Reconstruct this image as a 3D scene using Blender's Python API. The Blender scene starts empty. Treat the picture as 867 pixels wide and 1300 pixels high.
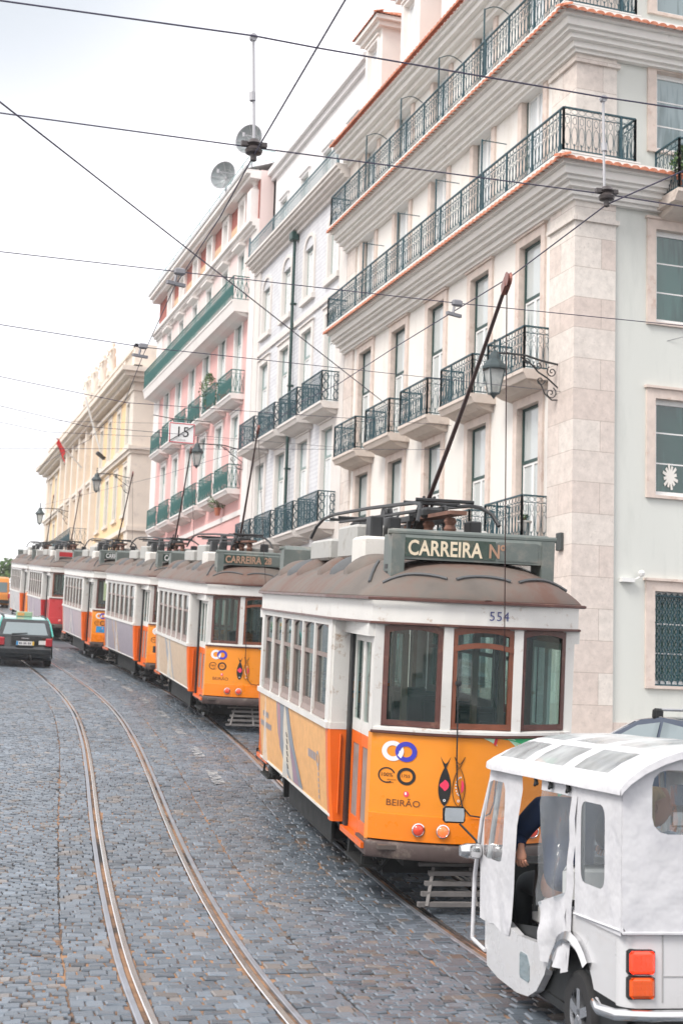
import bpy, math, random
from mathutils import Vector, Matrix
from math import sin, cos, pi, radians, sqrt
random.seed(7)
SC = bpy.context.scene
COL = SC.collection
V = Vector

# ------------------------------------------------------------------ ground profile
def gz(y):
    y = min(y, 112.0)
    t = y - 13.436
    return -2.113 + 0.089 * (t + sqrt(t * t + 3.849 ** 2)) / 2

# ------------------------------------------------------------------ mesh builder
class MB:
    def __init__(self):
        self.v = []; self.f = []; self.m = []; self.mi = 0
    def face(self, pts):
        n = len(self.v); self.v += [tuple(p) for p in pts]
        self.f.append(tuple(range(n, n + len(pts)))); self.m.append(self.mi)
    def grid(self, rows, closed_u=False, closed_v=False):
        n = len(self.v); R = len(rows); C = len(rows[0])
        for r in rows: self.v += [tuple(p) for p in r]
        for i in range(R if closed_v else R - 1):
            for j in range(C if closed_u else C - 1):
                a = n + i * C + j; b = n + i * C + (j + 1) % C
                c = n + ((i + 1) % R) * C + (j + 1) % C; d = n + ((i + 1) % R) * C + j
                self.f.append((a, b, c, d)); self.m.append(self.mi)
    def box(self, x0, x1, y0, y1, z0, z1, T=None):
        p = [(x, y, z) for z in (z0, z1) for (x, y) in ((x0, y0), (x1, y0), (x1, y1), (x0, y1))]
        if T: p = [tuple(T(*q)) for q in p]
        n = len(self.v); self.v += p
        for q in ((0, 3, 2, 1), (4, 5, 6, 7), (0, 1, 5, 4), (1, 2, 6, 5), (2, 3, 7, 6), (3, 0, 4, 7)):
            self.f.append(tuple(n + k for k in q)); self.m.append(self.mi)
    def bevbox(self, x0, x1, y0, y1, z0, z1, b=0.02, T=None):
        """box with chamfered vertical and horizontal edges"""
        rings = []
        for (z, i) in ((z0, b), (z0 + b, 0), (z1 - b, 0), (z1, b)):
            r = [(x0 + i + b, y0 + i, z), (x1 - i - b, y0 + i, z), (x1 - i, y0 + i + b, z), (x1 - i, y1 - i - b, z),
                 (x1 - i - b, y1 - i, z), (x0 + i + b, y1 - i, z), (x0 + i, y1 - i - b, z), (x0 + i, y0 + i + b, z)]
            rings.append([T(*q) for q in r] if T else r)
        self.grid(rings, closed_u=True)
        self.face(rings[0][::-1]); self.face(rings[-1])
    def tube(self, path, r, n=6, caps=True, flat=None):
        path = [V(p) for p in path]; rows = []
        up = V((0, 0, 1)); prev = None
        for i, p in enumerate(path):
            d = (path[min(i + 1, len(path) - 1)] - path[max(i - 1, 0)])
            if d.length < 1e-9: d = V((0, 0, 1))
            d.normalize()
            if prev is None:
                a = up if abs(d.z) < 0.9 else V((0, 1, 0))
                s = d.cross(a).normalized()
            else:
                s = (prev - d * prev.dot(d))
                s = s.normalized() if s.length > 1e-6 else d.cross(up).normalized()
            prev = s; t = s.cross(d)
            rr = r[i] if isinstance(r, (list, tuple)) else r
            rows.append([p + (s * cos(2 * pi * k / n + pi / n) + t * sin(2 * pi * k / n + pi / n)) * rr for k in range(n)])
        self.grid(rows, closed_u=True)
        if caps: self.face(rows[0]); self.face(rows[-1][::-1])
    def bar(self, p0, p1, w, h=None, up=(0, 0, 1)):
        p0 = V(p0); p1 = V(p1); d = (p1 - p0).normalized(); h = h or w
        s = d.cross(V(up))
        if s.length < 1e-4: s = d.cross(V((0, 1, 0)))
        s.normalize(); t = s.cross(d)
        A = [p0 + s * a * w / 2 + t * b * h / 2 for a, b in ((-1, -1), (1, -1), (1, 1), (-1, 1))]
        B = [q + (p1 - p0) for q in A]
        self.grid([A, B], closed_u=True); self.face(A); self.face(B[::-1])
    def lathe(self, prof, c=(0, 0, 0), n=16, axis='z', caps=True):
        rows = []
        for (r, h) in prof:
            row = []
            for k in range(n):
                a = 2 * pi * k / n
                if axis == 'z': q = (c[0] + r * cos(a), c[1] + r * sin(a), c[2] + h)
                elif axis == 'y': q = (c[0] + r * cos(a), c[1] + h, c[2] + r * sin(a))
                else: q = (c[0] + h, c[1] + r * cos(a), c[2] + r * sin(a))
                row.append(q)
            rows.append(row)
        self.grid(rows, closed_u=True)
        if caps: self.face(rows[0][::-1]); self.face(rows[-1])
    def prism(self, poly, h0, h1, T):
        """poly in (a,b); extruded over third coordinate; T(a,b,h) -> xyz"""
        A = [T(a, b, h0) for a, b in poly]; B = [T(a, b, h1) for a, b in poly]
        self.grid([A, B], closed_u=True); self.face(A[::-1]); self.face(B)
    def strip(self, poly, u0, u1, T):
        """closed 2D profile (v,w) swept along u"""
        A = [T(u0, a, b) for a, b in poly]; B = [T(u1, a, b) for a, b in poly]
        self.grid([A, B], closed_u=True); self.face(A[::-1]); self.face(B)
    def add(self, other, M=None):
        n = len(self.v)
        self.v += [tuple(M @ V(p)) for p in other.v] if M else other.v
        self.f += [tuple(n + k for k in q) for q in other.f]; self.m += [self.mi] * len(other.f)
    def build(self, name, mats, parent=None, org=None, smooth=False, recalc=True):
        me = mesh_of(self, name, mats, org, smooth, recalc)
        return link(name, me, parent)

def mesh_of(mb, name, mats, org=None, smooth=False, recalc=True):
    if org is None: vs = mb.v
    else: vs = [(p[0] - org[0], p[1] - org[1], p[2] - org[2]) for p in mb.v]
    me = bpy.data.meshes.new(name); me.from_pydata(vs, [], mb.f)
    if not isinstance(mats, (list, tuple)): mats = [mats]
    for m in mats: me.materials.append(m)
    if len(mats) > 1: me.polygons.foreach_set('material_index', mb.m)
    if recalc:
        import bmesh
        bm = bmesh.new(); bm.from_mesh(me)
        if smooth: bmesh.ops.remove_doubles(bm, verts=bm.verts, dist=0.0005)
        bmesh.ops.recalc_face_normals(bm, faces=bm.faces)
        bm.to_mesh(me); bm.free()
    if smooth:
        me.polygons.foreach_set('use_smooth', [True] * len(me.polygons))
        try: me.set_sharp_from_angle(angle=radians(smooth if smooth is not True else 40))
        except Exception: pass
    me.update()
    return me

def link(name, me, parent=None, label=None):
    o = bpy.data.objects.new(name, me); COL.objects.link(o)
    if parent is not None: o.parent = parent
    if label: o['label'] = label
    return o

def tag(o, label=None, cat=None, group=None, kind=None):
    if label: o['label'] = label
    if cat: o['category'] = cat
    if group: o['group'] = group
    if kind: o['kind'] = kind
    return o

def thing(name, label, cat, loc=(0, 0, 0), group=None, M=None):
    o = bpy.data.objects.new(name, None); COL.objects.link(o)
    if M is not None: o.matrix_world = M
    else: o.location = loc
    o.empty_display_size = 0.2
    return tag(o, label, cat, group)

def text_mb(s, size=1.0, bold=0.0, spacing=1.0, xs=1.0):
    """flat text as a mesh in the XY plane, origin at left of baseline"""
    cu = bpy.data.curves.new('lettering', 'FONT'); cu.body = s; cu.size = size
    cu.offset = bold; cu.space_character = spacing; cu.resolution_u = 3
    ob = bpy.data.objects.new('lettering', cu); COL.objects.link(ob)
    dg = bpy.context.evaluated_depsgraph_get(); dg.update()
    me = ob.evaluated_get(dg).to_mesh()
    mb = MB(); mb.v = [(v.co.x * xs, v.co.y, 0.0) for v in me.vertices]
    mb.f = [tuple(p.vertices) for p in me.polygons]; mb.m = [0] * len(mb.f)
    ob.evaluated_get(dg).to_mesh_clear()
    bpy.data.objects.remove(ob); bpy.data.curves.remove(cu)
    return mb

def mapped(mb, fn):
    out = MB(); out.v = [tuple(fn(*p)) for p in mb.v]; out.f = list(mb.f); out.m = list(mb.m); return out

# ------------------------------------------------------------------ materials
def nodes_of(name):
    m = bpy.data.materials.new(name); m.use_nodes = True
    nt = m.node_tree; b = nt.nodes['Principled BSDF']
    return m, nt, b
def N(nt, t, **kw):
    n = nt.nodes.new(t)
    for k, v in kw.items():
        if hasattr(n, k): setattr(n, k, v)
        else: n.inputs[k.replace('_', ' ')].default_value = v
    return n
def L(nt, a, b): nt.links.new(a, b)
def rgb(c): return (c[0], c[1], c[2], 1.0)
def mul(c, k): return tuple(min(1, x * k) for x in c)

def mat(name, col, rough=0.6, var=0.12, scale=3.0, metal=0.0, bump=0.0, bscale=40.0, spec=0.5, col2=None,
        dirt=None, dscale=1.2, dlo=0.5, dhi=0.7, coat=0.0, stretch=(1, 1, 1), rvar=0.1):
    """painted / stone / metal surface with broad tone variation, optional second colour in patches and a fine bump"""
    m, nt, b = nodes_of(name)
    tc = N(nt, 'ShaderNodeNewGeometry'); mp = N(nt, 'ShaderNodeMapping'); mp.inputs['Scale'].default_value = stretch
    L(nt, tc.outputs['Position'], mp.inputs['Vector'])
    n1 = N(nt, 'ShaderNodeTexNoise', Scale=scale, Detail=6.0, Roughness=0.6); L(nt, mp.outputs[0], n1.inputs['Vector'])
    r1 = N(nt, 'ShaderNodeValToRGB'); L(nt, n1.outputs['Fac'], r1.inputs[0])
    r1.color_ramp.elements[0].position = 0.3; r1.color_ramp.elements[1].position = 0.7
    r1.color_ramp.elements[0].color = rgb(mul(col, 1 - var)); r1.color_ramp.elements[1].color = rgb(mul(col if col2 is None else col2, 1 + var * 0.6))
    out = r1.outputs[0]
    if dirt is not None:
        n2 = N(nt, 'ShaderNodeTexNoise', Scale=dscale, Detail=10.0, Roughness=0.72); L(nt, mp.outputs[0], n2.inputs['Vector'])
        r2 = N(nt, 'ShaderNodeValToRGB'); L(nt, n2.outputs['Fac'], r2.inputs[0])
        r2.color_ramp.elements[0].position = dlo; r2.color_ramp.elements[1].position = dhi
        mx = N(nt, 'ShaderNodeMix', data_type='RGBA'); L(nt, r2.outputs[0], mx.inputs[0]); L(nt, out, mx.inputs[6])
        mx.inputs[7].default_value = rgb(dirt); out = mx.outputs[2]
    L(nt, out, b.inputs['Base Color'])
    b.inputs['Metallic'].default_value = metal; b.inputs['Specular IOR Level'].default_value = spec
    b.inputs['Coat Weight'].default_value = coat
    mr = N(nt, 'ShaderNodeMapRange'); L(nt, n1.outputs['Fac'], mr.inputs[0])
    mr.inputs[1].default_value = 0.3; mr.inputs[2].default_value = 0.7
    mr.inputs[3].default_value = max(0.02, rough - rvar); mr.inputs[4].default_value = min(1, rough + rvar)
    L(nt, mr.outputs[0], b.inputs['Roughness'])
    if bump:
        n3 = N(nt, 'ShaderNodeTexNoise', Scale=bscale, Detail=4.0); L(nt, mp.outputs[0], n3.inputs['Vector'])
        bp = N(nt, 'ShaderNodeBump', Strength=min(1, bump), Distance=0.05 if bump >= 1 else 0.01); L(nt, n3.outputs['Fac'], bp.inputs['Height'])
        L(nt, bp.outputs[0], b.inputs['Normal'])
    return m

def glass_mat(name, tint=(0.6, 0.75, 0.72), rough=0.02, refl=1.0, body=None, bodyfac=0.0, ior=1.5, wav=0.0):
    """thin glass or clear sheet: tinted see-through plus mirror reflection, optional milky body"""
    m, nt, b = nodes_of(name); nt.nodes.remove(b); out = nt.nodes['Material Output']
    tr = N(nt, 'ShaderNodeBsdfTransparent'); tr.inputs[0].default_value = rgb(tint)
    gl = N(nt, 'ShaderNodeBsdfGlossy'); gl.inputs['Roughness'].default_value = rough; gl.inputs[0].default_value = (refl, refl, refl, 1)
    # Schlick reflectance, the same seen from either side of the sheet
    g_ = N(nt, 'ShaderNodeNewGeometry'); dt = N(nt, 'ShaderNodeVectorMath', operation='DOT_PRODUCT'); L(nt, g_.outputs['Incoming'], dt.inputs[0]); L(nt, g_.outputs['Normal'], dt.inputs[1])
    a_ = N(nt, 'ShaderNodeMath', operation='ABSOLUTE'); L(nt, dt.outputs['Value'], a_.inputs[0])
    o_ = N(nt, 'ShaderNodeMath', operation='SUBTRACT'); o_.inputs[0].default_value = 1.0; L(nt, a_.outputs[0], o_.inputs[1])
    p_ = N(nt, 'ShaderNodeMath', operation='POWER'); L(nt, o_.outputs[0], p_.inputs[0]); p_.inputs[1].default_value = 4.0
    f0 = ((ior - 1) / (ior + 1)) ** 2 * 1.8
    fr = N(nt, 'ShaderNodeMath', operation='MULTIPLY_ADD'); L(nt, p_.outputs[0], fr.inputs[0]); fr.inputs[1].default_value = 1 - f0; fr.inputs[2].default_value = f0
    mx = N(nt, 'ShaderNodeMixShader'); L(nt, fr.outputs[0], mx.inputs[0]); L(nt, tr.outputs[0], mx.inputs[1]); L(nt, gl.outputs[0], mx.inputs[2])
    res = mx.outputs[0]
    if wav:
        tc = N(nt, 'ShaderNodeTexCoord'); n = N(nt, 'ShaderNodeTexNoise', Scale=wav, Detail=2.0); L(nt, tc.outputs['Object'], n.inputs['Vector'])
        bp = N(nt, 'ShaderNodeBump', Strength=0.5, Distance=0.03); L(nt, n.outputs[0], bp.inputs['Height'])
        L(nt, bp.outputs[0], gl.inputs['Normal'])
    if body is not None:
        df = N(nt, 'ShaderNodeBsdfDiffuse'); df.inputs[0].default_value = rgb(body)
        m2 = N(nt, 'ShaderNodeMixShader'); m2.inputs[0].default_value = bodyfac
        tc2 = N(nt, 'ShaderNodeTexCoord'); n2 = N(nt, 'ShaderNodeTexNoise', Scale=3.0, Detail=3.0); L(nt, tc2.outputs['Object'], n2.inputs['Vector'])
        mr = N(nt, 'ShaderNodeMapRange'); L(nt, n2.outputs[0], mr.inputs[0]); mr.inputs[1].default_value = .35; mr.inputs[2].default_value = .65
        mr.inputs[3].default_value = bodyfac * .6; mr.inputs[4].default_value = min(1, bodyfac * 1.4); L(nt, mr.outputs[0], m2.inputs[0])
        L(nt, res, m2.inputs[1]); L(nt, df.outputs[0], m2.inputs[2]); res = m2.outputs[0]
    L(nt, res, out.inputs[0])
    return m

def pane_mat(name, dark, light, fac, rough=0.04, spec=0.8, fold=9.0):
    """window pane backed by a room or a curtain: the pane is glossy, what is behind it varies from pane to pane"""
    m, nt, b = nodes_of(name)
    tc = N(nt, 'ShaderNodeNewGeometry'); mp = N(nt, 'ShaderNodeMapping'); L(nt, tc.outputs['Position'], mp.inputs[0]); mp.inputs['Scale'].default_value = (1, 1, .12)
    n1 = N(nt, 'ShaderNodeTexNoise', Scale=fold, Detail=2.0); L(nt, mp.outputs[0], n1.inputs[0])
    n2 = N(nt, 'ShaderNodeTexNoise', Scale=0.55, Detail=1.0); L(nt, tc.outputs['Position'], n2.inputs[0])
    a = N(nt, 'ShaderNodeMath', operation='MULTIPLY_ADD'); L(nt, n1.outputs[0], a.inputs[0]); a.inputs[1].default_value = .6; L(nt, n2.outputs[0], a.inputs[2])
    r = N(nt, 'ShaderNodeValToRGB'); L(nt, a.outputs[0], r.inputs[0])
    r.color_ramp.elements[0].position = 0.95 - fac * .5; r.color_ramp.elements[1].position = 1.1 - fac * .5
    r.color_ramp.elements[0].color = rgb(dark); r.color_ramp.elements[1].color = rgb(light)
    L(nt, r.outputs[0], b.inputs['Base Color']); b.inputs['Roughness'].default_value = rough
    b.inputs['Specular IOR Level'].default_value = spec; b.inputs['IOR'].default_value = 1.6
    return m

def flat(name, col, rough=0.5, metal=0.0, spec=0.5, coat=0.0):
    return mat(name, col, rough, var=0.05, scale=8, metal=metal, spec=spec, coat=coat, rvar=0.03)

# ------------------------------------------------------------------ camera
cam_d = bpy.data.cameras.new('camera'); cam = bpy.data.objects.new('camera', cam_d); COL.objects.link(cam)
R = Matrix(((0.94769241, -0.31764673, 0.03129931), (-0.07026796, -0.1119728, 0.99122374), (0.3113543, 0.94157456, 0.12843616)))
cam.matrix_world = Matrix(((R[0][0], R[1][0], -R[2][0], 0), (R[0][1], R[1][1], -R[2][1], 0), (R[0][2], R[1][2], -R[2][2], 0), (0, 0, 0, 1)))
cam_d.sensor_fit = 'VERTICAL'; cam_d.sensor_height = 36.0; cam_d.lens = 1815.0 / 1300.0 * 36.0
cam_d.clip_end = 3000; cam_d.clip_start = 0.1
cam_d.dof.use_dof = True; cam_d.dof.focus_distance = 13.5; cam_d.dof.aperture_fstop = 3.5
SC.camera = cam
SC.view_settings.view_transform = 'Standard'; SC.view_settings.look = 'None'; SC.view_settings.gamma = 1.0
SC.view_settings.exposure = 1.0
SC.cycles.max_bounces = 8; SC.cycles.transparent_max_bounces = 24; SC.cycles.use_denoising = True
SC.cycles.caustics_reflective = False; SC.cycles.caustics_refractive = False

# ------------------------------------------------------------------ daylight under a bright cloud sheet
w = bpy.data.worlds.new('World'); SC.world = w; w.use_nodes = True
nt = w.node_tree; bg = nt.nodes['Background']
sky = N(nt, 'ShaderNodeTexSky', sky_type='NISHITA'); sky.sun_disc = False
SUN_EL, SUN_AZ = radians(48), radians(242)      # azimuth clockwise from +Y
sky.sun_elevation = SUN_EL; sky.sun_rotation = SUN_AZ; sky.air_density = 1.2; sky.dust_density = 3.0
tc = N(nt, 'ShaderNodeTexCoord')
cn = N(nt, 'ShaderNodeTexNoise', Scale=2.2, Detail=5.0, Roughness=0.5); L(nt, tc.outputs['Generated'], cn.inputs['Vector'])
cr = N(nt, 'ShaderNodeMapRange'); L(nt, cn.outputs['Fac'], cr.inputs[0]); cr.inputs[1].default_value = 0.35; cr.inputs[2].default_value = 0.65
cr.inputs[3].default_value = 0.80; cr.inputs[4].default_value = 1.0
cm = N(nt, 'ShaderNodeMix', data_type='RGBA'); L(nt, cr.outputs[0], cm.inputs[0]); L(nt, sky.outputs[0], cm.inputs[6])
cm.inputs[7].default_value = (6.0, 5.85, 5.95, 1)
# thinner, cooler patch in the cloud sheet high over the left side of the street
gd = N(nt, 'ShaderNodeVectorMath', operation='DOT_PRODUCT'); L(nt, tc.outputs['Generated'], gd.inputs[0]); gd.inputs[1].default_value = (0.02, 0.855, 0.52)
gm = N(nt, 'ShaderNodeMapRange'); L(nt, gd.outputs['Value'], gm.inputs[0]); gm.inputs[1].default_value = .970; gm.inputs[2].default_value = 1.0; gm.inputs[3].default_value = 0; gm.inputs[4].default_value = .92; gm.interpolation_type = 'SMOOTHSTEP'
g2 = N(nt, 'ShaderNodeMix', data_type='RGBA'); L(nt, gm.outputs[0], g2.inputs[0]); L(nt, cm.outputs[2], g2.inputs[6]); g2.inputs[7].default_value = (2.7, 2.95, 3.25, 1)
L(nt, g2.outputs[2], bg.inputs['Color']); bg.inputs['Strength'].default_value = 0.13
sl = bpy.data.lights.new('sun', 'SUN'); sl.energy = 1.5; sl.angle = radians(20); sl.color = (1.0, 0.96, 0.9)
so = bpy.data.objects.new('sun', sl); COL.objects.link(so)
sd = V((sin(SUN_AZ) * cos(SUN_EL), cos(SUN_AZ) * cos(SUN_EL), sin(SUN_EL)))
so.location = sd * 60; so.rotation_euler = (-sd).to_track_quat('-Z', 'Y').to_euler()
# ------------------------------------------------------------------ track geometry
TP = [(-40, 1.15), (-10, 1.4), (0, 1.72), (5, 1.98), (9, 2.31), (10.7, 2.47), (13.1, 2.75), (15.7, 3.07), (18.3, 3.40), (22.9, 4.0), (26.8, 4.47), (31.6, 4.93), (36.9, 5.2), (45, 5.28), (60, 5.3), (90, 5.3), (125, 5.3)]
def track_x(y):
    if y <= TP[0][0]: return TP[0][1]
    for i in range(len(TP) - 1):
        if TP[i][0] <= y <= TP[i + 1][0]:
            y0, x0 = TP[i]; y1, x1 = TP[i + 1]
            m0 = (TP[min(i + 1, len(TP) - 1)][1] - TP[max(i - 1, 0)][1]) / (TP[min(i + 1, len(TP) - 1)][0] - TP[max(i - 1, 0)][0])
            m1 = (TP[min(i + 2, len(TP) - 1)][1] - TP[i][1]) / (TP[min(i + 2, len(TP) - 1)][0] - TP[i][0])
            h = y1 - y0; t = (y - y0) / h
            return (2 * t ** 3 - 3 * t * t + 1) * x0 + (t ** 3 - 2 * t * t + t) * h * m0 + (-2 * t ** 3 + 3 * t * t) * x1 + (t ** 3 - t * t) * h * m1
    return TP[-1][1]
def tpos(y, t, z=0.0):
    s = (track_x(y + .2) - track_x(y - .2)) / .4; k = 1 / sqrt(1 + s * s)
    yy = y - t * s * k
    return (track_x(y) + t * k, yy, gz(yy) + z)

GAP = 2.87     # spacing of the two tracks
m_bed = mat('joint_sand', (0.05, 0.048, 0.048), 0.9, var=.35, scale=14, dirt=(0.34, 0.20, 0.12), dscale=.6, dlo=.44, dhi=.58, spec=.2)

def sett_mat():
    m, nt, b = nodes_of('granite_setts')
    at = N(nt, 'ShaderNodeAttribute', attribute_name='tone'); g = N(nt, 'ShaderNodeNewGeometry')
    n = N(nt, 'ShaderNodeTexNoise', Scale=28.0, Detail=6.0, Roughness=.7); L(nt, g.outputs['Position'], n.inputs[0])
    n2 = N(nt, 'ShaderNodeTexNoise', Scale=.45, Detail=4.0); L(nt, g.outputs['Position'], n2.inputs[0])
    a = N(nt, 'ShaderNodeMath', operation='MULTIPLY_ADD'); L(nt, n.outputs[0], a.inputs[0]); a.inputs[1].default_value = .55; a.inputs[2].default_value = .72
    c = N(nt, 'ShaderNodeMath', operation='MULTIPLY_ADD'); L(nt, n2.outputs[0], c.inputs[0]); c.inputs[1].default_value = .7; c.inputs[2].default_value = .65
    mm = N(nt, 'ShaderNodeMath', operation='MULTIPLY'); L(nt, a.outputs[0], mm.inputs[0]); L(nt, c.outputs[0], mm.inputs[1])
    vm = N(nt, 'ShaderNodeVectorMath', operation='SCALE'); L(nt, at.outputs['Color'], vm.inputs[0]); L(nt, mm.outputs[0], vm.inputs[3])
    L(nt, vm.outputs[0], b.inputs['Base Color'])
    r = N(nt, 'ShaderNodeMapRange'); L(nt, n.outputs[0], r.inputs[0]); r.inputs[1].default_value = .3; r.inputs[2].default_value = .7; r.inputs[3].default_value = .22; r.inputs[4].default_value = .5
    L(nt, r.outputs[0], b.inputs['Roughness'])
    bp = N(nt, 'ShaderNodeBump', Strength=.5, Distance=.006); L(nt, n.outputs[0], bp.inputs['Height']); L(nt, bp.outputs[0], b.inputs['Normal'])
    return m
m_sett = sett_mat()

def far_sett_mat(name, c1, c2, mortar, bw=.16, rh=.15, bump=.8):
    m, nt, b = nodes_of(name)
    g = N(nt, 'ShaderNodeNewGeometry'); n = N(nt, 'ShaderNodeTexNoise', Scale=1.3, Detail=2.0); L(nt, g.outputs['Position'], n.inputs[0])
    vm = N(nt, 'ShaderNodeVectorMath', operation='MULTIPLY_ADD'); L(nt, n.outputs['Color'], vm.inputs[0]); vm.inputs[1].default_value = (.12, .12, 0); L(nt, g.outputs['Position'], vm.inputs[2])
    br = N(nt, 'ShaderNodeTexBrick'); L(nt, vm.outputs[0], br.inputs[0]); br.inputs['Scale'].default_value = 1.0
    br.inputs['Brick Width'].default_value = bw; br.inputs['Row Height'].default_value = rh; br.inputs['Mortar Size'].default_value = .012; br.inputs['Mortar Smooth'].default_value = .4
    br.inputs['Color1'].default_value = rgb(c1); br.inputs['Color2'].default_value = rgb(c2); br.inputs['Mortar'].default_value = rgb(mortar)
    n2 = N(nt, 'ShaderNodeTexNoise', Scale=.5, Detail=5.0); L(nt, g.outputs['Position'], n2.inputs[0])
    mr = N(nt, 'ShaderNodeMapRange'); L(nt, n2.outputs[0], mr.inputs[0]); mr.inputs[1].default_value = .3; mr.inputs[2].default_value = .7; mr.inputs[3].default_value = .75; mr.inputs[4].default_value = 1.2
    v2 = N(nt, 'ShaderNodeVectorMath', operation='SCALE'); L(nt, br.outputs['Color'], v2.inputs[0]); L(nt, mr.outputs[0], v2.inputs[3])
    L(nt, v2.outputs[0], b.inputs['Base Color']); b.inputs['Roughness'].default_value = .42
    bp = N(nt, 'ShaderNodeBump', Strength=bump, Distance=.02); bp.invert = True; L(nt, br.outputs['Fac'], bp.inputs['Height']); L(nt, bp.outputs[0], b.inputs['Normal'])
    return m
m_far = far_sett_mat('distant_setts', (.112, .133, .157), (.13, .153, .178), (.06, .07, .08))
m_walk = far_sett_mat('limestone_pavement', (.45, .43, .39), (.52, .5, .46), (.2, .18, .15), .09, .08, .5)
m_kerb = mat('kerb_stone', (.40, .38, .35), .7, var=.2, scale=4, bump=.3)

# the ground: one sheet that carries the street and reaches past the horizon
ys = [-600, -200, -60, -20, 0] + [2 + i for i in range(0, 40)] + [44 + 4 * i for i in range(18)] + [150, 250, 600]
g = MB(); rows = [[(x, y, gz(y) - .3) for x in (-600, -60, -9, 12, 60, 600)] for y in ys]; g.grid(rows)
m_soil = mat('bare_ground', (.26, .24, .21), .9, var=.2, scale=.5)
tag(g.build('ground', m_soil), 'earth and rubble ground beneath the sloping street', 'ground', kind='structure')

# street surface (bed of the near setts, shader setts further off)
SPLIT = 54.0
near_road = MB(); far_road = MB()
yn = [y for y in ys if -60 <= y < 2] + [i * 1.0 for i in range(2, 55)]
near_road.grid([[(x, y, gz(y) - .016) for x in (0, 5, 10.3, 13)] for y in yn if y <= 24] )
near_road.grid([[(x, y, gz(y) - .016) for x in (0, 5, 10.3)] for y in yn if y >= 24])
far_road.grid([[(x, y, gz(y) + .0) for x in (-7, 0, 5, 10.3)] for y in [SPLIT] + [56 + 4 * i for i in range(16)] + [160]])
far_road.grid([[(x, y, gz(y) - .003) for x in (-7, -3, .22)] for y in yn]); far_road.grid([[(x, y, gz(y) - .003) for x in (12.55, 20, 45)] for y in yn if y <= 24]); far_road.grid([[(x, y, gz(y) - .003) for x in (.22, 12.55)] for y in [q for q in yn if q < 4] + [4.55]])
far_road.grid([[(x, y, gz(y) + .0) for x in (10.3, 45)] for y in (69.6, 72, 74.8)])
tag(near_road.build('road', m_bed), 'sandy joint bed of the cobbled street near the camera', 'road', kind='structure')
tag(far_road.build('road', m_far), 'cobbled street surface climbing away between tram tracks', 'road', kind='structure')

# individual setts
def setts():
    rnd = random.Random(3)
    v = []; f = []; tone = []
    skip = lambda t: any(abs(t - c) < .075 for c in (-.45, .45, GAP - .45, GAP + .45))
    lanes = [(-.40 - .38, -.385 - .14, 2)]
    lanes = []
    def lane(a, b, n, ds, sl=0.0): lanes.append((a, b, n, ds, sl))
    lane(-3.4, -.92, 23, .108, .45); lane(-.915, -.538, 3, .14, 0); lane(-.392, .392, 6, .135, 0.05); lane(.538, .955, 3, .14, 0)
    lane(.96, GAP - .96, 8, .105, -.12); lane(GAP - .955, GAP - .525, 3, .15, 0); lane(GAP - .385, GAP + .385, 5, .15, 0); lane(GAP + .525, GAP + .955, 3, .15, 0)
    lane(GAP + .96, GAP + 5.8, 42, .112, -.15)
    for (a, b, n, ds, sl) in lanes:
        wd = (b - a) / n
        rows = int((SPLIT - 4.6) / ds)
        ph = 0
        for i in range(rows):
            y = 4.6 + i * ds
            if a > 4 and (y < 8.5): continue
            off = (i % 2) * .5 * wd + rnd.uniform(-.12, .12) * wd
            wob = .03 * sin(y * 1.7 + a) + .02 * sin(y * 4.1)
            cuts = [a + (k + rnd.uniform(-.2, .2)) * wd + off for k in range(-1, n + 2)]
            for k in range(n + 2):
                t0 = cuts[k]; t1 = cuts[k + 1]
                t0 = max(t0, a); t1 = min(t1, b)
                if t1 - t0 < .035: continue
                tc_ = (t0 + t1) / 2
                yy = y + (sl * (tc_ - a) if sl else 0) + wob
                x_, y_, z_ = tpos(yy, tc_)
                if x_ > 10.15 and y_ > 23.2: continue
                if x_ < .2 or y_ > SPLIT or y_ < 4.6: continue
                if x_ > 12.6: continue
                gpx = rnd.uniform(.002, .007)
                c = []
                for (tt, dd) in ((t0 + gpx, -ds / 2 + gpx), (t1 - gpx, -ds / 2 + gpx), (t1 - gpx, ds / 2 - gpx), (t0 + gpx, ds / 2 - gpx)):
                    q = tpos(yy + dd + rnd.uniform(-.008, .008), tt + rnd.uniform(-.009, .009)); c.append(q)
                cx = sum(q[0] for q in c) / 4; cy = sum(q[1] for q in c) / 4
                h = rnd.uniform(-.008, .004); tx = rnd.uniform(-.07, .07); ty = rnd.uniform(-.09, .09)
                nb = len(v)
                for (ins, dz) in ((0, -.04), (.0, -.010), (.16, .0)):
                    for q in c:
                        x = q[0] + (cx - q[0]) * ins; yv = q[1] + (cy - q[1]) * ins
                        v.append((x, yv, q[2] + dz + h + (x - cx) * tx + (yv - cy) * ty))
                for r in range(2):
                    for j in range(4):
                        f.append((nb + r * 4 + j, nb + r * 4 + (j + 1) % 4, nb + r * 4 + 4 + (j + 1) % 4, nb + r * 4 + 4 + j))
                f.append((nb + 8, nb + 9, nb + 10, nb + 11))
                k_ = rnd.gauss(1, .19); warm = rnd.random()
                col = (.118 * k_, .141 * k_, .168 * k_) if warm > .09 else (.158 * k_, .145 * k_, .138 * k_)
                shade_oil = 1 - .34 * max(0, min(1, 1.5 - abs(tc_ - GAP) / .75)) * (.7 + .3 * sin(y_ * 1.3 + 2 * sin(y_ * .37)))   # tram shade darkened into the sett colour, with some track grease
                col = (col[0] * shade_oil, col[1] * shade_oil, col[2] * shade_oil)
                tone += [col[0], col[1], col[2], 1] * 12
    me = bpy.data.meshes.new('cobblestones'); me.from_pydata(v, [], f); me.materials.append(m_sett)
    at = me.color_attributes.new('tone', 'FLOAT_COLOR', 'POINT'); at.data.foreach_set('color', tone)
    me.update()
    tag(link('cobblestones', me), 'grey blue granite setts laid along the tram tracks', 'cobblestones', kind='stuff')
setts()

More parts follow.
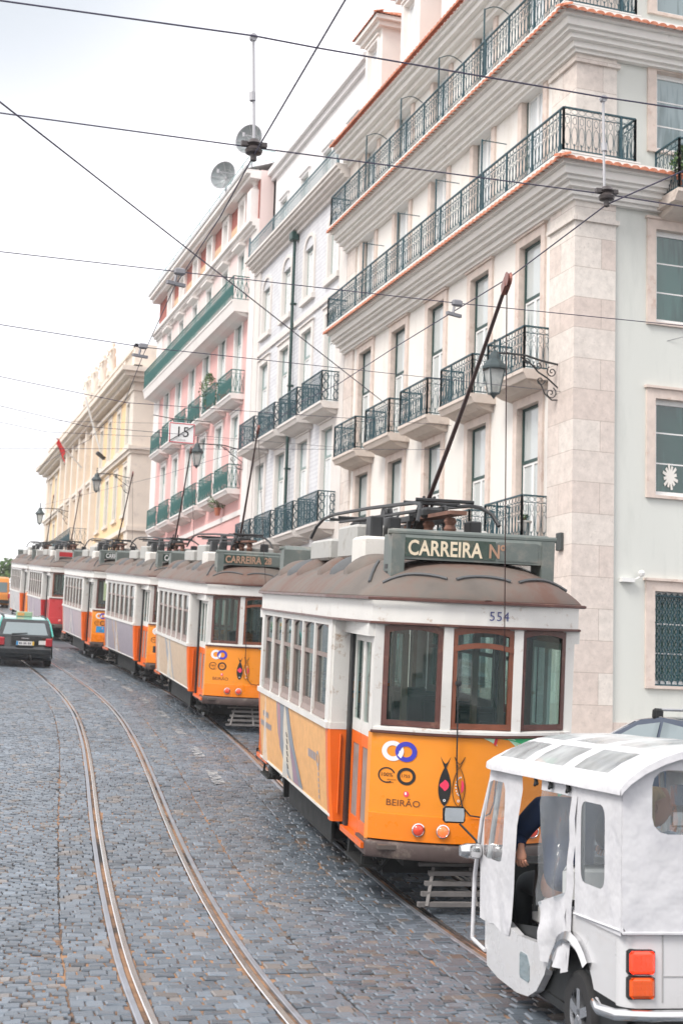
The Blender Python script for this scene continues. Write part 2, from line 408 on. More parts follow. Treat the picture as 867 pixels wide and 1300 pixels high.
# grooved rails: running head, groove, guard lip
m_rail = mat('worn_rail_steel', (.72, .71, .70), .22, var=.06, scale=1.5, metal=1.0, stretch=(3, .5, 1), rvar=.05)
m_lip = mat('dull_rail_steel', (.36, .38, .42), .42, var=.15, scale=5, metal=.7)
m_groove = mat('rusty_groove', (.10, .065, .05), .9, var=.3, scale=10, dirt=(.28, .17, .11), dscale=2)
def rail(t, s, name, label):
    """t: gauge line; s: +1 groove lies towards +t"""
    o = None
    yy = [3 + .5 * i for i in range(0, 70)] + [38 + 2 * i for i in range(0, 45)]
    head = MB(); lip = MB(); gr = MB()
    for mbx, prof in ((head, [(-.052, -.05), (-.052, .002), (-.045, .008), (-.008, .009), (0, .003), (0, -.05)]),
                      (gr, [(0, -.022), (.036, -.022)]), (lip, [(.036, -.05), (.036, .001), (.04, .004), (.075, .004), (.082, -.001), (.082, -.05)])):
        mbx.grid([[tpos(y, t + s * a, z) for a, z in prof] for y in yy])
    o = head.build(name, m_rail, smooth=30); gr.build('groove', m_groove, o, smooth=False); lip.build('guard_lip', m_lip, o)
    return tag(o, label, 'tram rail', 'rails set in the cobbles')
rail(-.45, -1, 'tram_rail', 'left rail of the empty track curving past the taxi')
rail(.45, 1, 'tram_rail', 'right rail of the empty track curving up the street')
rail(GAP - .45, -1, 'tram_rail', 'left rail of the track the trams stand on')
rail(GAP + .45, 1, 'tram_rail', 'right rail beneath the trams nearer the buildings')

# worn painted dashes between the tracks
def worn_paint(name, c):
    m, nt, b = nodes_of(name)
    g = N(nt, 'ShaderNodeNewGeometry'); n = N(nt, 'ShaderNodeTexNoise', Scale=9.0, Detail=5.0); L(nt, g.outputs['Position'], n.inputs[0])
    r = N(nt, 'ShaderNodeValToRGB'); r.color_ramp.elements[0].position = .42; r.color_ramp.elements[1].position = .6; L(nt, n.outputs[0], r.inputs[0])
    L(nt, r.outputs[0], b.inputs['Alpha']); b.inputs['Base Color'].default_value = rgb(c); b.inputs['Roughness'].default_value = .7
    return m
m_paint = worn_paint('worn_road_paint', (.36, .36, .36))
pm = MB()
for k in range(0, 26):
    y = 21.6 + 3.05 * k
    pm.grid([[tpos(y + .2 * j, 1.47 + dx, .0075) for dx in (-.09, .09)] for j in range(8)])
tag(pm.build('road_marking', m_paint), 'faded white dashes painted between the two tram tracks', 'road marking', kind='structure')

# right-hand pavement with kerb (in front of the facades) and around the corner
pv = MB(); kb = MB()
ysw = [23.3] + [24 + 2 * i for i in range(0, 23)] + [69.5]
pv.grid([[(x, y, gz(y) + .115) for x in (10.45, 13.3)] for y in ysw]); pv.grid([[(x, y, gz(y) + .115) for x in (13.3, 45)] for y in (23.45, 25.2)])
kb.grid([[(10.28, y, gz(y) - .05), (10.28, y, gz(y) + .118), (10.3, y, gz(y) + .125), (10.45, y, gz(y) + .125), (10.46, y, gz(y) + .05)] for y in ysw])
kb.grid([[(x, 23.28, gz(23.3) - .05), (x, 23.28, gz(23.3) + .118), (x, 23.3, gz(23.3) + .125), (x, 23.45, gz(23.3) + .125), (x, 23.46, gz(23.3) + .05)] for x in (10.28, 20, 45)])
ysw2 = [74.8 + 2 * i for i in range(30)]
pv.grid([[(x, y, gz(y) + .115) for x in (10.45, 13.3)] for y in ysw2])
kb.grid([[(10.28, y, gz(y) - .05), (10.28, y, gz(y) + .125), (10.45, y, gz(y) + .125), (10.46, y, gz(y) + .05)] for y in ysw2])
tag(pv.build('pavement', m_walk), 'pale limestone pavement in front of the tall facades', 'pavement', kind='structure')
tag(kb.build('kerb', m_kerb), 'stone kerb of the right hand pavement', 'kerb', kind='structure')
# pavement on the far left, beyond the picture edge
pl = MB(); pl.grid([[(x, y, gz(y) + d) for x, d in ((-40, .12), (-7, .12), (-7, -.05))] for y in ys if -60 <= y <= 160])
tag(pl.build('pavement', m_walk), 'pale limestone pavement along the left side of the street', 'pavement', kind='structure')
# ------------------------------------------------------------------ facade toolkit
D = 13.0
class Face:
    """a facade plane: u along, v up, w out of the wall"""
    def __init__(s, axis, c, flip=False): s.axis = axis; s.c = c
    def __call__(s, u, v, w):
        return (s.c - w, u, v) if s.axis == 'Y' else (u, s.c - w, v)
    def off(s, w): return Face(s.axis, s.c - w)

def wall(mb, T, u0, u1, v0, v1, holes, depth=.24):
    holes = [(a - .03, b + .03, c - .03, d + .03) for a, b, c, d in holes]
    us = sorted({u0, u1} | {h[0] for h in holes} | {h[1] for h in holes}); vs = sorted({v0, v1} | {h[2] for h in holes} | {h[3] for h in holes})
    us = [u for u in us if u0 <= u <= u1]; vs = [v for v in vs if v0 <= v <= v1]
    for i in range(len(us) - 1):
        run = None
        for j in range(len(vs) - 1):
            uc = (us[i] + us[i + 1]) / 2; vc = (vs[j] + vs[j + 1]) / 2
            if any(h[0] < uc < h[1] and h[2] < vc < h[3] for h in holes): continue
            mb.face([T(us[i], vs[j], 0), T(us[i + 1], vs[j], 0), T(us[i + 1], vs[j + 1], 0), T(us[i], vs[j + 1], 0)])
    for (a, b, c, d) in holes:
        for (p, q) in (((a, c), (b, c)), ((b, c), (b, d)), ((b, d), (a, d)), ((a, d), (a, c))):
            mb.face([T(p[0], p[1], 0), T(q[0], q[1], 0), T(q[0], q[1], -depth), T(p[0], p[1], -depth)])

_wc = {}
def win_meshes(axis, w, h, st):
    key = (axis, round(w, 2), round(h, 2), id(st))
    if key in _wc: return _wc[key]
    T = Face(axis, 0)
    fr = MB(); sa = MB(); pa = MB(); hw = w / 2
    sw = st.get('sur', .17); sp = st.get('proud', .05); arch = st.get('arch', False)
    def ring(mb, u0, u1, v0, v1, t, w0, w1, bottom=True):
        mb.box(u0, u0 + t, v0, v1, w0, w1, T); mb.box(u1 - t, u1, v0, v1, w0, w1, T)
        mb.box(u0 + t, u1 - t, v1 - t, v1, w0, w1, T)
        if bottom: mb.box(u0 + t, u1 - t, v0, v0 + t, w0, w1, T)
    def archring(mb, r0, r1, vc, w0, w1, n=10):
        A = []; B = []
        for k in range(n + 1):
            a = pi * k / n
            A.append((r0 * cos(a), vc + r0 * .8 * sin(a))); B.append((r1 * cos(a), vc + r1 * .8 * sin(a)))
        rows = [[T(a[0], a[1], w0), T(a[0], a[1], w1), T(b[0], b[1], w1), T(b[0], b[1], w0)] for a, b in zip(A, B)]
        mb.grid(rows, closed_u=True)
    body = h - (hw * .8 if arch else 0)
    # stone surround, proud of the wall
    if sw:
        fr.box(-hw - sw, -hw, 0, body, -.19, sp, T); fr.box(hw, hw + sw, 0, body, -.19, sp, T)
        if arch: archring(fr, hw, hw + sw, body, -.19, sp)
        else:
            fr.box(-hw - sw, hw + sw, body, body + sw, -.19, sp, T); fr.box(-hw - sw - .04, hw + sw + .04, body + sw, body + sw + .05, -.05, sp + .05, T)
        if st.get('sill'): fr.box(-hw - sw - .05, hw + sw + .05, -.18, 0, -.19, sp + .07, T)
        else: fr.box(-hw - sw, hw + sw, -.06, 0, -.19, sp + .01, T)
    # frame and sashes
    z0, z1 = -.15, -.09
    ring(sa, -hw, hw, 0, body, .05, z0, z1)
    tr = st.get('transom', 0)
    top = body * (1 - tr) if tr else body
    if tr: sa.box(-hw + .05, hw - .05, top - .035, top + .035, z0, z1, T)
    if arch: archring(sa, hw - .05, hw, body, z0, z1)
    ws = MB()
    for (a, b) in ((-hw + .05, 0), (0, hw - .05)):
        ring(ws, a, b, .05, top - (.035 if tr else .05), .05, z0 + .01, z1 - .01)
        nb = st.get('bars', 2)
        for k in range(1, nb + 1):
            zz = .05 + (top - .1) * k / (nb + 1); ws.box(a + .05, b - .05, zz - .014, zz + .014, z0 + .02, z1 - .03, T)
    if arch: ws.box(-.02, .02, body, h - .06, z0 + .01, z1 - .01, T)
    pts = [(-hw + .03, .03), (hw - .03, .03), (hw - .03, body - (.0 if arch else .03))]
    if arch: pts += [((hw - .03) * cos(pi * k / 10), body + (hw - .03) * .8 * sin(pi * k / 10)) for k in range(1, 10)]
    pts += [(-hw + .03, body - (.0 if arch else .03))]
    if tr:
        pa.face([T(a, b, -.125) for a, b in ((-hw + .03, .03), (hw - .03, .03), (hw - .03, top), (-hw + .03, top))])
        pt = MB(); pt.face([T(a, b, -.125) for a, b in ((-hw + .03, top), (hw - .03, top), (hw - .03, body - .03), (-hw + .03, body - .03))])
    else:
        pa.face([T(a, b, -.125) for a, b in pts]); pt = None
    res = (mesh_of(fr, 'window', st['stone']) if sw else None, mesh_of(sa, 'frame', st['frame']), mesh_of(ws, 'sash', st['sash']), mesh_of(pa, 'pane', st['pane'], recalc=False),
           mesh_of(pt, 'pane', st.get('pane2', st['pane']), recalc=False) if pt else None)
    _wc[key] = res
    return res

def put_window(par, T, uc, v0, w, h, st, org, label=None, name='window'):
    ms = win_meshes(T.axis, w, h, st)
    p = V(T(uc, v0, 0)) - V(org)
    if ms[0]: o = link(name, ms[0], par); o.location = p; kids = ms[1:]
    else: o = link(name, ms[1], par); o.location = p; kids = ms[2:]
    if label: o['label'] = label
    for nm, me in zip(('frame', 'sash', 'pane', 'pane') if ms[0] else ('sash', 'pane', 'pane'), kids):
        if me: link(nm, me, o)
    return o

# railing patterns ---------------------------------------------------
def rail_run(mb, p0, p1, z0, h, pat, unit=.155, r=.0065):
    """ironwork from p0 to p1 (xy) standing at z0"""
    p0 = V((p0[0], p0[1])); p1 = V((p1[0], p1[1])); d = p1 - p0; ln = d.length
    if ln < .05: return
    d /= ln; n = max(1, round(ln / unit)); u = ln / n
    P = lambda s, z: (p0.x + d.x * s, p0.y + d.y * s, z0 + z)
    mb.bar(P(0, h), P(ln, h), .045, .03); mb.bar(P(0, .05), P(ln, .05), .022, .022); mb.bar(P(0, h - .14), P(ln, h - .14), .015, .015)
    if pat == 'ornate':
        for k in range(n):
            s = k * u; c = s + u / 2
            mb.bar(P(s, .05), P(s, h - .14), .011)
            mb.tube([P(c + .40 * u * sin(a), .05 + .31 * h + .23 * h * -cos(a)) for a in [2 * pi * q / 8 for q in range(9)]], r, 3, caps=False)
            mb.tube([P(c + .3 * u * sin(a), .05 + .66 * h + .09 * h * -cos(a)) for a in [2 * pi * q / 6 for q in range(7)]], r, 3, caps=False)
            mb.bar(P(c, .05), P(c, .05 + .14 * h), .012)
            mb.tube([P(c + .5 * u * sin(a), h - .07 + .055 * -cos(a)) for a in [2 * pi * q / 6 for q in range(7)]], r * .9, 3, caps=False)
        for k in range(0, n + 1, 8): mb.bar(P(k * u, 0), P(k * u, h), .04, .04)
        mb.bar(P(ln, 0), P(ln, h), .04, .04)
    elif pat == 'bars':
        for k in range(n + 1):
            s = k * u
            mb.bar(P(s, .05), P(s, h), .014)
        for s in (.12, ln - .12):
            for q in range(3): mb.tube([P(s + .085 * sin(a), .2 + q * .27 + .12 * -cos(a)) for a in [2 * pi * t / 8 for t in range(9)]], .02, 4, caps=False)
        mb.bar(P(0, 0), P(0, h), .03, .03); mb.bar(P(ln, 0), P(ln, h), .03, .03)
    elif pat == 'cross':
        for k in range(n):
            s = k * u
            mb.bar(P(s, .05), P(s, h), .02); mb.bar(P(s, .08), P(s + u, h - .16), .016); mb.bar(P(s + u, .08), P(s, h - .16), .016)
        mb.bar(P(ln, 0), P(ln, h), .03, .03)

def balcony(par, T, u0, u1, v, dep, h, org, m_slab, m_iron, pat, brackets=True, thick=.2, unit=.155, ends=True, taper=True):
    sl = MB()
    a, b = u0, u1
    sl.strip([(v, 0), (v, dep), (v - .07, dep), (v - .09, dep - .03), (v - thick, dep * .86), (v - thick, 0)], a, b, lambda u, vv, ww: T(u, vv, ww))
    if taper: sl.strip([(v - thick - .002, 0), (v - thick - .002, dep * .75), (v - thick - .1, dep * .45), (v - thick - .16, 0)], a + .12, b - .12, lambda u, vv, ww: T(u, vv, ww))
    o = sl.build('balcony', m_slab, par, org)
    rl = MB(); e = .05
    A = T(a + e, 0, 0); B = T(a + e, 0, dep - e); C_ = T(b - e, 0, dep - e); D_ = T(b - e, 0, 0)
    if ends: rail_run(rl, A, B, v, h, pat, unit)
    rail_run(rl, B, C_, v, h, pat, unit)
    if ends: rail_run(rl, C_, D_, v, h, pat, unit)
    rl.build('railing', m_iron, o, org, recalc=False)
    return o

def tile_edge(mb, pts, z, r=.085, pitch=.2, out=.25):
    """row of round roof-tile ends along a polyline of (x,y); each tile runs inwards and up"""
    for (p0, p1, nrm) in pts:
        d = V((p1[0] - p0[0], p1[1] - p0[1])); ln = d.length; d /= ln; n = int(ln / pitch)
        for k in range(n + 1):
            c = V(p0) + d * (k * ln / n)
            rows = []
            for (q, zz) in ((0, 0), (out, .07)):
                cc = c - V(nrm) * q
                rows.append([(cc.x + d.x * r * cos(a), cc.y + d.y * r * cos(a), z + zz + r * sin(a) * .8) for a in [pi * t / 6 for t in range(7)]])
            mb.grid(rows); mb.face(rows[0])

# materials ----------------------------------------------------------
def stone_blocks(name, c1, c2, mortar, bw, rh, axis='Y', var=.3):
    m, nt, b = nodes_of(name)
    g = N(nt, 'ShaderNodeNewGeometry'); sp = N(nt, 'ShaderNodeSeparateXYZ'); L(nt, g.outputs['Position'], sp.inputs[0])
    ad = N(nt, 'ShaderNodeMath', operation='ADD'); L(nt, sp.outputs[0], ad.inputs[0]); L(nt, sp.outputs[1], ad.inputs[1])
    cb = N(nt, 'ShaderNodeCombineXYZ'); L(nt, ad.outputs[0], cb.inputs[0]); L(nt, sp.outputs[2], cb.inputs[1])
    br = N(nt, 'ShaderNodeTexBrick'); L(nt, cb.outputs[0], br.inputs[0]); br.inputs['Scale'].default_value = 1
    br.inputs['Brick Width'].default_value = bw; br.inputs['Row Height'].default_value = rh; br.inputs['Mortar Size'].default_value = .006; br.inputs['Mortar Smooth'].default_value = .3
    br.inputs['Color1'].default_value = rgb(c1); br.inputs['Color2'].default_value = rgb(c2); br.inputs['Mortar'].default_value = rgb(mortar)
    n = N(nt, 'ShaderNodeTexNoise', Scale=5.0, Detail=10.0, Roughness=.75); L(nt, g.outputs['Position'], n.inputs[0])
    mr = N(nt, 'ShaderNodeMapRange'); L(nt, n.outputs[0], mr.inputs[0]); mr.inputs[1].default_value = .35; mr.inputs[2].default_value = .65; mr.inputs[3].default_value = 1 - var; mr.inputs[4].default_value = 1 + var * .5
    v2 = N(nt, 'ShaderNodeVectorMath', operation='SCALE'); L(nt, br.outputs['Color'], v2.inputs[0]); L(nt, mr.outputs[0], v2.inputs[3])
    n3 = N(nt, 'ShaderNodeTexNoise', Scale=18.0, Detail=6.0, Roughness=.8); L(nt, g.outputs['Position'], n3.inputs[0])
    r3 = N(nt, 'ShaderNodeValToRGB'); L(nt, n3.outputs[0], r3.inputs[0]); r3.color_ramp.elements[0].position = .58; r3.color_ramp.elements[1].position = .72
    mx = N(nt, 'ShaderNodeMix', data_type='RGBA'); L(nt, r3.outputs[0], mx.inputs[0]); L(nt, v2.outputs[0], mx.inputs[6]); mx.inputs[7].default_value = rgb(mul(c1, .55))
    L(nt, mx.outputs[2], b.inputs['Base Color']); b.inputs['Roughness'].default_value = .75
    bp = N(nt, 'ShaderNodeBump', Strength=.4, Distance=.012); L(nt, n.outputs[0], bp.inputs['Height']); L(nt, bp.outputs[0], b.inputs['Normal'])
    return m
m_cream = mat('cream_stucco', (.76, .73, .69), .85, var=.05, scale=.6, dirt=(.56, .50, .44), dscale=1.3, dlo=.54, dhi=.8, stretch=(1, 1, .22), bump=.12, bscale=20)
m_mint = mat('pale_grey_green_stucco', (.63, .645, .61), .85, var=.05, scale=.5, dirt=(.52, .54, .51), dscale=1.4, dlo=.52, dhi=.76, stretch=(1, 1, .2), bump=.1, bscale=20)
m_pier = stone_blocks('pink_limestone_blocks', (.64, .55, .50), (.72, .67, .62), (.40, .33, .29), 1.3, .62, var=.16)
m_surr = mat('pinkish_window_stone', (.66, .56, .50), .75, var=.14, scale=5, dirt=(.5, .36, .30), dscale=3.5, dlo=.56, dhi=.7, bump=.25, bscale=30)
m_corn = mat('white_cornice_plaster', (.80, .78, .75), .8, var=.06, scale=1.2, dirt=(.5, .47, .43), dscale=2.0, dlo=.6, dhi=.78)
m_tile = mat('terracotta_tile', (.50, .17, .09), .75, var=.22, scale=6, dirt=(.62, .34, .24), dscale=5, dlo=.5, dhi=.68)
m_iron = flat('blue_green_iron', (.010, .060, .080), .45)
m_green = flat('dark_green_frame', (.014, .05, .045), .45)
m_white = mat('white_paint', (.78, .78, .77), .5, var=.05, scale=5)
m_slab = mat('weathered_balcony_stone', (.64, .56, .50), .8, var=.12, scale=3, dirt=(.38, .32, .28), dscale=3, dlo=.55, dhi=.72, bump=.2)
m_p_up = pane_mat('upper_window_pane', (.24, .29, .30), (.66, .70, .72), 1.15)
m_p_mid = pane_mat('middle_window_pane', (.13, .19, .185), (.50, .54, .54), 1.0)
m_p_dk = pane_mat('dark_window_pane', (.012, .055, .05), (.03, .10, .09), .6)
ST_NOB = dict(stone=m_surr, frame=m_green, sash=m_white, pane=m_p_mid, pane2=m_p_mid, transom=.4, bars=1, sur=.19)
ST_UP = dict(stone=m_surr, frame=m_green, sash=m_white, pane=m_p_up, bars=1, sur=.19)
ST_SIDE = dict(stone=m_surr, frame=m_white, sash=m_white, pane=m_p_dk, bars=2, sur=.2, sill=False)
ST_SIDE_UP = dict(stone=m_surr, frame=m_white, sash=m_white, pane=pane_mat('sky_lit_pane', (.10, .16, .17), (.25, .33, .35), .8), bars=2, sur=.2)

# ================================================================== corner building
E1, E0 = 39.33, 24.89
org = (D, E0, gz(E0) - .3)
b1 = thing('corner_building', 'cream corner building with two long iron balconies above the first tram', 'building', org)
TS = Face('Y', D); TE = Face('X', E0)
cols = [26.92, 29.57, 32.24, 34.86, 37.52]; W = 1.04
rowsS = [(3.3, 6.24), (6.82, 9.8), (10.78, 13.2), (13.88, 16.07)]
holes = [(c - W / 2, c + W / 2, a, b) for c in cols for a, b in rowsS] + [(c - .6, c + .6, gz(c) + .25, 2.2) for c in cols]
mb = MB(); wall(mb, TS, E0, E1, -2.4, 16.3, holes); mb.build('street_wall', m_cream, b1, org)
sc_ = [15.62, 19.6, 23.5]; SW = 1.66
rowsE = [(.42, 2.28), (4.2, 6.17), (7.75, 9.7), (11.4, 13.1), (14.4, 16.0)]
holes = [(c - SW / 2, c + SW / 2, a, b) for c in sc_ for a, b in rowsE]
mb = MB(); wall(mb, TE, D, 27, -2.4, 16.3, holes); mb.build('side_wall', m_mint, b1, org)
mb = MB(); mb.box(D + 1.2, 26.9, E0 + 1.2, E1 - .02, -2.4, 16.2); mb.box(D + .02, 27, E1 - .3, E1 - .01, -2.4, 16.2); mb.build('inner_wall', m_cream, b1, org)
# stone corner pier, base, belt
mb = MB(); mb.box(D - .07, D + .85, E0 - .07, E0 + 1.03, -2.4, 16.3)
for z in (9.62, 12.95): mb.box(D - .13, D + .91, E0 - .13, E0 + 1.09, z, z + .09)
mb.build('corner_pier', m_pier, b1, org)
mb = MB(); mb.box(D - .06, D + .5, E1 - .75, E1 - .02, -2.4, 16.3); mb.build('end_pilaster', m_pier, b1, org)
mb = MB(); mb.box(D + .853, 27, E0 - .045, E0 + .1, -2.4, -.32); mb.box(D - .05, D + .1, E0 + 1.033, E1 - .76, -2.4, .3); mb.build('plinth', m_pier, b1, org)
def cornice(par, z, dep, org, m, steps, u_end, x_end, ends=True):
    """stepped moulding running along the street face and round the corner; z is its top"""
    mb = MB()
    h = 0
    for (dz, w_) in steps:
        z1 = z - h; z0 = z1 - dz; h += dz + .0
        poly = [(D - w_, u_end), (D - w_, E0 - w_), (x_end, E0 - w_), (x_end, E0 + .2), (D + .2, E0 + .2), (D + .2, u_end)]
        A = [(p[0], p[1], z0) for p in poly]; B = [(p[0], p[1], z1) for p in poly]
        mb.grid([A, B], closed_u=True)
        for q in (A, B):
            mb.face([q[0], q[1], q[4], q[5]]); mb.face([q[1], q[2], q[3], q[4]])
    return mb.build('cornice', m, par, org)
st_ = [(.07, .70), (.09, .62), (.16, .52), (.07, .44), (.1, .34), (.12, .22), (.07, .14)]
cornice(b1, 10.72, .7, org, m_corn, st_, E1, 27); cornice(b1, 13.82, .7, org, m_corn, st_, E1, 27)
cornice(b1, 16.36, .7, org, m_corn, [(.06, .62), (.1, .55), (.14, .45), (.12, .3), (.12, .15)], E1, 27)
for z in (10.60, 13.70, 16.36):
    mb = MB(); tile_edge(mb, [((D - .74, E1 - .05), (D - .74, E0 - .7), (-1, 0)), ((D - .7, E0 - .74), (26.5, E0 - .74), (0, -1))], z + .0, r=.10, pitch=.2, out=.2)
    mb.build('tile_course', m_tile, b1, org, recalc=False)
for z in (10.74, 13.84):
    mb = MB(); a = .64
    mb.box(D - .69, D, E0 - .69, E1 - .02, z, z + .03); mb.box(D, D + 1.05, E0 - .69, E0, z, z + .03)
    o = mb.build('balcony', m_corn, b1, org)
    rl = MB(); pts = [(D, E1 - .1), (D - a, E1 - .1), (D - a, E0 - a), (D + .95, E0 - a), (D + .95, E0)]
    for p, q in zip(pts, pts[1:]): rail_run(rl, p, q, z + .03, .9, 'ornate')
    rl.build('railing', m_iron, o, org, recalc=False)
for i, c in enumerate(cols):
    for j, (a, b) in enumerate(rowsS):
        put_window(b1, TS, c, a, W, b - a, ST_NOB if j < 2 else ST_UP, org)
    balcony(b1, TS, c - .95, c + .95, 6.78, .62, .9, org, m_slab, m_iron, 'ornate')
    balcony(b1, TS, c - .95, c + .95, 3.27, .62, .9, org, m_slab, m_iron, 'ornate')
    d = MB(); d.box(c - .6, c + .6, gz(c) + .1, 2.2, -.2, -.14, lambda u, v, w: TS(u, v, w)); o = d.build('door', m_green, b1, org)
for i, c in enumerate(sc_):
    for j, (a, b) in enumerate(rowsE):
        put_window(b1, TE, c, a, SW, b - a, ST_SIDE_UP if j >= 3 else ST_SIDE, org)
# window guard grille on the ground floor window of the side wall
gr = MB()
for k in range(13): gr.bar(TE(14.83 + k * .132, .44, -.05), TE(14.83 + k * .132, 2.26, -.05), .012)
for k in range(-6, 13):
    for s in (1, -1):
        u0 = 14.8 + k * .14; pts = []
        for q in range(15):
            v = .46 + q * .128; u = u0 + s * q * .07 if s == 1 else u0 + 1.0 - q * .07
            if 14.8 < u < 16.44: pts.append(TE(u, v, -.062))
        if len(pts) > 1: gr.bar(pts[0], pts[-1], .014)
gr.bar(TE(14.79, .44, -.05), TE(16.45, .44, -.05), .03); gr.bar(TE(14.79, 2.2, -.05), TE(16.45, 2.2, -.05), .03)
gr.build('window_grille', m_iron, b1, org, recalc=False)
# paper star stuck on the first floor window
ps = MB(); cu, cv = 15.22, 4.62
for k in range(6):
    a = pi * k / 6 + .2; r_ = .15 + .03 * (k % 2)
    ps.box(-r_, r_, -.022, .022, 0, .004, lambda x, y, z: TE(cu + x * cos(a) - y * sin(a), cv + (x * sin(a) + y * cos(a)) * 1.5, -.11 + z + k * .0006))
ps.build('paper_star', m_cream, b1, org, recalc=False)
# attic: tiled slope with dormers
mb = MB(); mb.grid([[(D - .5, E1 - .05, 16.4), (14.0, E1 - .05, 17.4), (17.0, E1 - .05, 21.0)], [(D - .5, E0 - .4, 16.4), (14.0, E0 + 1, 17.4), (17.0, E0 + 4, 21.0)]])
mb.grid([[(D - .5, E0 - .5, 16.4), (14.0, E0 + 1, 17.4), (17.0, E0 + 4, 21.0)], [(27, E0 - .5, 16.4), (27, E0 + 1, 17.4), (27, E0 + 4, 21.0)]])
rf = mb.build('roof', m_tile, b1, org)
ST_D = dict(stone=m_corn, frame=m_white, sash=m_white, pane=m_p_up, bars=1, sur=.1)
for c in (38.0, 35.0, 32.0, 29.0, 26.4):
    xf = 13.12; hw = .72
    mb = MB(); Td = Face('Y', xf)
    wall(mb, Td, c - hw, c + hw, 16.5, 19.55, [(c - .42, c + .42, 17.55, 19.15)], .18)
    for s in (-1, 1):
        mb.face([(xf, c + s * hw, 16.5), (16.5, c + s * hw, 16.5), (16.5, c + s * hw, 19.55), (xf, c + s * hw, 19.55)])
    o = mb.build('dormer', m_corn, b1, org)
    q = MB(); q.box(xf - .28, 16.4, c - hw - .25, c + hw + .25, 19.55, 19.68); q.box(xf - .16, 16.4, c - hw - .13, c + hw + .13, 19.4, 19.548); q.build('dormer_cornice', m_corn, o, org)
    q = MB(); y0, y1 = c - hw - .3, c + hw + .3; x0 = xf - .33
    q.face([(x0, y0, 19.7), (x0, y1, 19.7), (14.4, c, 20.4)]); q.face([(x0, y0, 19.7), (14.4, c, 20.4), (16.5, c, 20.4), (16.5, y0, 19.7)]); q.face([(x0, y1, 19.7), (14.4, c, 20.4), (16.5, c, 20.4), (16.5, y1, 19.7)])
    tile_edge(q, [((x0, y0), (x0, y1), (-1, 0)), ((x0, y0), (16, y0), (0, -1))], 19.68, r=.07, pitch=.16, out=.25)
    q.build('dormer_roof', m_tile, o, org, recalc=False)
    put_window(b1, Td, c, 17.55, .84, 1.6, ST_D, org)
# lamp hooks and thin brackets on the upper balconies
for c in (28.3, 31.0, 33.6, 36.3):
    for z, hh in ((13.87, 1.75), (10.77, 1.75)):
        mb = MB(); yb = c; mb.bar((D - .6, yb, z), (D - .6, yb, z + hh), .03)
        mb.tube([(D - .6 + .6 * t, yb, z + hh - .02 + (.12 * sin(pi * t) if z > 12 else 0)) for t in [k / 6 for k in range(7)]], .012, 4); mb.build('awning_bracket', m_iron, b1, org)
mb = MB(); mb.box(14.02, 14.3, E0 - .12, E0, 2.42, 2.5); mb.lathe([(.0, -.07), (.05, -.05), (.07, 0), (.05, .05), (0, .07)], (14.42, E0 - .16, 2.6), 10); mb.bar((14.3, E0 - .06, 2.46), (14.42, E0 - .16, 2.55), .03)
mb.build('security_camera', m_white, b1, org)
mb = MB(); mb.bevbox(D - .15, D - .07, 25.15, 25.35, 3.0, 3.35, .01); mb.build('junction_box', flat('dark_box', (.05, .06, .06), .5), b1, org)

# balcony with plants further along the side wall, near the corner building
mb = MB()
o_b = balcony(b1, TE, 14.75, 17.9, 10.28, .95, 1.05, org, m_slab, m_iron, 'ornate', thick=.22)

# ================================================================== white tiled building
W0, W1 = 39.36, 50.2
org = (D, W0, gz(W0) - .3)
b2 = thing('tiled_building', 'white tiled building with four bays and a dark downpipe between cream and pink facades', 'building', org)
def azulejo():
    m, nt, b = nodes_of('white_wall_tiles')
    g = N(nt, 'ShaderNodeNewGeometry'); sp = N(nt, 'ShaderNodeSeparateXYZ'); L(nt, g.outputs['Position'], sp.inputs[0])
    cb = N(nt, 'ShaderNodeCombineXYZ'); L(nt, sp.outputs[1], cb.inputs[0]); L(nt, sp.outputs[2], cb.inputs[1])
    ck = N(nt, 'ShaderNodeTexVoronoi', Scale=7.2); ck.inputs['Randomness'].default_value = .0; L(nt, cb.outputs[0], ck.inputs[0])
    n = N(nt, 'ShaderNodeTexNoise', Scale=2.0, Detail=8.0, Roughness=.7); L(nt, g.outputs['Position'], n.inputs[0])
    a = N(nt, 'ShaderNodeMath', operation='MULTIPLY_ADD'); L(nt, ck.outputs['Distance'], a.inputs[0]); a.inputs[1].default_value = .7; L(nt, n.outputs[0], a.inputs[2])
    r = N(nt, 'ShaderNodeValToRGB'); L(nt, a.outputs[0], r.inputs[0]); r.color_ramp.elements[0].position = .55; r.color_ramp.elements[1].position = .95
    r.color_ramp.elements[0].color = (.66, .67, .69, 1); r.color_ramp.elements[1].color = (.48, .48, .51, 1)
    L(nt, r.outputs[0], b.inputs['Base Color']); b.inputs['Roughness'].default_value = .35
    return m
m_azu = azulejo(); m_wst = mat('pale_facade_stone', (.70, .66, .63), .8, var=.08, scale=2.5, dirt=(.50, .46, .42), dscale=2.5, dlo=.58, dhi=.74)
m_sagi = flat('pale_grey_green_frame', (.24, .32, .31), .5)
ST_W = dict(stone=m_wst, frame=m_sagi, sash=m_white, pane=m_p_up, pane2=m_p_up, transom=.28, bars=0, sur=.2)
ST_WA = dict(stone=m_wst, frame=m_sagi, sash=m_white, pane=m_p_up, bars=1, sur=.15, arch=True, sill=True)
wc = [40.85, 43.42, 46.0, 48.6]
holes = [(c - .55, c + .55, a, b) for c in wc for a, b in ((5.12, 8.12), (8.76, 11.78))] + [(c - .55, c + .55, 12.78, 14.55) for c in wc] + [(c - .65, c + .65, gz(c) + .25, 3.6) for c in wc]
mb = MB(); wall(mb, TS, W0 + .02, W1, -2.2, 15.5, holes); mb.build('street_wall', m_azu, b2, org)
for a, b in ((W1 - .7, W1 - .01), (W0 + .02, W0 + .75)): mb = MB(); mb.box(D - .05, D + .3, a, b, -2.2, 15.5); mb.build('pilaster', m_wst, b2, org)
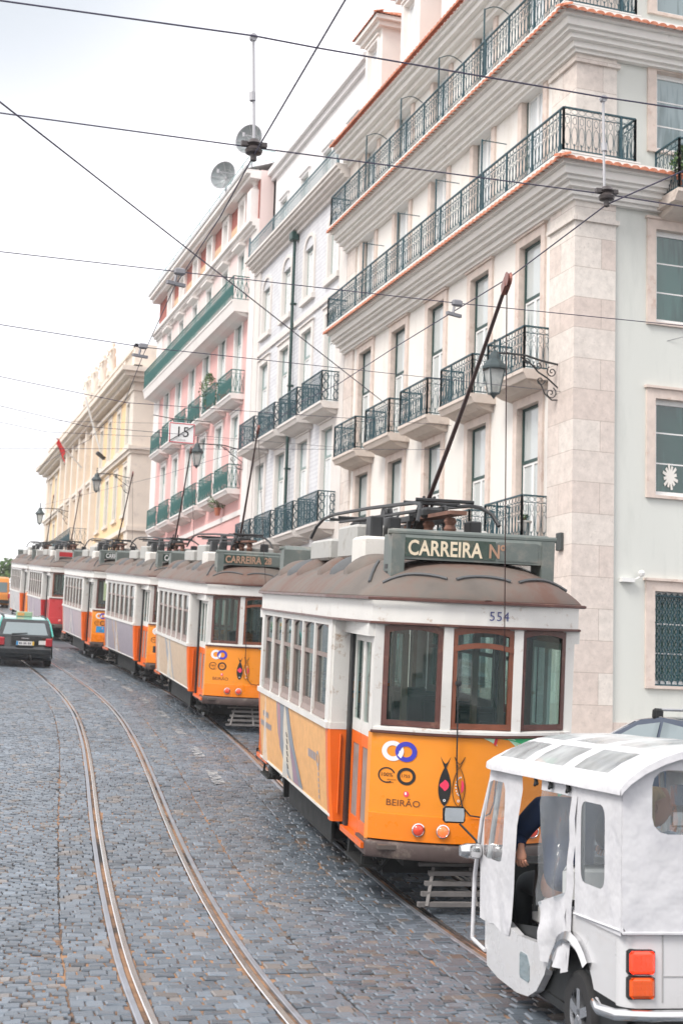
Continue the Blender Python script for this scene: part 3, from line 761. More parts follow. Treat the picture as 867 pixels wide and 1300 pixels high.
for z in (4.35, 12.2): mb = MB(); mb.box(D - .07, D + .1, W0 + .76, W1 - .71, z, z + .18); mb.build('string_course', m_wst, b2, org)
mb = MB(); h = 0
for dz, w_ in [(.08, .5), (.1, .44), (.12, .34), (.1, .22), (.14, .1)]: mb.box(D - w_, D + .6, W0 + .02, W1, 15.95 - h - dz, 15.95 - h); h += dz
mb.build('cornice', m_wst, b2, org)
mb = MB(); mb.box(D + .02, 25, W0 + .05, W1 - .02, 15.3, 15.9); mb.box(D + 1.1, 25, W0 + .05, W1 - .02, -2.2, 15.3); mb.build('inner_wall', m_cream, b2, org)
# attic storey set back
XA = 13.52; TA = Face('Y', XA)
m_wplain = mat('white_attic_plaster', (.72, .71, .71), .8, var=.05, scale=1)
mb = MB(); wall(mb, TA, W0 + .05, W1, 15.9, 19.4, [(c - .45, c + .45, 16.1, 18.0) for c in wc], .15)
mb.box(XA - .25, XA + .3, W0 + .05, W1 + .1, 19.4, 19.62); mb.box(XA - .12, XA + .3, W0 + .05, W1, 19.2, 19.398)
mb.box(XA, 25, W1 - .3, W1 - .01, 15.9, 20.6); mb.box(XA + .4, 25, W0 + .05, W1 - .3, 19.5, 19.7)
mb.build('attic', m_wplain, b2, org)
ST_WD = dict(stone=m_wplain, frame=m_sagi, sash=m_white, pane=m_p_up, bars=1, sur=.1)
for c in wc:
    put_window(b2, TS, c, 5.12, 1.1, 3.0, ST_W, org); put_window(b2, TS, c, 8.76, 1.1, 3.02, ST_W, org)
    put_window(b2, TS, c, 12.88, 1.0, 2.05, ST_WA, org); put_window(b2, TA, c, 16.1, .9, 1.9, ST_WD, org)
    for z in (5.1, 8.72): balcony(b2, TS, c - 1.08, c + 1.08, z, .62, .92, org, m_wst, m_iron, 'bars', unit=.1)
    d = MB(); d.box(c - .65, c + .65, gz(c) + .1, 3.6, -.2, -.14, lambda u, v, w: TS(u, v, w)); d.build('door', m_green, b2, org)
rl = MB(); rail_run(rl, (D - .38, W0 + .1), (D - .38, W1 - .1), 15.95, .62, 'bars', unit=.12); rl.build('railing', flat('grey_blue_rail', (.12, .2, .23), .5), b2, org, recalc=False)
mb = MB(); mb.tube([(D - .12, 44.87, 15.3), (D - .12, 44.87, -.9)], .055, 8); mb.bevbox(D - .28, D - .02, 44.7, 45.04, 15.2, 15.5, .03)
for z in (13, 10.2, 7.4, 4.5): mb.box(D - .19, D, 44.79, 44.95, z, z + .05)
mb.build('downpipe', m_green, b2, org)

# ================================================================== pink building
P0, P1 = 50.22, 69.3
org = (D, P0, gz(P0) - .3)
b3 = thing('pink_building', 'pink building with green balconies and a red brick attic', 'building', org)
m_pink = mat('pink_stucco', (.72, .42, .40), .85, var=.06, scale=.5, dirt=(.64, .40, .38), dscale=1.4, dlo=.54, dhi=.74)
m_palep = mat('pale_pink_stucco', (.74, .60, .58), .85, var=.05, scale=.6)
m_stw = mat('white_stone_trim', (.76, .73, .71), .8, var=.06, scale=2)
m_teal = flat('teal_green_iron', (.014, .12, .11), .5)
m_brickr = mat('red_brick_attic', (.36, .11, .085), .85, var=.25, scale=5, dirt=(.5, .3, .26), dscale=4, dlo=.6, dhi=.7)
ST_P = dict(stone=m_stw, frame=m_sagi, sash=m_white, pane=m_p_up, pane2=m_p_up, transom=.25, bars=1, sur=.16)
pc = [52.55, 55.18, 58.0, 60.72, 63.55, 66.25]
holes = [(c - .52, c + .52, a, b) for c in pc for a, b in ((7.65, 10.57), (11.3, 14.2))] + [(c - .7, c + .7, gz(c) + .25, 5.1) for c in pc]
mb = MB(); wall(mb, TS, P0 + .02, P1, -1, 14.4, holes); mb.build('street_wall', m_pink, b3, org)
mb = MB(); wall(mb, TS, P0 + .02, P1, 14.4, 17.3, [(c - .45, c + .45, 15.0, 17.0) for c in pc]); mb.build('upper_wall', m_palep, b3, org)
for a, b in ((P0 + .02, P0 + .85), (P1 - 1.3, P1)): mb = MB(); mb.box(D - .06, D + .3, a, b, -1, 17.3); mb.build('pilaster', m_stw, b3, org)
mb = MB(); mb.box(D - .05, D, P0 + .86, P1 - 1.31, 6.6, 6.8); mb.build('string_course', m_stw, b3, org)
mb = MB()
for dz0, dz1, w_ in ((17.3, 17.42, .12), (17.42, 17.55, .25), (17.55, 17.7, .36), (19.25, 19.42, .4), (19.42, 19.58, .56)): mb.box(D - w_, D + .5, P0 + .02, P1, dz0, dz1)
mb.build('cornice', m_stw, b3, org)
mb = MB(); wall(mb, TS, P0 + .02, P1, 17.7, 19.25, [(c - .38, c + .38, 17.95, 19.05) for c in pc], .15); mb.build('brick_attic', m_brickr, b3, org)
m_och = mat('ochre_attic_tiles', (.62, .42, .27), .8, var=.25, scale=9)
for a, b in zip(pc, pc[1:]): mb = MB(); mb.box(D - .04, D + .1, a + .75, b - .75, 17.72, 18.45); mb.build('attic_tile_panel', m_och, b3, org)
mb = MB(); mb.box(D - .6, D - .5, P0, P1 + .05, 19.58, 19.7); mb.grid([[(D - .5, y, 19.6), (D + 3, y, 20.9), (24, y, 20.9)] for y in (P0, P1)]); mb.build('roof', mat('grey_roof', (.42, .42, .42), .7), b3, org)
mb = MB(); mb.box(D + .02, 24, P1 - .3, P1 - .01, -1, 19.6); mb.box(D + .02, 24, P0, P0 + .3, 14, 19.6); mb.box(D + 1, 24, P0 + .3, P1 - .3, -1, 17); mb.build('side_wall', m_palep, b3, org)
ST_PA = dict(stone=m_stw, frame=m_white, sash=m_white, pane=m_p_up, bars=0, sur=.2, proud=.12)
for c in pc:
    put_window(b3, TS, c, 7.65, 1.04, 2.92, ST_P, org); put_window(b3, TS, c, 11.3, 1.04, 2.9, ST_P, org)
    put_window(b3, TS, c, 15.0, .9, 2.0, ST_P, org); put_window(b3, TS, c, 17.95, .76, 1.1, ST_PA, org)
    balcony(b3, TS, c - 1.1, c + 1.1, 7.6, .55, .92, org, m_stw, m_teal, 'cross', unit=.17)
    balcony(b3, TS, c - 1.1, c + 1.1, 11.22, .55, .92, org, m_stw, m_teal, 'cross', unit=.17)
    q = MB(); q.strip([(17.12, 0), (17.2, .3), (17.28, .3), (17.3, 0)], c - .6, c + .6, lambda u, v, w: TS(u, v, w)); q.build('window_hood', m_stw, b3, org)
    d = MB(); n = 10
    d.face([TS(c - .66, gz(c) + .1, -.15), TS(c + .66, gz(c) + .1, -.15)] + [TS(c + .66 * cos(pi * k / n), 4.4 + .66 * sin(pi * k / n), -.15) for k in range(n + 1)]); d.build('door', m_green, b3, org)
balcony(b3, TS, P0 + .8, P1 - .35, 14.72, .72, .92, org, m_stw, m_teal, 'cross', unit=.17, thick=.45)
# roof terrace rail
rl = MB()
for k in range(11): rl.bar((D - .2, 50.5 + k * 1.85, 19.6), (D - .2, 50.5 + k * 1.85, 20.5), .03)
rl.bar((D - .2, 50.5, 20.5), (D - .2, 69, 20.5), .03); rl.bar((D - .2, 50.5, 20.1), (D - .2, 69, 20.1), .02); rl.bar((D - .2, 50.5, 20.5), (18, 50.5, 20.5), .03); rl.bar((D - .2, 50.5, 20.1), (18, 50.5, 20.1), .02)
for k in range(1, 4): rl.bar((D - .2 + k * 1.5, 50.5, 19.6), (D - .2 + k * 1.5, 50.5, 20.5), .03)
rl.build('roof_railing', flat('pale_teal_rail', (.35, .5, .5), .5), b3, org, recalc=False)
# urns on the party wall
mb = MB(); mb.box(D - .3, D + .3, P0 + .2, P0 + .8, 17.7, 18.9); mb.lathe([(.1, 0), (.16, .1), (.09, .22), (.26, .5), (.24, .72), (.1, .85), (.07, 1.0), (0, 1.15)], (D - .05, P0 + .5, 18.9), 12); mb.build('stone_urn', m_stw, b3, org, smooth=40)

# ================================================================== yellow palace
Y0, Y1 = 75.0, 112.6
org = (D, Y0, gz(Y0) - .3)
b4 = thing('palace', 'long yellow building with white stone pilasters and rooftop statues at the street end', 'building', org)
m_yel = mat('yellow_stucco', (.80, .58, .33), .85, var=.07, scale=.5)
m_yst = mat('pale_palace_stone', (.72, .65, .57), .8, var=.08, scale=1.0, dirt=(.56, .50, .45), dscale=1.5, dlo=.55, dhi=.7)
ST_Y = dict(stone=m_yst, frame=m_sagi, sash=m_white, pane=m_p_mid, bars=2, sur=.22, sill=True)
yc = [76.9 + 3.05 * k for k in range(12)]
holes = [(c - .5, c + .5, a, b) for c in yc for a, b in ((13.25, 15.6), (9.45, 12.1), (5.2, 7.6))]
TY = Face('X', Y0)
mb = MB(); wall(mb, TS, Y0, Y1, 0, 16.4, holes); mb.build('street_wall', m_yel, b4, org)
sh = [(c - .5, c + .5, a, b) for c in (20.5, 23.5) for a, b in ((13.25, 15.6), (9.45, 12.1))]
mb = MB(); wall(mb, TY, D, 30, 0, 16.4, sh); mb.build('side_wall', m_yst, b4, org)
mb = MB(); mb.box(D - .12, D + 1.6, Y0 - .12, Y0 + 1.0, 0, 16.4); mb.build('pilaster', m_yst, b4, org)
for k, c in enumerate(yc[:-1]):
    if 3 <= k <= 8: mb = MB(); mb.box(D - .35, D + .1, c + 1.2, c + 1.85, 4.5, 16.4); mb.build('pilaster', m_yst, b4, org)
mb = MB(); mb.box(D - .15, D + .1, Y1 - 1.2, Y1, 0, 16.4); mb.build('pilaster', m_yst, b4, org)
mb = MB()
def ybox(w_, z0, z1): mb.box(D - w_, D + .4, Y0 - w_, Y1 + w_, z0, z1); mb.box(D + .4, 30, Y0 - w_, Y0 + .3, z0, z1)
ybox(.2, 12.55, 12.75); ybox(.3, 12.75, 12.95); ybox(.2, 8.4, 8.65)
ybox(.2, 15.95, 16.15); ybox(.45, 16.4, 16.62); ybox(.75, 16.62, 16.85); ybox(.95, 16.85, 17.1)
mb.build('cornice', m_yst, b4, org)
mb = MB(); mb.box(D - .2, D + .25, Y0 - .2, Y1, 17.1, 17.35); mb.box(D - .2, D + .25, Y0 - .2, Y1, 18.3, 18.5); mb.box(D - .2, 30, Y0 - .2, Y0 + .25, 17.1, 18.5)
y = Y0
while y < Y1 - 1:
    mb.box(D - .15, D + .2, y, y + .9, 17.35, 18.3)
    for k in range(5): mb.box(D - .08, D + .12, y + 1.1 + k * .4, y + 1.28 + k * .4, 17.35, 18.3)
    y += 3.05
mb.build('parapet', m_yst, b4, org)
mb = MB(); mb.box(D + .6, 28, Y0 + .6, Y1, 16.9, 17.2); mb.box(D + 1.5, 29.9, Y0 + 1, Y1, 0, 16.9); mb.build('roof', m_yst, b4, org)
mb = MB(); mb.box(16.2, 19.5, 78.2, 84, 17.1, 21.3); mb.face([(16, 78, 21.3), (19.7, 78, 21.3), (17.85, 78, 22.6)]); mb.face([(16, 84.2, 21.3), (19.7, 84.2, 21.3), (17.85, 84.2, 22.6)]); mb.face([(15.9, 77.9, 21.3), (15.9, 84.2, 21.3), (17.85, 84.2, 22.7), (17.85, 77.9, 22.7)]); mb.face([(19.8, 77.9, 21.3), (19.8, 84.2, 21.3), (17.85, 84.2, 22.7), (17.85, 77.9, 22.7)])
mb.build('rooftop_room', mat('orange_stucco', (.72, .38, .12), .8, var=.08), b4, org)
for c in yc:
    for a, b in ((13.25, 15.6), (9.45, 12.1), (5.2, 7.6)): put_window(b4, TS, c, a, 1.0, b - a, ST_Y, org)
for c in (20.5, 23.5):
    for a, b in ((13.25, 15.6), (9.45, 12.1)): put_window(b4, TY, c, a, 1.0, b - a, ST_Y, org)
balcony(b4, TS, 89.0, 99.5, 8.9, 1.3, 1.0, org, m_yst, m_iron, 'cross', unit=.3, thick=.5)
# statues standing on the parapet (stone figures: robe, shoulders, head)
for i, y in enumerate((83.6, 86.8, 90.2, 93.2)):
    st = MB(); c = (D - .02, y, 18.5)
    st.box(D - .3, D + .26, y - .3, y + .3, 18.5, 18.75)
    rows = []
    for (rx, ry, z) in ((.30, .34, .25), (.26, .30, .5), (.24, .27, .9), (.25, .3, 1.15), (.18, .22, 1.3), (.22, .3, 1.55), (.2, .32, 1.68), (.08, .09, 1.76), (.08, .08, 1.82), (.12, .11, 1.9), (.12, .11, 2.0), (.05, .05, 2.08)):
        rows.append([(D - .02 + rx * cos(a) * (1 + .12 * sin(3 * a + z * 4)), y + ry * sin(a) + .05 * sin(z * 3 + i), 18.5 + z) for a in [2 * pi * k / 14 for k in range(14)]])
    st.grid(rows, closed_u=True); st.face(rows[-1])
    st.tube([(D - .15, y - .28, 20.1), (D - .35, y - .42, 19.85), (D - .4, y - .3, 20.0 + .1 * i)], .07, 6); st.tube([(D - .15, y + .28, 20.1), (D - .25, y + .42, 19.8), (D - .3, y + .2, 19.6)], .07, 6)
    st.build('statue', m_yst, b4, org, smooth=50)
# glazed roof structure and pale block closing the far end
# ------------------------------------------------------------------ trams
HY = 2.615; YF = 3.80; BOW = .33; HWF = .985
def dashy(x): return YF + BOW * max(0, 1 - (x / HWF) ** 2)
m_twhite = mat('tram_white_enamel', (.70, .69, .66), .38, var=.07, scale=3, dirt=(.38, .27, .19), dscale=6.5, dlo=.585, dhi=.70, bump=.05)
m_orange = mat('tram_orange_enamel', (.83, .275, .018), .35, var=.06, scale=2.5, dirt=(.45, .16, .05), dscale=6, dlo=.64, dhi=.76, coat=.25)
m_dorange = mat('tram_deep_orange', (.78, .14, .008), .38, var=.08, scale=4, dirt=(.4, .10, .03), dscale=7, dlo=.62, dhi=.74, coat=.2)
m_lorange = mat('tram_light_orange_band', (.86, .225, .008), .32, var=.05, scale=3, dirt=(.6, .3, .15), dscale=5, dlo=.64, dhi=.74, coat=.3)
m_red = mat('tram_red_enamel', (.48, .02, .025), .35, var=.1, scale=3, coat=.25, dirt=(.3, .05, .05), dscale=6, dlo=.62, dhi=.75)
m_wood = mat('varnished_brown_wood', (.095, .035, .028), .4, var=.25, scale=9, dirt=(.19, .09, .06), dscale=6, dlo=.55, dhi=.7, coat=.2)
m_wood2 = mat('orange_brown_wood', (.19, .06, .03), .4, var=.2, scale=9, coat=.2)
m_grwood = mat('grey_brown_sill', (.27, .21, .19), .6, var=.25, scale=8)
m_bumper = mat('dark_brown_bumper', (.085, .06, .055), .6, var=.3, scale=6, dirt=(.22, .18, .15), dscale=4, dlo=.56, dhi=.7)
m_under = mat('sooty_underframe', (.014, .016, .016), .7, var=.4, scale=6)
m_steel = mat('dull_steel', (.30, .31, .31), .5, var=.3, scale=8, metal=.6)
m_slat = mat('weathered_guard_slat', (.16, .15, .145), .7, var=.3, scale=8)
m_roofc = mat('tram_roof_canvas', (.115, .097, .083), .66, var=.22, scale=1.8, col2=(.16, .137, .118), dirt=(.13, .070, .052), dscale=.9, dlo=.45, dhi=.64, bump=.2, bscale=8, stretch=(1, 1, .6))
m_roofb = mat('tram_roof_end_brown', (.20, .095, .075), .72, var=.2, scale=2, col2=(.25, .13, .10), dirt=(.15, .12, .11), dscale=1.6, dlo=.5, dhi=.68, bump=.2, bscale=8)
m_roofg = mat('tram_roof_grey', (.10, .105, .11), .75, var=.2, scale=3, bump=.2)
m_boardg = mat('sign_box_grey_green', (.13, .155, .145), .55, var=.22, scale=3, dirt=(.24, .22, .19), dscale=3, dlo=.52, dhi=.7)
m_boardd = mat('sign_glass_dark_green', (.045, .075, .06), .25, var=.3, scale=5, dirt=(.12, .10, .07), dscale=5, dlo=.5, dhi=.7)
m_letter = mat('cream_lettering', (.72, .62, .46), .6, var=.12, scale=14)
m_letter_old = mat('faded_lettering', (.40, .24, .16), .6, var=.15, scale=14)
m_cab = mat('rooftop_cabinet_grey', (.42, .42, .40), .6, var=.12, scale=4, dirt=(.25, .23, .2), dscale=4, dlo=.55, dhi=.7)
m_cabw = mat('rooftop_cabinet_white', (.68, .66, .62), .6, var=.08, scale=4, dirt=(.4, .34, .28), dscale=4, dlo=.6, dhi=.72)
m_black = flat('black_iron', (.02, .022, .024), .5)
m_pole = mat('trolley_pole_brown', (.06, .028, .026), .5, var=.3, scale=5)
m_rust = mat('rusty_plank', (.20, .10, .07), .8, var=.25, scale=8)
m_chrome = flat('chrome', (.75, .75, .75), .12, metal=1.0)
m_seat = flat('dark_seat', (.03, .05, .05), .5); m_floor = flat('tram_floor', (.10, .08, .07), .7)
m_int = mat('tram_interior_wood', (.22, .14, .09), .5, var=.2, scale=4)
m_ceil = flat('tram_ceiling_cream', (.48, .46, .40), .6)
m_tglass = glass_mat('tram_window_glass', (.60, .77, .74), .015, 1.0, body=(.05, .13, .12), bodyfac=.07)
m_tglass2 = glass_mat('tram_side_glass', (.45, .56, .54), .02, 1.0, body=(.10, .15, .15), bodyfac=.25, ior=1.6)
m_lampred = None
def lamp_mat(name, col, e, rough=.15):
    m, nt, b = nodes_of(name); b.inputs['Base Color'].default_value = rgb(col); b.inputs['Roughness'].default_value = rough
    b.inputs['Coat Weight'].default_value = 1.0
    if e: b.inputs['Emission Color'].default_value = rgb(col); b.inputs['Emission Strength'].default_value = e
    return m
m_lens = lamp_mat('red_lamp_lens', (.62, .05, .02), .25); m_lenson = lamp_mat('glowing_lamp', (1.0, .12, .03), .8)
m_blue = flat('blue_decal', (.05, .05, .45), .4); m_wd = flat('white_decal', (.75, .75, .76), .4); m_bd = flat('black_decal', (.02, .02, .02), .4)
m_pk = flat('pink_decal', (.80, .05, .12), .4); m_gr = flat('green_decal', (.03, .42, .16), .35); m_gr2 = flat('light_green_decal', (.45, .70, .50), .35); m_rd = flat('red_decal', (.55, .03, .05), .4)
m_sky = flat('bright_blue_poster', (.03, .30, .62), .4)

_tc = {}
def part(name, key, fn, mats, par, smooth=False, recalc=True):
    """cached mesh shared by all trams; fn(mb) fills it"""
    if not isinstance(mats, (list, tuple)): mats = [mats]
    k = (key, tuple(m.name for m in mats))
    if k not in _tc:
        mb = MB(); fn(mb); _tc[k] = mesh_of(mb, name, mats, None, smooth, recalc)
    return link(name, _tc[k], par)

def sidex(z):
    """half width of the saloon side at height z: belt 1.19, tucked in at the bottom"""
    if z >= 1.6: return 1.19
    return 1.12 + .07 * min(1, max(0, (z - .71) / .89)) ** .7

def tram(origin, yaw, pitch, label, c, roll=0.0, front_detail=True, group='trams queued along the street'):
    fw = V((sin(yaw) * cos(pitch), -cos(yaw) * cos(pitch), sin(pitch))); ax = V((cos(yaw), sin(yaw), 0)); up = ax.cross(-fw) * 1.0
    # local x: picture right, local y: towards the camera, local z: up  (left-handed triple is avoided by mirroring x)
    up = fw.cross(ax) * -1
    if up.z < 0: up = -up
    M = Matrix(((-ax.x, fw.x, up.x, origin[0]), (-ax.y, fw.y, up.y, origin[1]), (-ax.z, fw.z, up.z, origin[2]), (0, 0, 0, 1)))
    if roll: M = M @ Matrix.Rotation(roll, 4, 'Y')
    r = thing('tram', label, 'tram', group=group, M=M)
    # NB: local +x is the tram's own left when it faces +y, i.e. picture-left sides have positive x here
    body = c['body']; deep = c['deep']; band = c['band']
    # ---- lower saloon sides
    for s, nm in ((1, 'poster'), (-1, 'plain')):
        def f(mb, s=s):
            zs = [.71, .8, .95, 1.15, 1.35, 1.5, 1.6]
            mb.grid([[(s * sidex(z), y, z) for z in zs] for y in (-HY, -1.3, 0, 1.3, HY)])
            mb.grid([[(s * (sidex(z) - .04), y, z) for z in zs] for y in (HY, -HY)])
            for y in (-HY, HY): mb.grid([[(s * sidex(z), y, z), (s * (sidex(z) - .04), y, z)] for z in zs])
            mb.face([(s * sidex(.71), -HY, .71), (s * sidex(.71), HY, .71), (s * (sidex(.71) - .04), HY, .71), (s * (sidex(.71) - .04), -HY, .71)])
        sp = part('side_panel', 'sp%d' % s, f, c['side'] if s == 1 else body, r)
        def edge(mb, s=s):
            mb.box(min(s * 1.10, s * 1.135), max(s * 1.10, s * 1.135), -HY, HY, .70, .725)
            mb.box(min(s * 1.17, s * 1.215), max(s * 1.17, s * 1.215), -HY - .02, HY + .02, 1.602, 1.665)
            for y in (-1.95, -.2): mb.box(min(s * 1.12, s * 1.192), max(s * 1.12, s * 1.192), y - .006, y + .006, .73, 1.6)
        part('belt_strip', 'edge%d' % s, edge, m_twhite, r)
    for s in (1, -1):
        for e in (1, -1):
            def f(mb, s=s, e=e):
                # corner end panel facing along the tram, then recess jamb
                zs = [.66, .95, 1.3, 1.6]
                xi = 1.0
                mb.grid([[(s * (sidex(z) + .003), e * (HY - .12), z), (s * (sidex(z) + .003), e * (HY + .0), z), (s * (sidex(z) - .02), e * (HY + .035), z), (s * xi, e * (HY + .035), z), (s * xi, e * (HY - .12), z)] for z in zs])
                mb.face([(s * 1.115, e * (HY - .12), .66), (s * 1.115, e * HY, .66), (s * xi, e * (HY + .03), .66), (s * xi, e * (HY - .12), .66)])
                mb.tube([(s * 1.06, e * (HY + .05), .75), (s * 1.06, e * (HY + .05), 1.55)], .011, 6)
            part('corner_panel', 'cp%d%d' % (s, e), f, deep, r)
    # ---- white upper works: pillars, window band rails, fascia
    WY = [-2.36, -1.58, -.79, 0, .79, 1.58, 2.37]     # pillar centres between six windows
    def f(mb):
        for s in (1, -1):
            X0, X1 = (1.13, 1.19) if s == 1 else (-1.19, -1.13)
            mb.box(X0, X1, -HY, -2.40, 1.665, 2.66); mb.box(X0, X1, 2.41, HY, 1.665, 2.66)
            for y in WY[1:-1]: mb.box(X0, X1, y - .035, y + .035, 1.665, 2.66)
            mb.box(X0, X1, -HY, HY, 2.66, 2.74)
            for e in (1, -1):
                # end pillar face
                y0, y1 = sorted((e * (HY - .1), e * (HY + .032)))
                xa, xb = sorted((s * 1.0, s * 1.165)); mb.box(xa, xb, y0, y1, 1.6, 2.74)
                mb.box(xa, xb + .012 * s if s > 0 else xb, y0 - .004, y1 + .008, 1.6, 1.665)
        # fascia round the whole roof edge
        out = outline(.0); inn = outline(-.06)
        zs = (2.735, 2.955)
        mb.grid([[(x, y, zs[0]) for x, y in inn], [(x, y, zs[0]) for x, y in out], [(x, y, zs[1]) for x, y in out], [(x, y, zs[1]) for x, y in inn]], closed_u=True)
    def outline(o):
        pts = []
        n = 10
        for e in (1, -1):
            q = [(1.205 + o, 0), (1.205 + o, 2.55), (1.16 + o, 2.95)]
            q += [((HWF + .05 + o) * (1 - k / n * 2), (dashy(min(HWF, (HWF) * abs(1 - k / n * 2))) + .02 + o)) for k in range(n + 1)]
            q += [(-1.16 - o, 2.95), (-1.205 - o, 2.55)]
            pts += [(x * e, y * e) for x, y in q]
        return pts
    part('upper_body', 'upper', f, m_twhite, r)
    def f(mb):
        for zz, o, rr in ((2.735, .012, .014), (2.965, .045, .018)):
            pts = [(x, y, zz) for x, y in outline(o)]; mb.tube(pts + [pts[0]], rr, 5, caps=False)
    part('cornice_strip', 'corn', f, c.get('strip', m_wood), r)
    # ---- side windows
    for s in (1, -1):
        for k in range(6):
            y0 = WY[k] + .035; y1 = WY[k + 1] - .035
            def f(mb, s=s, y0=y0, y1=y1):
                a, b = (1.125, 1.165) if s > 0 else (-1.165, -1.125)
                t = .028
                mb.box(a, b, y0, y0 + t, 1.67, 2.6); mb.box(a, b, y1 - t, y1, 1.67, 2.6)
                # slanted inner lower sill board
                sx = s * 1.18
                mb.face([(s * 1.185, y0, 1.67), (s * 1.185, y1, 1.67), (s * 1.14, y1, 1.80), (s * 1.14, y0, 1.80)]); mb.box(a, b, y0 + t, y1 - t, 1.67, 1.80)
                mb.box(a + .0, b, y0 + t, y1 - t, 2.31, 2.355)
                # arched head
                n = 8; yc = (y0 + y1) / 2; hw = (y1 - y0) / 2
                for q in range(n):
                    u0 = -1 + 2 * q / n; u1 = -1 + 2 * (q + 1) / n
                    h0 = 2.58 + .075 * (1 - u0 ** 2) ** .5; h1 = 2.58 + .075 * (1 - u1 ** 2) ** .5
                    for xx in (a, b): mb.face([(xx, yc + u0 * hw, h0), (xx, yc + u1 * hw, h1), (xx, yc + u1 * hw, 2.665), (xx, yc + u0 * hw, 2.665)])
                    mb.face([(a, yc + u0 * hw, h0), (a, yc + u1 * hw, h1), (b, yc + u1 * hw, h1), (b, yc + u0 * hw, h0)])
            o = part('side_window', 'sw%d%d' % (s, k), f, m_grwood, r)
            def g(mb, s=s, y0=y0, y1=y1, k=k):
                x = s * 1.135
                mb.face([(x, y0 + .02, 1.8), (x, y1 - .02, 1.8), (x, y1 - .02, 2.31), (x, y0 + .02, 2.31)])
                mb.face([(x + s * .012, y0 + .02, 2.355), (x + s * .012, y1 - .02, 2.355), (x + s * .012, y1 - .02, 2.65), (x + s * .012, y0 + .02, 2.65)])
            part('pane', 'sp%d%d' % (s, k), g, m_tglass2, o, recalc=False)
    # ---- platforms (front e=+1 faces the camera)
    for e in (1, -1):
        E_ = lambda x, y, z, e=e: (x * e, y * e, z)
        tagk = 'e%d' % e
        def f(mb):
            n = 16; xs = [-HWF + 2 * HWF * k / n for k in range(n + 1)]
            mb.grid([[E_(x, dashy(x) + o, z) for z, o in ((.93, .0), (1.2, .0), (1.5, .0), (1.69, 0))] for x in xs])
            mb.grid([[E_(x, dashy(x) - .03, z) for z in (.7, 1.69)] for x in xs])
            for s in (1, -1):
                mb.grid([[E_(s * HWF, YF, z), E_(s * (HWF + .012), YF - .10, z), E_(s * (HWF - .03), YF - .10, z), E_(s * (HWF - .03), YF, z)] for z in (.62, 1.0, 1.69)])
        dp = part('dash_panel', 'dash' + tagk, f, body, r, smooth=35)
        def f(mb):
            n = 16; xs = [-HWF + 2 * HWF * k / n for k in range(n + 1)]
            mb.grid([[E_(x * 1.004, dashy(x) + o, z) for z, o in ((.945, -.01), (.94, .016), (.9, .018), (.7, .014), (.69, -.02))] for x in xs])
        part('dash_band', 'band' + tagk, f, band, r, smooth=35)
        def f(mb):
            n = 16; xs = [-HWF - .03 + 2 * (HWF + .03) * k / n for k in range(n + 1)]
            mb.grid([[E_(x, dashy(min(HWF, abs(x))) + o, z) for z, o in ((.685, -.05), (.68, .05), (.66, .06), (.55, .055), (.53, .04), (.52, -.06))] for x in xs])
            for s in (1, -1): mb.box(*sorted((e * s * .95, e * s * 1.0)), *sorted((e * (YF - .5), e * (YF + .02))), .53, .66)
            # towing plate with bolts
            for bx in (-.06, .06):
                for bz in (.575, .63): mb.lathe([(0, -.01), (.014, -.01), (.014, .01), (0, .012)], E_(bx, dashy(0) + .068, bz), 8, 'y')
        part('bumper', 'bump' + tagk, f, c.get('bump', m_bumper), r, smooth=35)
        def f(mb):
            n = 16; xs = [-HWF - .02 + 2 * (HWF + .02) * k / n for k in range(n + 1)]
            for z, o, rr in ((1.705, .02, .014),):
                mb.tube([E_(x, dashy(min(HWF, abs(x))) + o, z) for x in xs], rr, 6)
        part('belt_moulding', 'mould' + tagk, f, m_wood if c.get('strip') is None else c['strip'], r)
        def f(mb):
            # posts, sill rail and head rail of the platform front
            for x in (-HWF + .03, -.345, .345, HWF - .03):
                y = dashy(x); w = .045
                mb.box(*sorted((e * (x - w), e * (x + w))), *sorted((e * (y - .06), e * (y + .006))), 1.72, 2.74)
            n = 16; xs = [-HWF + 2 * HWF * k / n for k in range(n + 1)]
            mb.grid([[E_(x, dashy(x) - .06, 1.7), E_(x, dashy(x) + .03, 1.72), E_(x, dashy(x) + .03, 1.745), E_(x, dashy(x) - .06, 1.765)] for x in xs])
            for s in (1, -1):   # return post beside the door
                mb.box(*sorted((e * s * (HWF - .05), e * s * (HWF + .01))), *sorted((e * (YF - .13), e * YF)), 1.7, 2.74)
                mb.box(*sorted((e * s * .99, e * s * 1.06)), *sorted((e * (HY + .035), e * (YF - .0))), 2.60, 2.74)
        part('front_post', 'posts' + tagk, f, m_twhite, r)
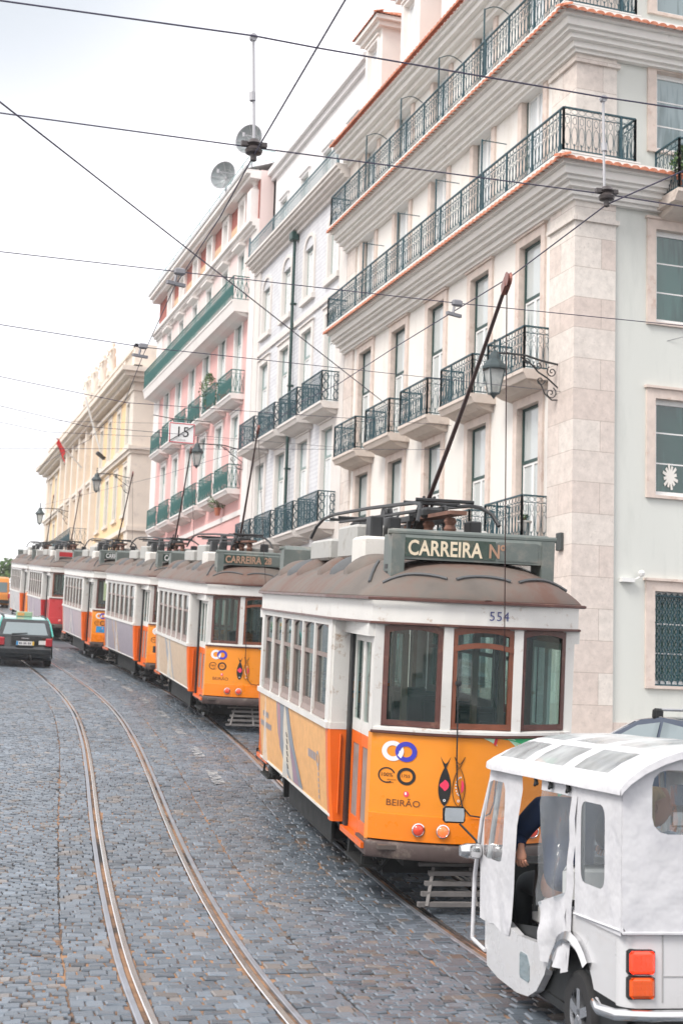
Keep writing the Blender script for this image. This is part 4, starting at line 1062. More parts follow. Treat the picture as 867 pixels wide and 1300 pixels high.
        for k, (xa, xb) in enumerate(((-HWF + .075, -.39), (-.30, .30), (.39, HWF - .075))):
            centre = k == 1
            def f(mb, xa=xa, xb=xb, centre=centre):
                def P(x, z, o): return E_(x, dashy(x) - .035 + o, z)
                t = .045; n = 8; zb = 1.765; zh = 2.68
                def arch(u, zz): return zz + .045 * (1 - u * u)
                def pr(poly, o0, o1):
                    A = [P(x, z, o0) for x, z in poly]; B = [P(x, z, o1) for x, z in poly]; mb.grid([A, B], closed_u=True); mb.face(A); mb.face(B[::-1])
                pr([(xa, zb), (xa + t, zb), (xa + t, zh), (xa, zh)], -.02, .02); pr([(xb - t, zb), (xb, zb), (xb, zh), (xb - t, zh)], -.02, .02)
                pr([(xa + t, zb), (xb - t, zb), (xb - t, zb + t * 1.2), (xa + t, zb + t * 1.2)], -.02, .022)
                def archbar(z0, th, o0, o1):
                    for q in range(n):
                        u0 = -1 + 2 * q / n; u1 = -1 + 2 * (q + 1) / n; xm = (xa + xb) / 2; hw = (xb - xa) / 2
                        pr([(xm + u0 * hw, arch(u0, z0)), (xm + u1 * hw, arch(u1, z0)), (xm + u1 * hw, arch(u1, z0) + th), (xm + u0 * hw, arch(u0, z0) + th)], o0, o1)
                archbar(zh - .045, .07, -.02, .02)
                if centre: archbar(2.49, .05, -.015, .03)
            o = part('front_window', 'fw%d' % k + tagk, f, (m_wood2 if centre else m_wood) if c.get('wood') is None else c['wood'], r)
            def g(mb, xa=xa, xb=xb):
                n = 6; mb.grid([[E_(x, dashy(x) - .04, z) for z in (1.79, 2.72)] for x in [xa + (xb - xa) * q / n for q in range(n + 1)]])
            part('pane', 'fp%d' % k + tagk, g, m_tglass, o, recalc=False)
        # white filler above the arched windows
        def f(mb):
            n = 12; mb.grid([[E_(x, dashy(x) - .03, z) for z in (2.71, 2.75)] for x in [-HWF + 2 * HWF * q / n for q in range(n + 1)]])
        part('head_rail', 'hr' + tagk, f, m_twhite, r)
        # folding doors both sides
        for s in (1, -1):
            for (a, b, nm) in ((HY + .16, HY + .60, 'a'), (HY + .61, YF - .12, 'b')):
                def f(mb, s=s, a=a, b=b):
                    x0, x1 = sorted((e * s * .93, e * s * .965)); 
                    def bb(y0, y1, z0, z1): mb.box(x0, x1, *sorted((e * y0, e * y1)), z0, z1)
                    t = .07
                    mb.mi = 0
                    bb(a, a + t, .64, 1.62); bb(b - t, b, .64, 1.62); bb(a + t, b - t, .64, .78); bb(a + t, b - t, 1.5, 1.62)
                    mb.mi = 1
                    bb(a, a + .05, 1.62, 2.6); bb(b - .05, b, 1.62, 2.6); bb(a + .05, b - .05, 1.62, 1.74); bb(a + .05, b - .05, 2.53, 2.6)
                    mb.mi = 2
                    x0, x1 = sorted((e * s * .94, e * s * .955)); bb(a + t, b - t, .78, 1.5)
                    mb.mi = 0
                o = part('door', 'dr%d%s' % (s, nm) + tagk, f, [deep, m_twhite, m_grwood], r)
                def g(mb, s=s, a=a, b=b): x = e * s * .948; mb.face([(x, e * (a + .04), 1.73), (x, e * (b - .04), 1.73), (x, e * (b - .04), 2.54), (x, e * (a + .04), 2.54)])
                part('pane', 'dp%d%s' % (s, nm) + tagk, g, m_tglass, o, recalc=False)
            def f(mb, s=s):
                mb.box(*sorted((e * s * .97, e * s * 1.0)), *sorted((e * (HY + .035), e * (HY + .15))), .6, 2.62)
                mb.box(*sorted((e * s * .90, e * s * 1.02)), *sorted((e * (HY + .04), e * (YF - .1))), 2.6, 2.66)
            part('door_jamb', 'jamb%d' % s + tagk, f, m_black, r)
            def f(mb, s=s):
                mb.box(*sorted((e * s * .78, e * s * 1.03)), *sorted((e * (HY + .06), e * (YF - .08))), .58, .635)
                mb.mi = 1
                mb.box(*sorted((e * s * .80, e * s * .99)), *sorted((e * (HY + .15), e * (YF - .3))), .36, .385)
                for y in (HY + .2, YF - .35): mb.bar(E_(s * .95, y, .37), E_(s * .93, y, .6), .03)
                mb.mi = 0
            part('door_step', 'step%d' % s + tagk, f, [deep, m_under], r)
        # slatted life guard under the bumper
        def f(mb):
            for q in range(4):
                z = .40 - q * .085; y = dashy(0) - .16 + q * .055; w_ = .42 + q * .045
                mb.bar(E_(-w_, y, z), E_(w_, y, z), .055, .04)
            for x in (-.38, 0, .38): mb.bar(E_(x * .95, dashy(0) - .2, .44), E_(x * 1.25, dashy(0) + .04, .13), .03, .03)
            mb.tube([E_(-.5, dashy(0) - .22, .47), E_(.5, dashy(0) - .22, .47)], .022, 6)
            for x in (-.3, .3): mb.bar(E_(x, dashy(0) - .22, .47), E_(x, dashy(0) - .3, .62), .03)
        part('life_guard', 'guard' + tagk, f, m_slat, r)
        # lamps
        for x in ((-.34, -.56, .34, .56) if e == 1 else (-.34, .34)):
            def f(mb, x=x):
                c_ = E_(x, dashy(x) + .018, .815)
                mb.lathe([(.0, 0), (.058, 0), (.066, .012 * e), (.064, .028 * e), (.054, .034 * e), (.05, .03 * e), (.05, .02 * e)], c_, 20, 'y', caps=False)
            o = part('lamp_rim', 'rim%.2f' % x + tagk, f, m_chrome, r, smooth=30)
            def f(mb, x=x):
                c_ = E_(x, dashy(x) + .018, .815); mb.lathe([(.052, .02 * e), (.045, .032 * e), (.03, .042 * e), (.001, .047 * e)], c_, 20, 'y')
            part('lamp_lens', 'lens%.2f' % x + tagk, f, m_lenson if (x == .34 and e == 1 and c.get('lit')) else m_lens, o, smooth=60)
        if e == 1:
            decals(r, c, E_)
        sign_box(r, c, e)
    # ---- roof
    def hwid(y):
        y = abs(y)
        if y < 2.55: return 1.25
        if y < 3.0: return 1.25 - .045 * (y - 2.55) / .45
        if y < YF: return 1.205 - (1.205 - HWF - .08) * (y - 3.0) / (YF - 3.0)
        t = (y - YF) / (BOW + .06); return (HWF + .08) * sqrt(max(0, 1 - t))
    YE = YF + BOW + .06
    def rz(u, y):
        a = abs(y); g = 1 if a < 2.3 else max(0, 1 - ((a - 2.3) / (YE - 2.3)) ** 2.8)
        return 2.985 + .46 * (1 - abs(u) ** 2.7) ** .85 * g ** .62
    def yv():
        l = [-YE + .0005, -YE + .015, -YE + .05, -4.05, -3.95, -3.8, -3.6, -3.3, -3.0, -2.7, -2.4, -2.0, -1, 0]; return l + [-q for q in l[::-1][1:]]
    def f(mb):
        us = [-1, -.985, -.95, -.88, -.78, -.65, -.5, -.3, -.1, .1, .3, .5, .65, .78, .88, .95, .985, 1]
        mb.grid([[(u * hwid(y), y, rz(u, y)) for u in us] for y in yv()])
        mb.grid([[(u * hwid(y), y, 2.972) for u in (-1, 1)] for y in yv()])
        for u in (-1, 1): mb.grid([[(u * hwid(y), y, 2.972), (u * hwid(y), y, 2.99)] for y in yv()])
    rf = part('roof', 'roof', f, c.get('roof', m_roofc), r, smooth=50)
    def onroof(x, y, o=.01):
        h = hwid(y); u = max(-1, min(1, x / h)); return (x, y, rz(u, y) + o)
    for e in (1, -1):
        for (xa, xb) in ((-.93, -.36), (-.27, .27), (.36, .93)):
            def f(mb, e=e, xa=xa, xb=xb):
                pts = []
                for q in range(9):
                    x = xa + (xb - xa) * q / 8; yy = dashy(min(HWF, abs(x))) - .10 - .07 * (1 - (2 * q / 8 - 1) ** 2); pts.append(onroof(x * e, yy * e, .012))
                mb.tube(pts, .016, 5)
            part('roof_welt', 'welt%d%.2f' % (e, xa), f, m_roofg, rf)
        for s in (1, -1):
            def f(mb, e=e, s=s): mb.tube([onroof(s * (1.0 - .25 * t), e * (3.45 - .75 * t), .012) for t in [q / 6 for q in range(7)]], .016, 5)
            part('roof_welt', 'weltc%d%d' % (e, s), f, m_roofg, rf)
    for e in (1, -1):
        for s in (1, -1):
            for k, y in enumerate((2.35, 1.55, .75)):
                def f(mb, s=s, y=y * e, e=e):
                    rows = []
                    for q in range(9):
                        t = q / 8; row = []
                        for a in range(9):
                            an = pi * a / 8
                            rr = .26 * (sin(pi * min(1, t * .62 + .12)) ** .6)
                            yy = y + e * .0 + rr * cos(an); x = s * (1.02 - .42 * t); zz = rz(x / 1.25, y) + rr * .62 * sin(an) * (1 - .55 * t) - .02
                            row.append((x, yy, zz))
                        rows.append(row)
                    mb.grid(rows); mb.face(rows[0])
                part('roof_ventilator', 'vent%d%d%d' % (s, k, e), f, m_roofg if k % 2 else m_roofc, rf, smooth=50)
    # ---- rooftop equipment
    def f(mb):
        mb.bevbox(.30, .78, .55, 1.55, 3.40, 3.78, .03); mb.bevbox(-.78, -.30, .55, 1.55, 3.40, 3.78, .03)
        mb.bevbox(.42, .80, -1.2, .1, 3.40, 3.66, .03)
    part('equipment_cabinet', 'cab', f, m_cab, r)
    def f(mb): mb.bevbox(.5, .85, 1.75, 2.35, 3.30, 3.62, .03)
    part('equipment_cabinet', 'cabw', f, m_cabw, r)
    def f(mb):
        for x in (.42, .62, -.5): mb.bevbox(x - .07, x + .07, 1.7, 1.95, 3.4, 3.86, .015)
        for y in (2.2, 2.35, 2.5): mb.lathe([(.04, 0), (.06, .03), (.04, .06), (.06, .09), (.04, .12), (.06, .15), (.03, .2)], (.35, y, 3.42), 8)
        for y in (2.1, 2.5, 2.9): mb.bar((-.6, y, 3.47), (.6, y, 3.47), .05)
    part('resistor_bank', 'res', f, m_black, r)
    def f(mb):
        mb.box(-.09, .09, .6, 3.0, 3.86, 3.90)
        for y in (.9, 1.8, 2.7): mb.lathe([(.05, 0), (.07, .04), (.05, .08), (.07, .12), (.05, .16)], (0, y, 3.68), 8); mb.box(-.06, .06, y - .05, y + .05, 3.4, 3.68)
    part('trolley_plank', 'plank', f, m_rust, r)
    def f(mb):
        # folded current collector: two long tubes lying along the roof with drooping curved ends, lighter frame and winding wheel below
        z = 4.0
        for x, dz in ((-.30, .0), (.30, .0)):
            mb.tube([(x * 1.5, -3.25, z - .22), (x * 1.35, -3.1, z - .06), (x * 1.15, -2.85, z + .05), (x, -2.4, z + .09), (x, 0, z + .06), (x, 2.35, z + .0), (x * 1.1, 2.7, z - .04), (x * 1.3, 2.92, z - .12), (x * 1.45, 3.02, z - .24)], .022, 6)
            mb.tube([(x * .8, -2.2, z - .02), (x * .8, 2.2, z - .08)], .018, 6)
        for y in (-2.5, -1.9, 1.9, 2.45): mb.tube([(-.32, y, z + .03), (.32, y, z + .03)], .02, 6)
        for y in (-1.9, 2.0):
            mb.bevbox(-.14, .14, y - .10, y + .10, z - .14, z - .02, .03)
            for k in range(5): mb.lathe([(.05, -.02), (.06, 0), (.05, .02)], (-.1, y - .1 + k * .05, z - .05), 8, 'x')
        mb.bar((-.2, -1.6, 3.86), (-.2, 1.8, 3.86), .05, .06); mb.bar((.2, -1.6, 3.86), (.2, 1.8, 3.86), .05, .06)
        for y in (-1.5, -.2, 1.7):
            for s in (-1, 1): mb.bar((s * .2, y, 3.84), (s * .24, y, 3.4), .04)
        mb.lathe([(.02, -.05), (.13, -.05), (.14, -.02), (.10, 0), (.14, .02), (.13, .05), (.02, .05)], (.2, .55, 3.92), 14, 'x')
        for y in (-1.0, .1, 1.1): mb.tube([(.3, y, 3.88), (.32, y + .25, 3.8), (.3, y + .5, 3.9)], .014, 5)
    part('pantograph', 'panto', f, m_black, r)
    tip = V(c['tip']); base = V((0, 1.5, 3.93)); 
    mb = MB(); n = 8
    mb.tube([base + (tip - base) * (k / n) + V((0, 0, -.05 * sin(pi * k / n))) for k in range(n + 1)], [.027 - .011 * k / n for k in range(n + 1)], 8)
    pl = mb.build('trolley_pole', m_pole, r)
    mb = MB(); d = (tip - base).normalized()
    mb.bar(tip - d * .12, tip + d * .02, .05, .09); 
    W_ = tip + d * .05
    mb.lathe([(.03, -.02), (.06, -.018), (.045, 0), (.06, .018), (.03, .02)], tuple(W_), 16, 'x')
    mb.build('trolley_wheel', mat('worn_bronze', (.25, .10, .08), .4, metal=.5) if 'worn_bronze' not in bpy.data.materials else bpy.data.materials['worn_bronze'], pl)
    mb = MB(); mb.bar(base - d * .35, base + d * .1, .09, .09); mb.lathe([(.16, -.1), (.16, -.02), (.08, 0), (.06, .06)], (0, 1.5, 3.98), 12)
    for s in (-.06, .06): mb.tube([base - d * .3 + V((s, 0, -.05)), base + d * .5 + V((s, 0, -.02))], .018, 6)
    mb.build('pole_base', m_black, r)
    # retrieving cord hanging from the pole tip to the front
    ce = V(c.get('cord_end', (-.20, dashy(.2) + .05, 1.95)))
    mb = MB(); mb.tube([tip + (ce - tip) * (k / 10) for k in range(11)], .0055, 4, caps=False)
    mb.build('trolley_cord', m_pole, r)
    # ---- interior
    def f(mb):
        mb.box(-1.05, 1.05, -2.6, 2.6, .70, .74); mb.box(-.92, .92, -4.0, -2.6, .62, .66); mb.box(-.92, .92, 2.6, 4.0, .62, .66)
    part('floor', 'floor', f, m_floor, r)
    def f(mb): mb.box(-1.12, 1.12, -2.6, 2.6, 2.92, 2.94); mb.box(-.93, .93, -3.85, -2.6, 2.9, 2.92); mb.box(-.93, .93, 2.6, 3.85, 2.9, 2.92)
    part('ceiling', 'ceil', f, m_ceil, r)
    def f(mb):
        for e in (1, -1):
            y0, y1 = sorted((e * 2.5, e * 2.56))
            for s in (1, -1):
                xa, xb = sorted((s * .36, s * 1.0)); mb.box(xa, xb, y0, y1, .74, 1.65); mb.box(xa, xb, y0, y1, 2.6, 2.92)
                for x in (.38, .68, .98): mb.box(*sorted((s * (x - .03), s * (x + .03))), y0, y1, 1.65, 2.6)
            mb.box(-.36, .36, y0, y1, 2.68, 2.92)
        # controller stand
    part('bulkhead', 'bulk', f, m_int, r)
    def f(mb):
        for e in (1, -1):
            mb.bevbox(*sorted((-e * .45, -e * .1)), *sorted((e * 3.55, e * 3.85)), .66, 1.72, .03); mb.lathe([(.12, 0), (.12, .03), (.03, .05)], (-e * .28, e * 3.7, 1.72), 12); mb.bar((-e * .28, e * 3.7, 1.78), (-e * .1, e * 3.7, 1.8), .03)
            mb.tube([(e * .3, e * 3.6, .66), (e * .3, e * 3.6, 1.55)], .025, 8); mb.tube([(e * .3 + .14 * cos(a), e * 3.6 + .14 * sin(a), 1.56) for a in [2 * pi * k / 12 for k in range(13)]], .012, 5)
            for x in (-.55, .55): mb.tube([(x, e * 2.75, .66), (x, e * 2.75, 2.9)], .016, 6)
    part('driver_controls', 'ctl', f, m_black, r)
    def f(mb):
        for k in range(6):
            y = -2.0 + k * .8
            for s in (1, -1):
                mb.bevbox(*sorted((s * .42, s * 1.08)), y - .2, y + .2, 1.08, 1.2, .03); mb.bevbox(*sorted((s * .42, s * 1.08)), y - .22, y - .15, 1.2, 1.75, .02); mb.box(*sorted((s * .5, s * 1.0)), y - .15, y + .15, .74, 1.08)
    part('seat_row', 'seats', f, m_seat, r)
    # ---- running gear
    def f(mb):
        mb.box(-1.0, 1.0, -2.5, 2.5, .60, .70); mb.box(-.5, .5, -1.7, 1.7, .32, .5)
        for s in (1, -1):
            mb.box(*sorted((s * .66, s * .74)), -1.75, 1.75, .34, .5)
            for y in (-1.0, 1.0): mb.bevbox(*sorted((s * .62, s * .80)), y - .16, y + .16, .2, .46, .03); mb.box(*sorted((s * .64, s * .78)), y - .35, y + .35, .5, .6)
            mb.bevbox(*sorted((s * .60, s * .86)), -.55, .35, .34, .6, .04); mb.bevbox(*sorted((s * .62, s * .84)), 1.6, 2.1, .42, .6, .03); mb.bevbox(*sorted((s * .92, s * 1.05)), -2.35, -2.1, .5, .62, .02)
            mb.box(*sorted((s * .86, s * .885)), -1.5, 1.5, .24, .6); mb.bar((s * 1.0, -2.45, .62), (s * 1.02, -2.0, .5), .04)  # long side plate added to keep light from under the tram
        for e in (1, -1):
            mb.bar((-.6, e * 2.5, .5), (-.6, e * 3.9, .5), .1); mb.bar((.6, e * 2.5, .5), (.6, e * 3.9, .5), .1); mb.box(-.9, .9, *sorted((e * 2.5, e * 3.85)), .50, .618); mb.box(-.84, .84, *sorted((e * 2.2, e * 2.3)), .2, .6); mb.box(-.7, .7, *sorted((e * 3.2, e * 3.26)), .26, .55)
            mb.bar((-.55, e * 2.6, .22), (.55, e * 2.6, .22), .05); mb.tube([(.7, e * 2.4, .55), (.75, e * 3.3, .3), (.7, e * 3.6, .5)], .02, 6)
    part('underframe', 'under', f, m_under, r)
    for y in (-1.0, 1.0):
        for s in (1, -1):
            def f(mb, s=s, y=y): mb.lathe([(.06, -.07), (.1, -.06), (.3, -.05), (.33, -.05), (.33, .03), (.36, .035), (.36, .05), (.3, .05), (.1, .06), (.06, .07)][::1], (s * .47, y, .335), 24, 'x')
            part('wheel', 'wh%d%.0f' % (s, y), f, m_steel, r, smooth=40)
    return r

def ring_pts(mbx, P, cx, cz, r0, r1, a0=0, a1=2 * pi, n=28):
    mbx.grid([[P(cx + r0 * cos(a), cz + r0 * sin(a)), P(cx + r1 * cos(a), cz + r1 * sin(a))] for a in [a0 + (a1 - a0) * k / n for k in range(n + 1)]])

def decals(r, c, E_):
    """marks on the camera-side dash; P maps (picture-right x, z) on to the curved sheet"""
    def P(o):
        return lambda x, z, _=0: E_(-x, dashy(x) + o, z)
    def lett(s, size, x, z, m, name='lettering', bold=0, xs=1.0, o=.004, spacing=1.0, lab=None):
        t = text_mb(s, size, bold, spacing, xs); q = mapped(t, lambda a, b, _: P(o)(x + a, z + b)); ob = q.build(name, m, r, recalc=False)
        return ob
    # fleet number on the fascia
    def Q(x, z, o=.03): return E_(-x, dashy(min(HWF, abs(x))) + o, z)
    t = text_mb(c['num'], .125, .0, 1.15); mapped(t, lambda a, b, _: Q(.02 + a, 2.80 + b)).build('fleet_number', m_blue if False else flat_once('number_blue', (.06, .07, .20)), r, recalc=False)
    if c.get('plain'): return
    p = P(.005)
    mb = MB(); ring_pts(mb, p, -.80, 1.53, .052, .095); mb.build('ring_emblem', m_wd, r, recalc=False)
    mb = MB(); ring_pts(mb, P(.007), -.685, 1.53, .052, .095); mb.build('ring_emblem', m_blue, r, recalc=False)
    mb = MB(); ring_pts(mb, P(.0085), -.80, 1.53, .0535, .0935, -.75, .1, 10); mb.build('ring_emblem', m_wd, r, recalc=False)
    mb = MB(); p = P(.005)
    ring_pts(mb, p, -.845, 1.30, .062, .074, .35, 5.3); ring_pts(mb, p, -.675, 1.30, .055, .082)
    for k in range(3): q = mapped(text_mb(('100%', 'electrico', 'Lisboa')[k], (.05, .022, .022)[k]), lambda a, b, _: p(-.90 + a + .06 * (k > 0), (1.288, 1.255, 1.23)[k] + b)); mb.add(q)
    mb.add(mapped(text_mb('1755', .042), lambda a, b, _: p(-.725 + a, 1.288 + b)))
    mb.build('round_stamp', m_bd, r, recalc=False)
    lett('BEIRÃO', .085, -.845, 1.02, flat_once('brown_ink', (.15, .05, .02)), xs=1.05)
    mb = MB(); mb.face([p(-.67 + .024 * cos(a), 1.135 + .027 * sin(a)) for a in [2 * pi * k / 14 for k in range(14)]]); mb.build('dot_emblem', m_pk, r, recalc=False)
    mb = MB(); mb.face([P(.0065)(-.675 + .010 * cos(a), 1.14 + .015 * sin(a)) for a in [2 * pi * k / 10 for k in range(10)]]); mb.build('dot_emblem', m_wd, r, recalc=False)
    # pair of sardines, heads down
    def fish(cx, o, fill, mcol, line=None):
        h0, h1 = 1.05, 1.41; hw = .055; n = 18
        prof = [(hw * max(0, sin(pi * (k / n) ** .85)) ** .8 + .004, h0 + (h1 - h0) * k / n) for k in range(n + 1)]
        left = [(cx - a, b) for a, b in prof]; right = [(cx + a, b) for a, b in prof]
        tail = [(cx + .008, h1 - .01), (cx + .05, h1 + .10), (cx + .018, h1 + .045), (cx, h1 + .03), (cx - .018, h1 + .045), (cx - .05, h1 + .10), (cx - .008, h1 - .01)]
        PP = P(o)
        if fill:
            mb = MB(); mb.grid([[PP(*a), PP(*b)] for a, b in zip(left, right)]); mb.face([PP(*q) for q in tail]); return mb.build('fish_emblem', mcol, r, recalc=False)
        mb = MB(); pts = [PP(*q) for q in right] + [PP(*q) for q in tail[1:]] + [PP(*q) for q in left[::-1]]
        mb.tube(pts, .0035, 4, caps=False); return mb.build('fish_emblem', mcol, r, recalc=False)
    fish(-.33, .005, True, m_bd); fish(-.20, .006, False, m_bd)
    mb = MB(); PP = P(.0085)
    mb.face([PP(-.335 + .036 * cos(a) + .008 * cos(3 * a), 1.24 + .05 * sin(a) + .008 * sin(2 * a)) for a in [2 * pi * k / 20 for k in range(20)]]); mb.build('fish_patch', m_pk, r, recalc=False); mb = MB()
    mb.face([PP(-.178 + .026 * cos(a), 1.235 + .06 * sin(a)) for a in [-pi / 2 + pi * k / 12 for k in range(13)]]); mb.build('fish_patch', m_pk, r, recalc=False)
    mb = MB(); PP = P(.0095)
    for cx in (-.33, -.20): ring_pts(mb, PP, cx, 1.10, .006, .013, n=10)
    for k in range(10): a = pi / 2 + pi * k / 9; cxx, czz = -.185 + .044 * cos(a), 1.235 + .085 * sin(a); mb.face([PP(cxx + .007 * cos(t), czz + .009 * sin(t)) for t in [2 * pi * q / 6 for q in range(6)]])
    mb.build('fish_dots', m_wd, r, recalc=False)
    # green bottle wrap running off to the right
    mb = MB(); PP = P(.005)
    arc = [(.12 + .75 * sin(t), 1.69 - .62 * (1 - cos(t)) * 1.0) for t in [pi / 2 * k / 14 for k in range(15)]]
    mb.grid([[PP(x, z), PP(max(x, min(.97, x + .0)) if k == 0 else x, 1.69)] for k, (x, z) in enumerate(arc)])
    mb.face([PP(.87, 1.07), PP(.97, 1.07), PP(.97, 1.69), PP(.87, 1.69)]); mb.build('green_wrap', m_gr, r, recalc=False)
    mb = MB(); PP = P(.0065); mb.face([PP(.02, 1.69), PP(.135, 1.69), PP(.16, 1.62), PP(.10, 1.655)]); mb.face([PP(.26, 1.69), PP(.33, 1.69), PP(.56, 1.52), PP(.50, 1.50)]); mb.build('wrap_highlight', m_gr2, r, recalc=False)
    mb = MB(); PP = P(.008); mb.face([PP(.135, 1.69), PP(.165, 1.69), PP(.145, 1.615), PP(.12, 1.64)]); mb.build('wrap_cap', m_rd, r, recalc=False)
    # hanging cord with loop
    mb = MB(); f = lambda x, z, o=.03: E_(-x, dashy(x) + o, z)
    mb.tube([f(-.255, 2.2, .05), f(-.25, 1.9, .05), f(-.245, 1.7, .05), f(-.235, 1.45), f(-.22, 1.25), f(-.165, 1.05), f(-.09, .97), f(.02, .955), f(.1, .99), f(.14, 1.1), f(.16, 1.4)], .0075, 5)
    mb.lathe([(0, -.02), (.03, -.015), (.03, .015), (0, .02)], f(-.255, 2.2, .05), 8, 'y'); mb.build('hanging_cable', m_black, r)
    if c.get('sticker'):
        mb = MB(); PP = P(.009); s = c['sticker']
        mb.face([PP(-.86, s[1]), PP(-.60, s[1]), PP(-.60, s[2]), PP(-.86, s[2])]); mb.build('sticker', s[0], r, recalc=False)

_fo = {}
def flat_once(n, col):
    if n not in _fo: _fo[n] = flat(n, col, .5)
    return _fo[n]

def sign_box(r, c, e):
    """destination box across the roof end with two legs, glazed sign and lettering"""
    E_ = lambda x, y, z: (x * e, y * e, z)
    y0, y1 = 3.28, 3.62
    def f(mb):
        prof = [(y0, 3.36), (y1, 3.36), (y1, 3.56), (y1 - .04, 3.62), (y1 - .12, 3.66), (y0 + .12, 3.66), (y0, 3.60)]
        mb.prism(prof, -.80, .80, lambda a, b, h: E_(h, a, b))
        for s in (1, -1):
            for (ya, yb) in ((y0 + .01, y1 + .012),):
                mb.box(*sorted((e * s * .70, e * s * .83)), *sorted((e * ya, e * (yb))), 3.14, 3.60)
        mb.tube([E_(-.86, y1 - .05, 3.62), E_(.86, y1 - .05, 3.62)], .03, 8)
    o = part('destination_box', 'dbox%d' % e, f, m_boardg if not c.get('redboard') else m_cab, r, smooth=30)
    def f(mb):
        for s in (1, -1):
            for z in (3.19, 3.26): mb.box(*sorted((e * s * .828, e * s * .834)), *sorted((e * (y0 + .08), e * (y0 + .2))), z, z + .045)
    part('leg_hole', 'lh%d' % e, f, m_black, o)
    def f(mb): mb.box(*sorted((-e * .22, e * .70)), *sorted((e * y1, e * (y1 + .008))), 3.385, 3.57)
    part('sign_panel', 'sp%d' % e, f, m_boardd if not c.get('redboard') else m_red, o)
    def f(mb): mb.box(*sorted((-e * .66, -e * .25)), *sorted((e * y1, e * (y1 + .006))), 3.385, 3.57)
    part('number_panel', 'np%d' % e, f, c.get('panel2', m_boardg), o)
    txt, col, xs, x0 = c['sign']
    if not txt: return
    parts_ = txt.split('|')
    t = text_mb(parts_[0], .205, .005, 1.02, xs * .80); mapped(t, lambda a, b, _: E_(x0 - a, y1 + .012, 3.405 + b)).build('lettering', col, o, recalc=False)
    if len(parts_) > 1 and parts_[1]:
        w_ = max(v[0] for v in t.v)
        t = text_mb(parts_[1], .19, .004, .95, xs * .85); mapped(t, lambda a, b, _: E_(x0 - w_ - .06 - a, y1 + .012, 3.41 + b)).build('lettering', c.get('col2', col), o, recalc=False)

def ad_mat(name, base, dark, pale, k=1.0):
    """printed advertising sheet on the tram side: soft printed shapes, not light"""
    m, nt, b = nodes_of(name)
    tc = N(nt, 'ShaderNodeTexCoord'); sp = N(nt, 'ShaderNodeSeparateXYZ'); L(nt, tc.outputs['Object'], sp.inputs[0])
    # broad slanted figure in the middle of the sheet
    dsl = N(nt, 'ShaderNodeMath', operation='MULTIPLY_ADD'); L(nt, sp.outputs[2], dsl.inputs[0]); dsl.inputs[1].default_value = .7; L(nt, sp.outputs[1], dsl.inputs[2])
    wv = N(nt, 'ShaderNodeMath', operation='ADD'); L(nt, dsl.outputs[0], wv.inputs[0]); wv.inputs[1].default_value = -1.05 * k
    ab = N(nt, 'ShaderNodeMath', operation='ABSOLUTE'); L(nt, wv.outputs[0], ab.inputs[0])
    nz = N(nt, 'ShaderNodeTexNoise', Scale=2.6, Detail=3.0); L(nt, tc.outputs['Object'], nz.inputs[0])
    ad = N(nt, 'ShaderNodeMath', operation='MULTIPLY_ADD'); L(nt, nz.outputs[0], ad.inputs[0]); ad.inputs[1].default_value = .5; L(nt, ab.outputs[0], ad.inputs[2])
    r1 = N(nt, 'ShaderNodeValToRGB'); L(nt, ad.outputs[0], r1.inputs[0]); e = r1.color_ramp.elements
    e[0].position = .3; e[0].color = rgb(pale); e[1].position = 1.0; e[1].color = rgb(base)
    for p, cc in ((.44, pale), (.48, dark), (.62, dark), (.68, base)):
        q = e.new(p); q.color = rgb(cc)
    n2 = N(nt, 'ShaderNodeTexNoise', Scale=7.0, Detail=8.0, Roughness=.7); L(nt, tc.outputs['Object'], n2.inputs[0])
    mr = N(nt, 'ShaderNodeMapRange'); L(nt, n2.outputs[0], mr.inputs[0]); mr.inputs[1].default_value = .3; mr.inputs[2].default_value = .7; mr.inputs[3].default_value = .82; mr.inputs[4].default_value = 1.1
    v = N(nt, 'ShaderNodeVectorMath', operation='SCALE'); L(nt, r1.outputs[0], v.inputs[0]); L(nt, mr.outputs[0], v.inputs[3])
    L(nt, v.outputs[0], b.inputs['Base Color']); b.inputs['Roughness'].default_value = .45
    return m
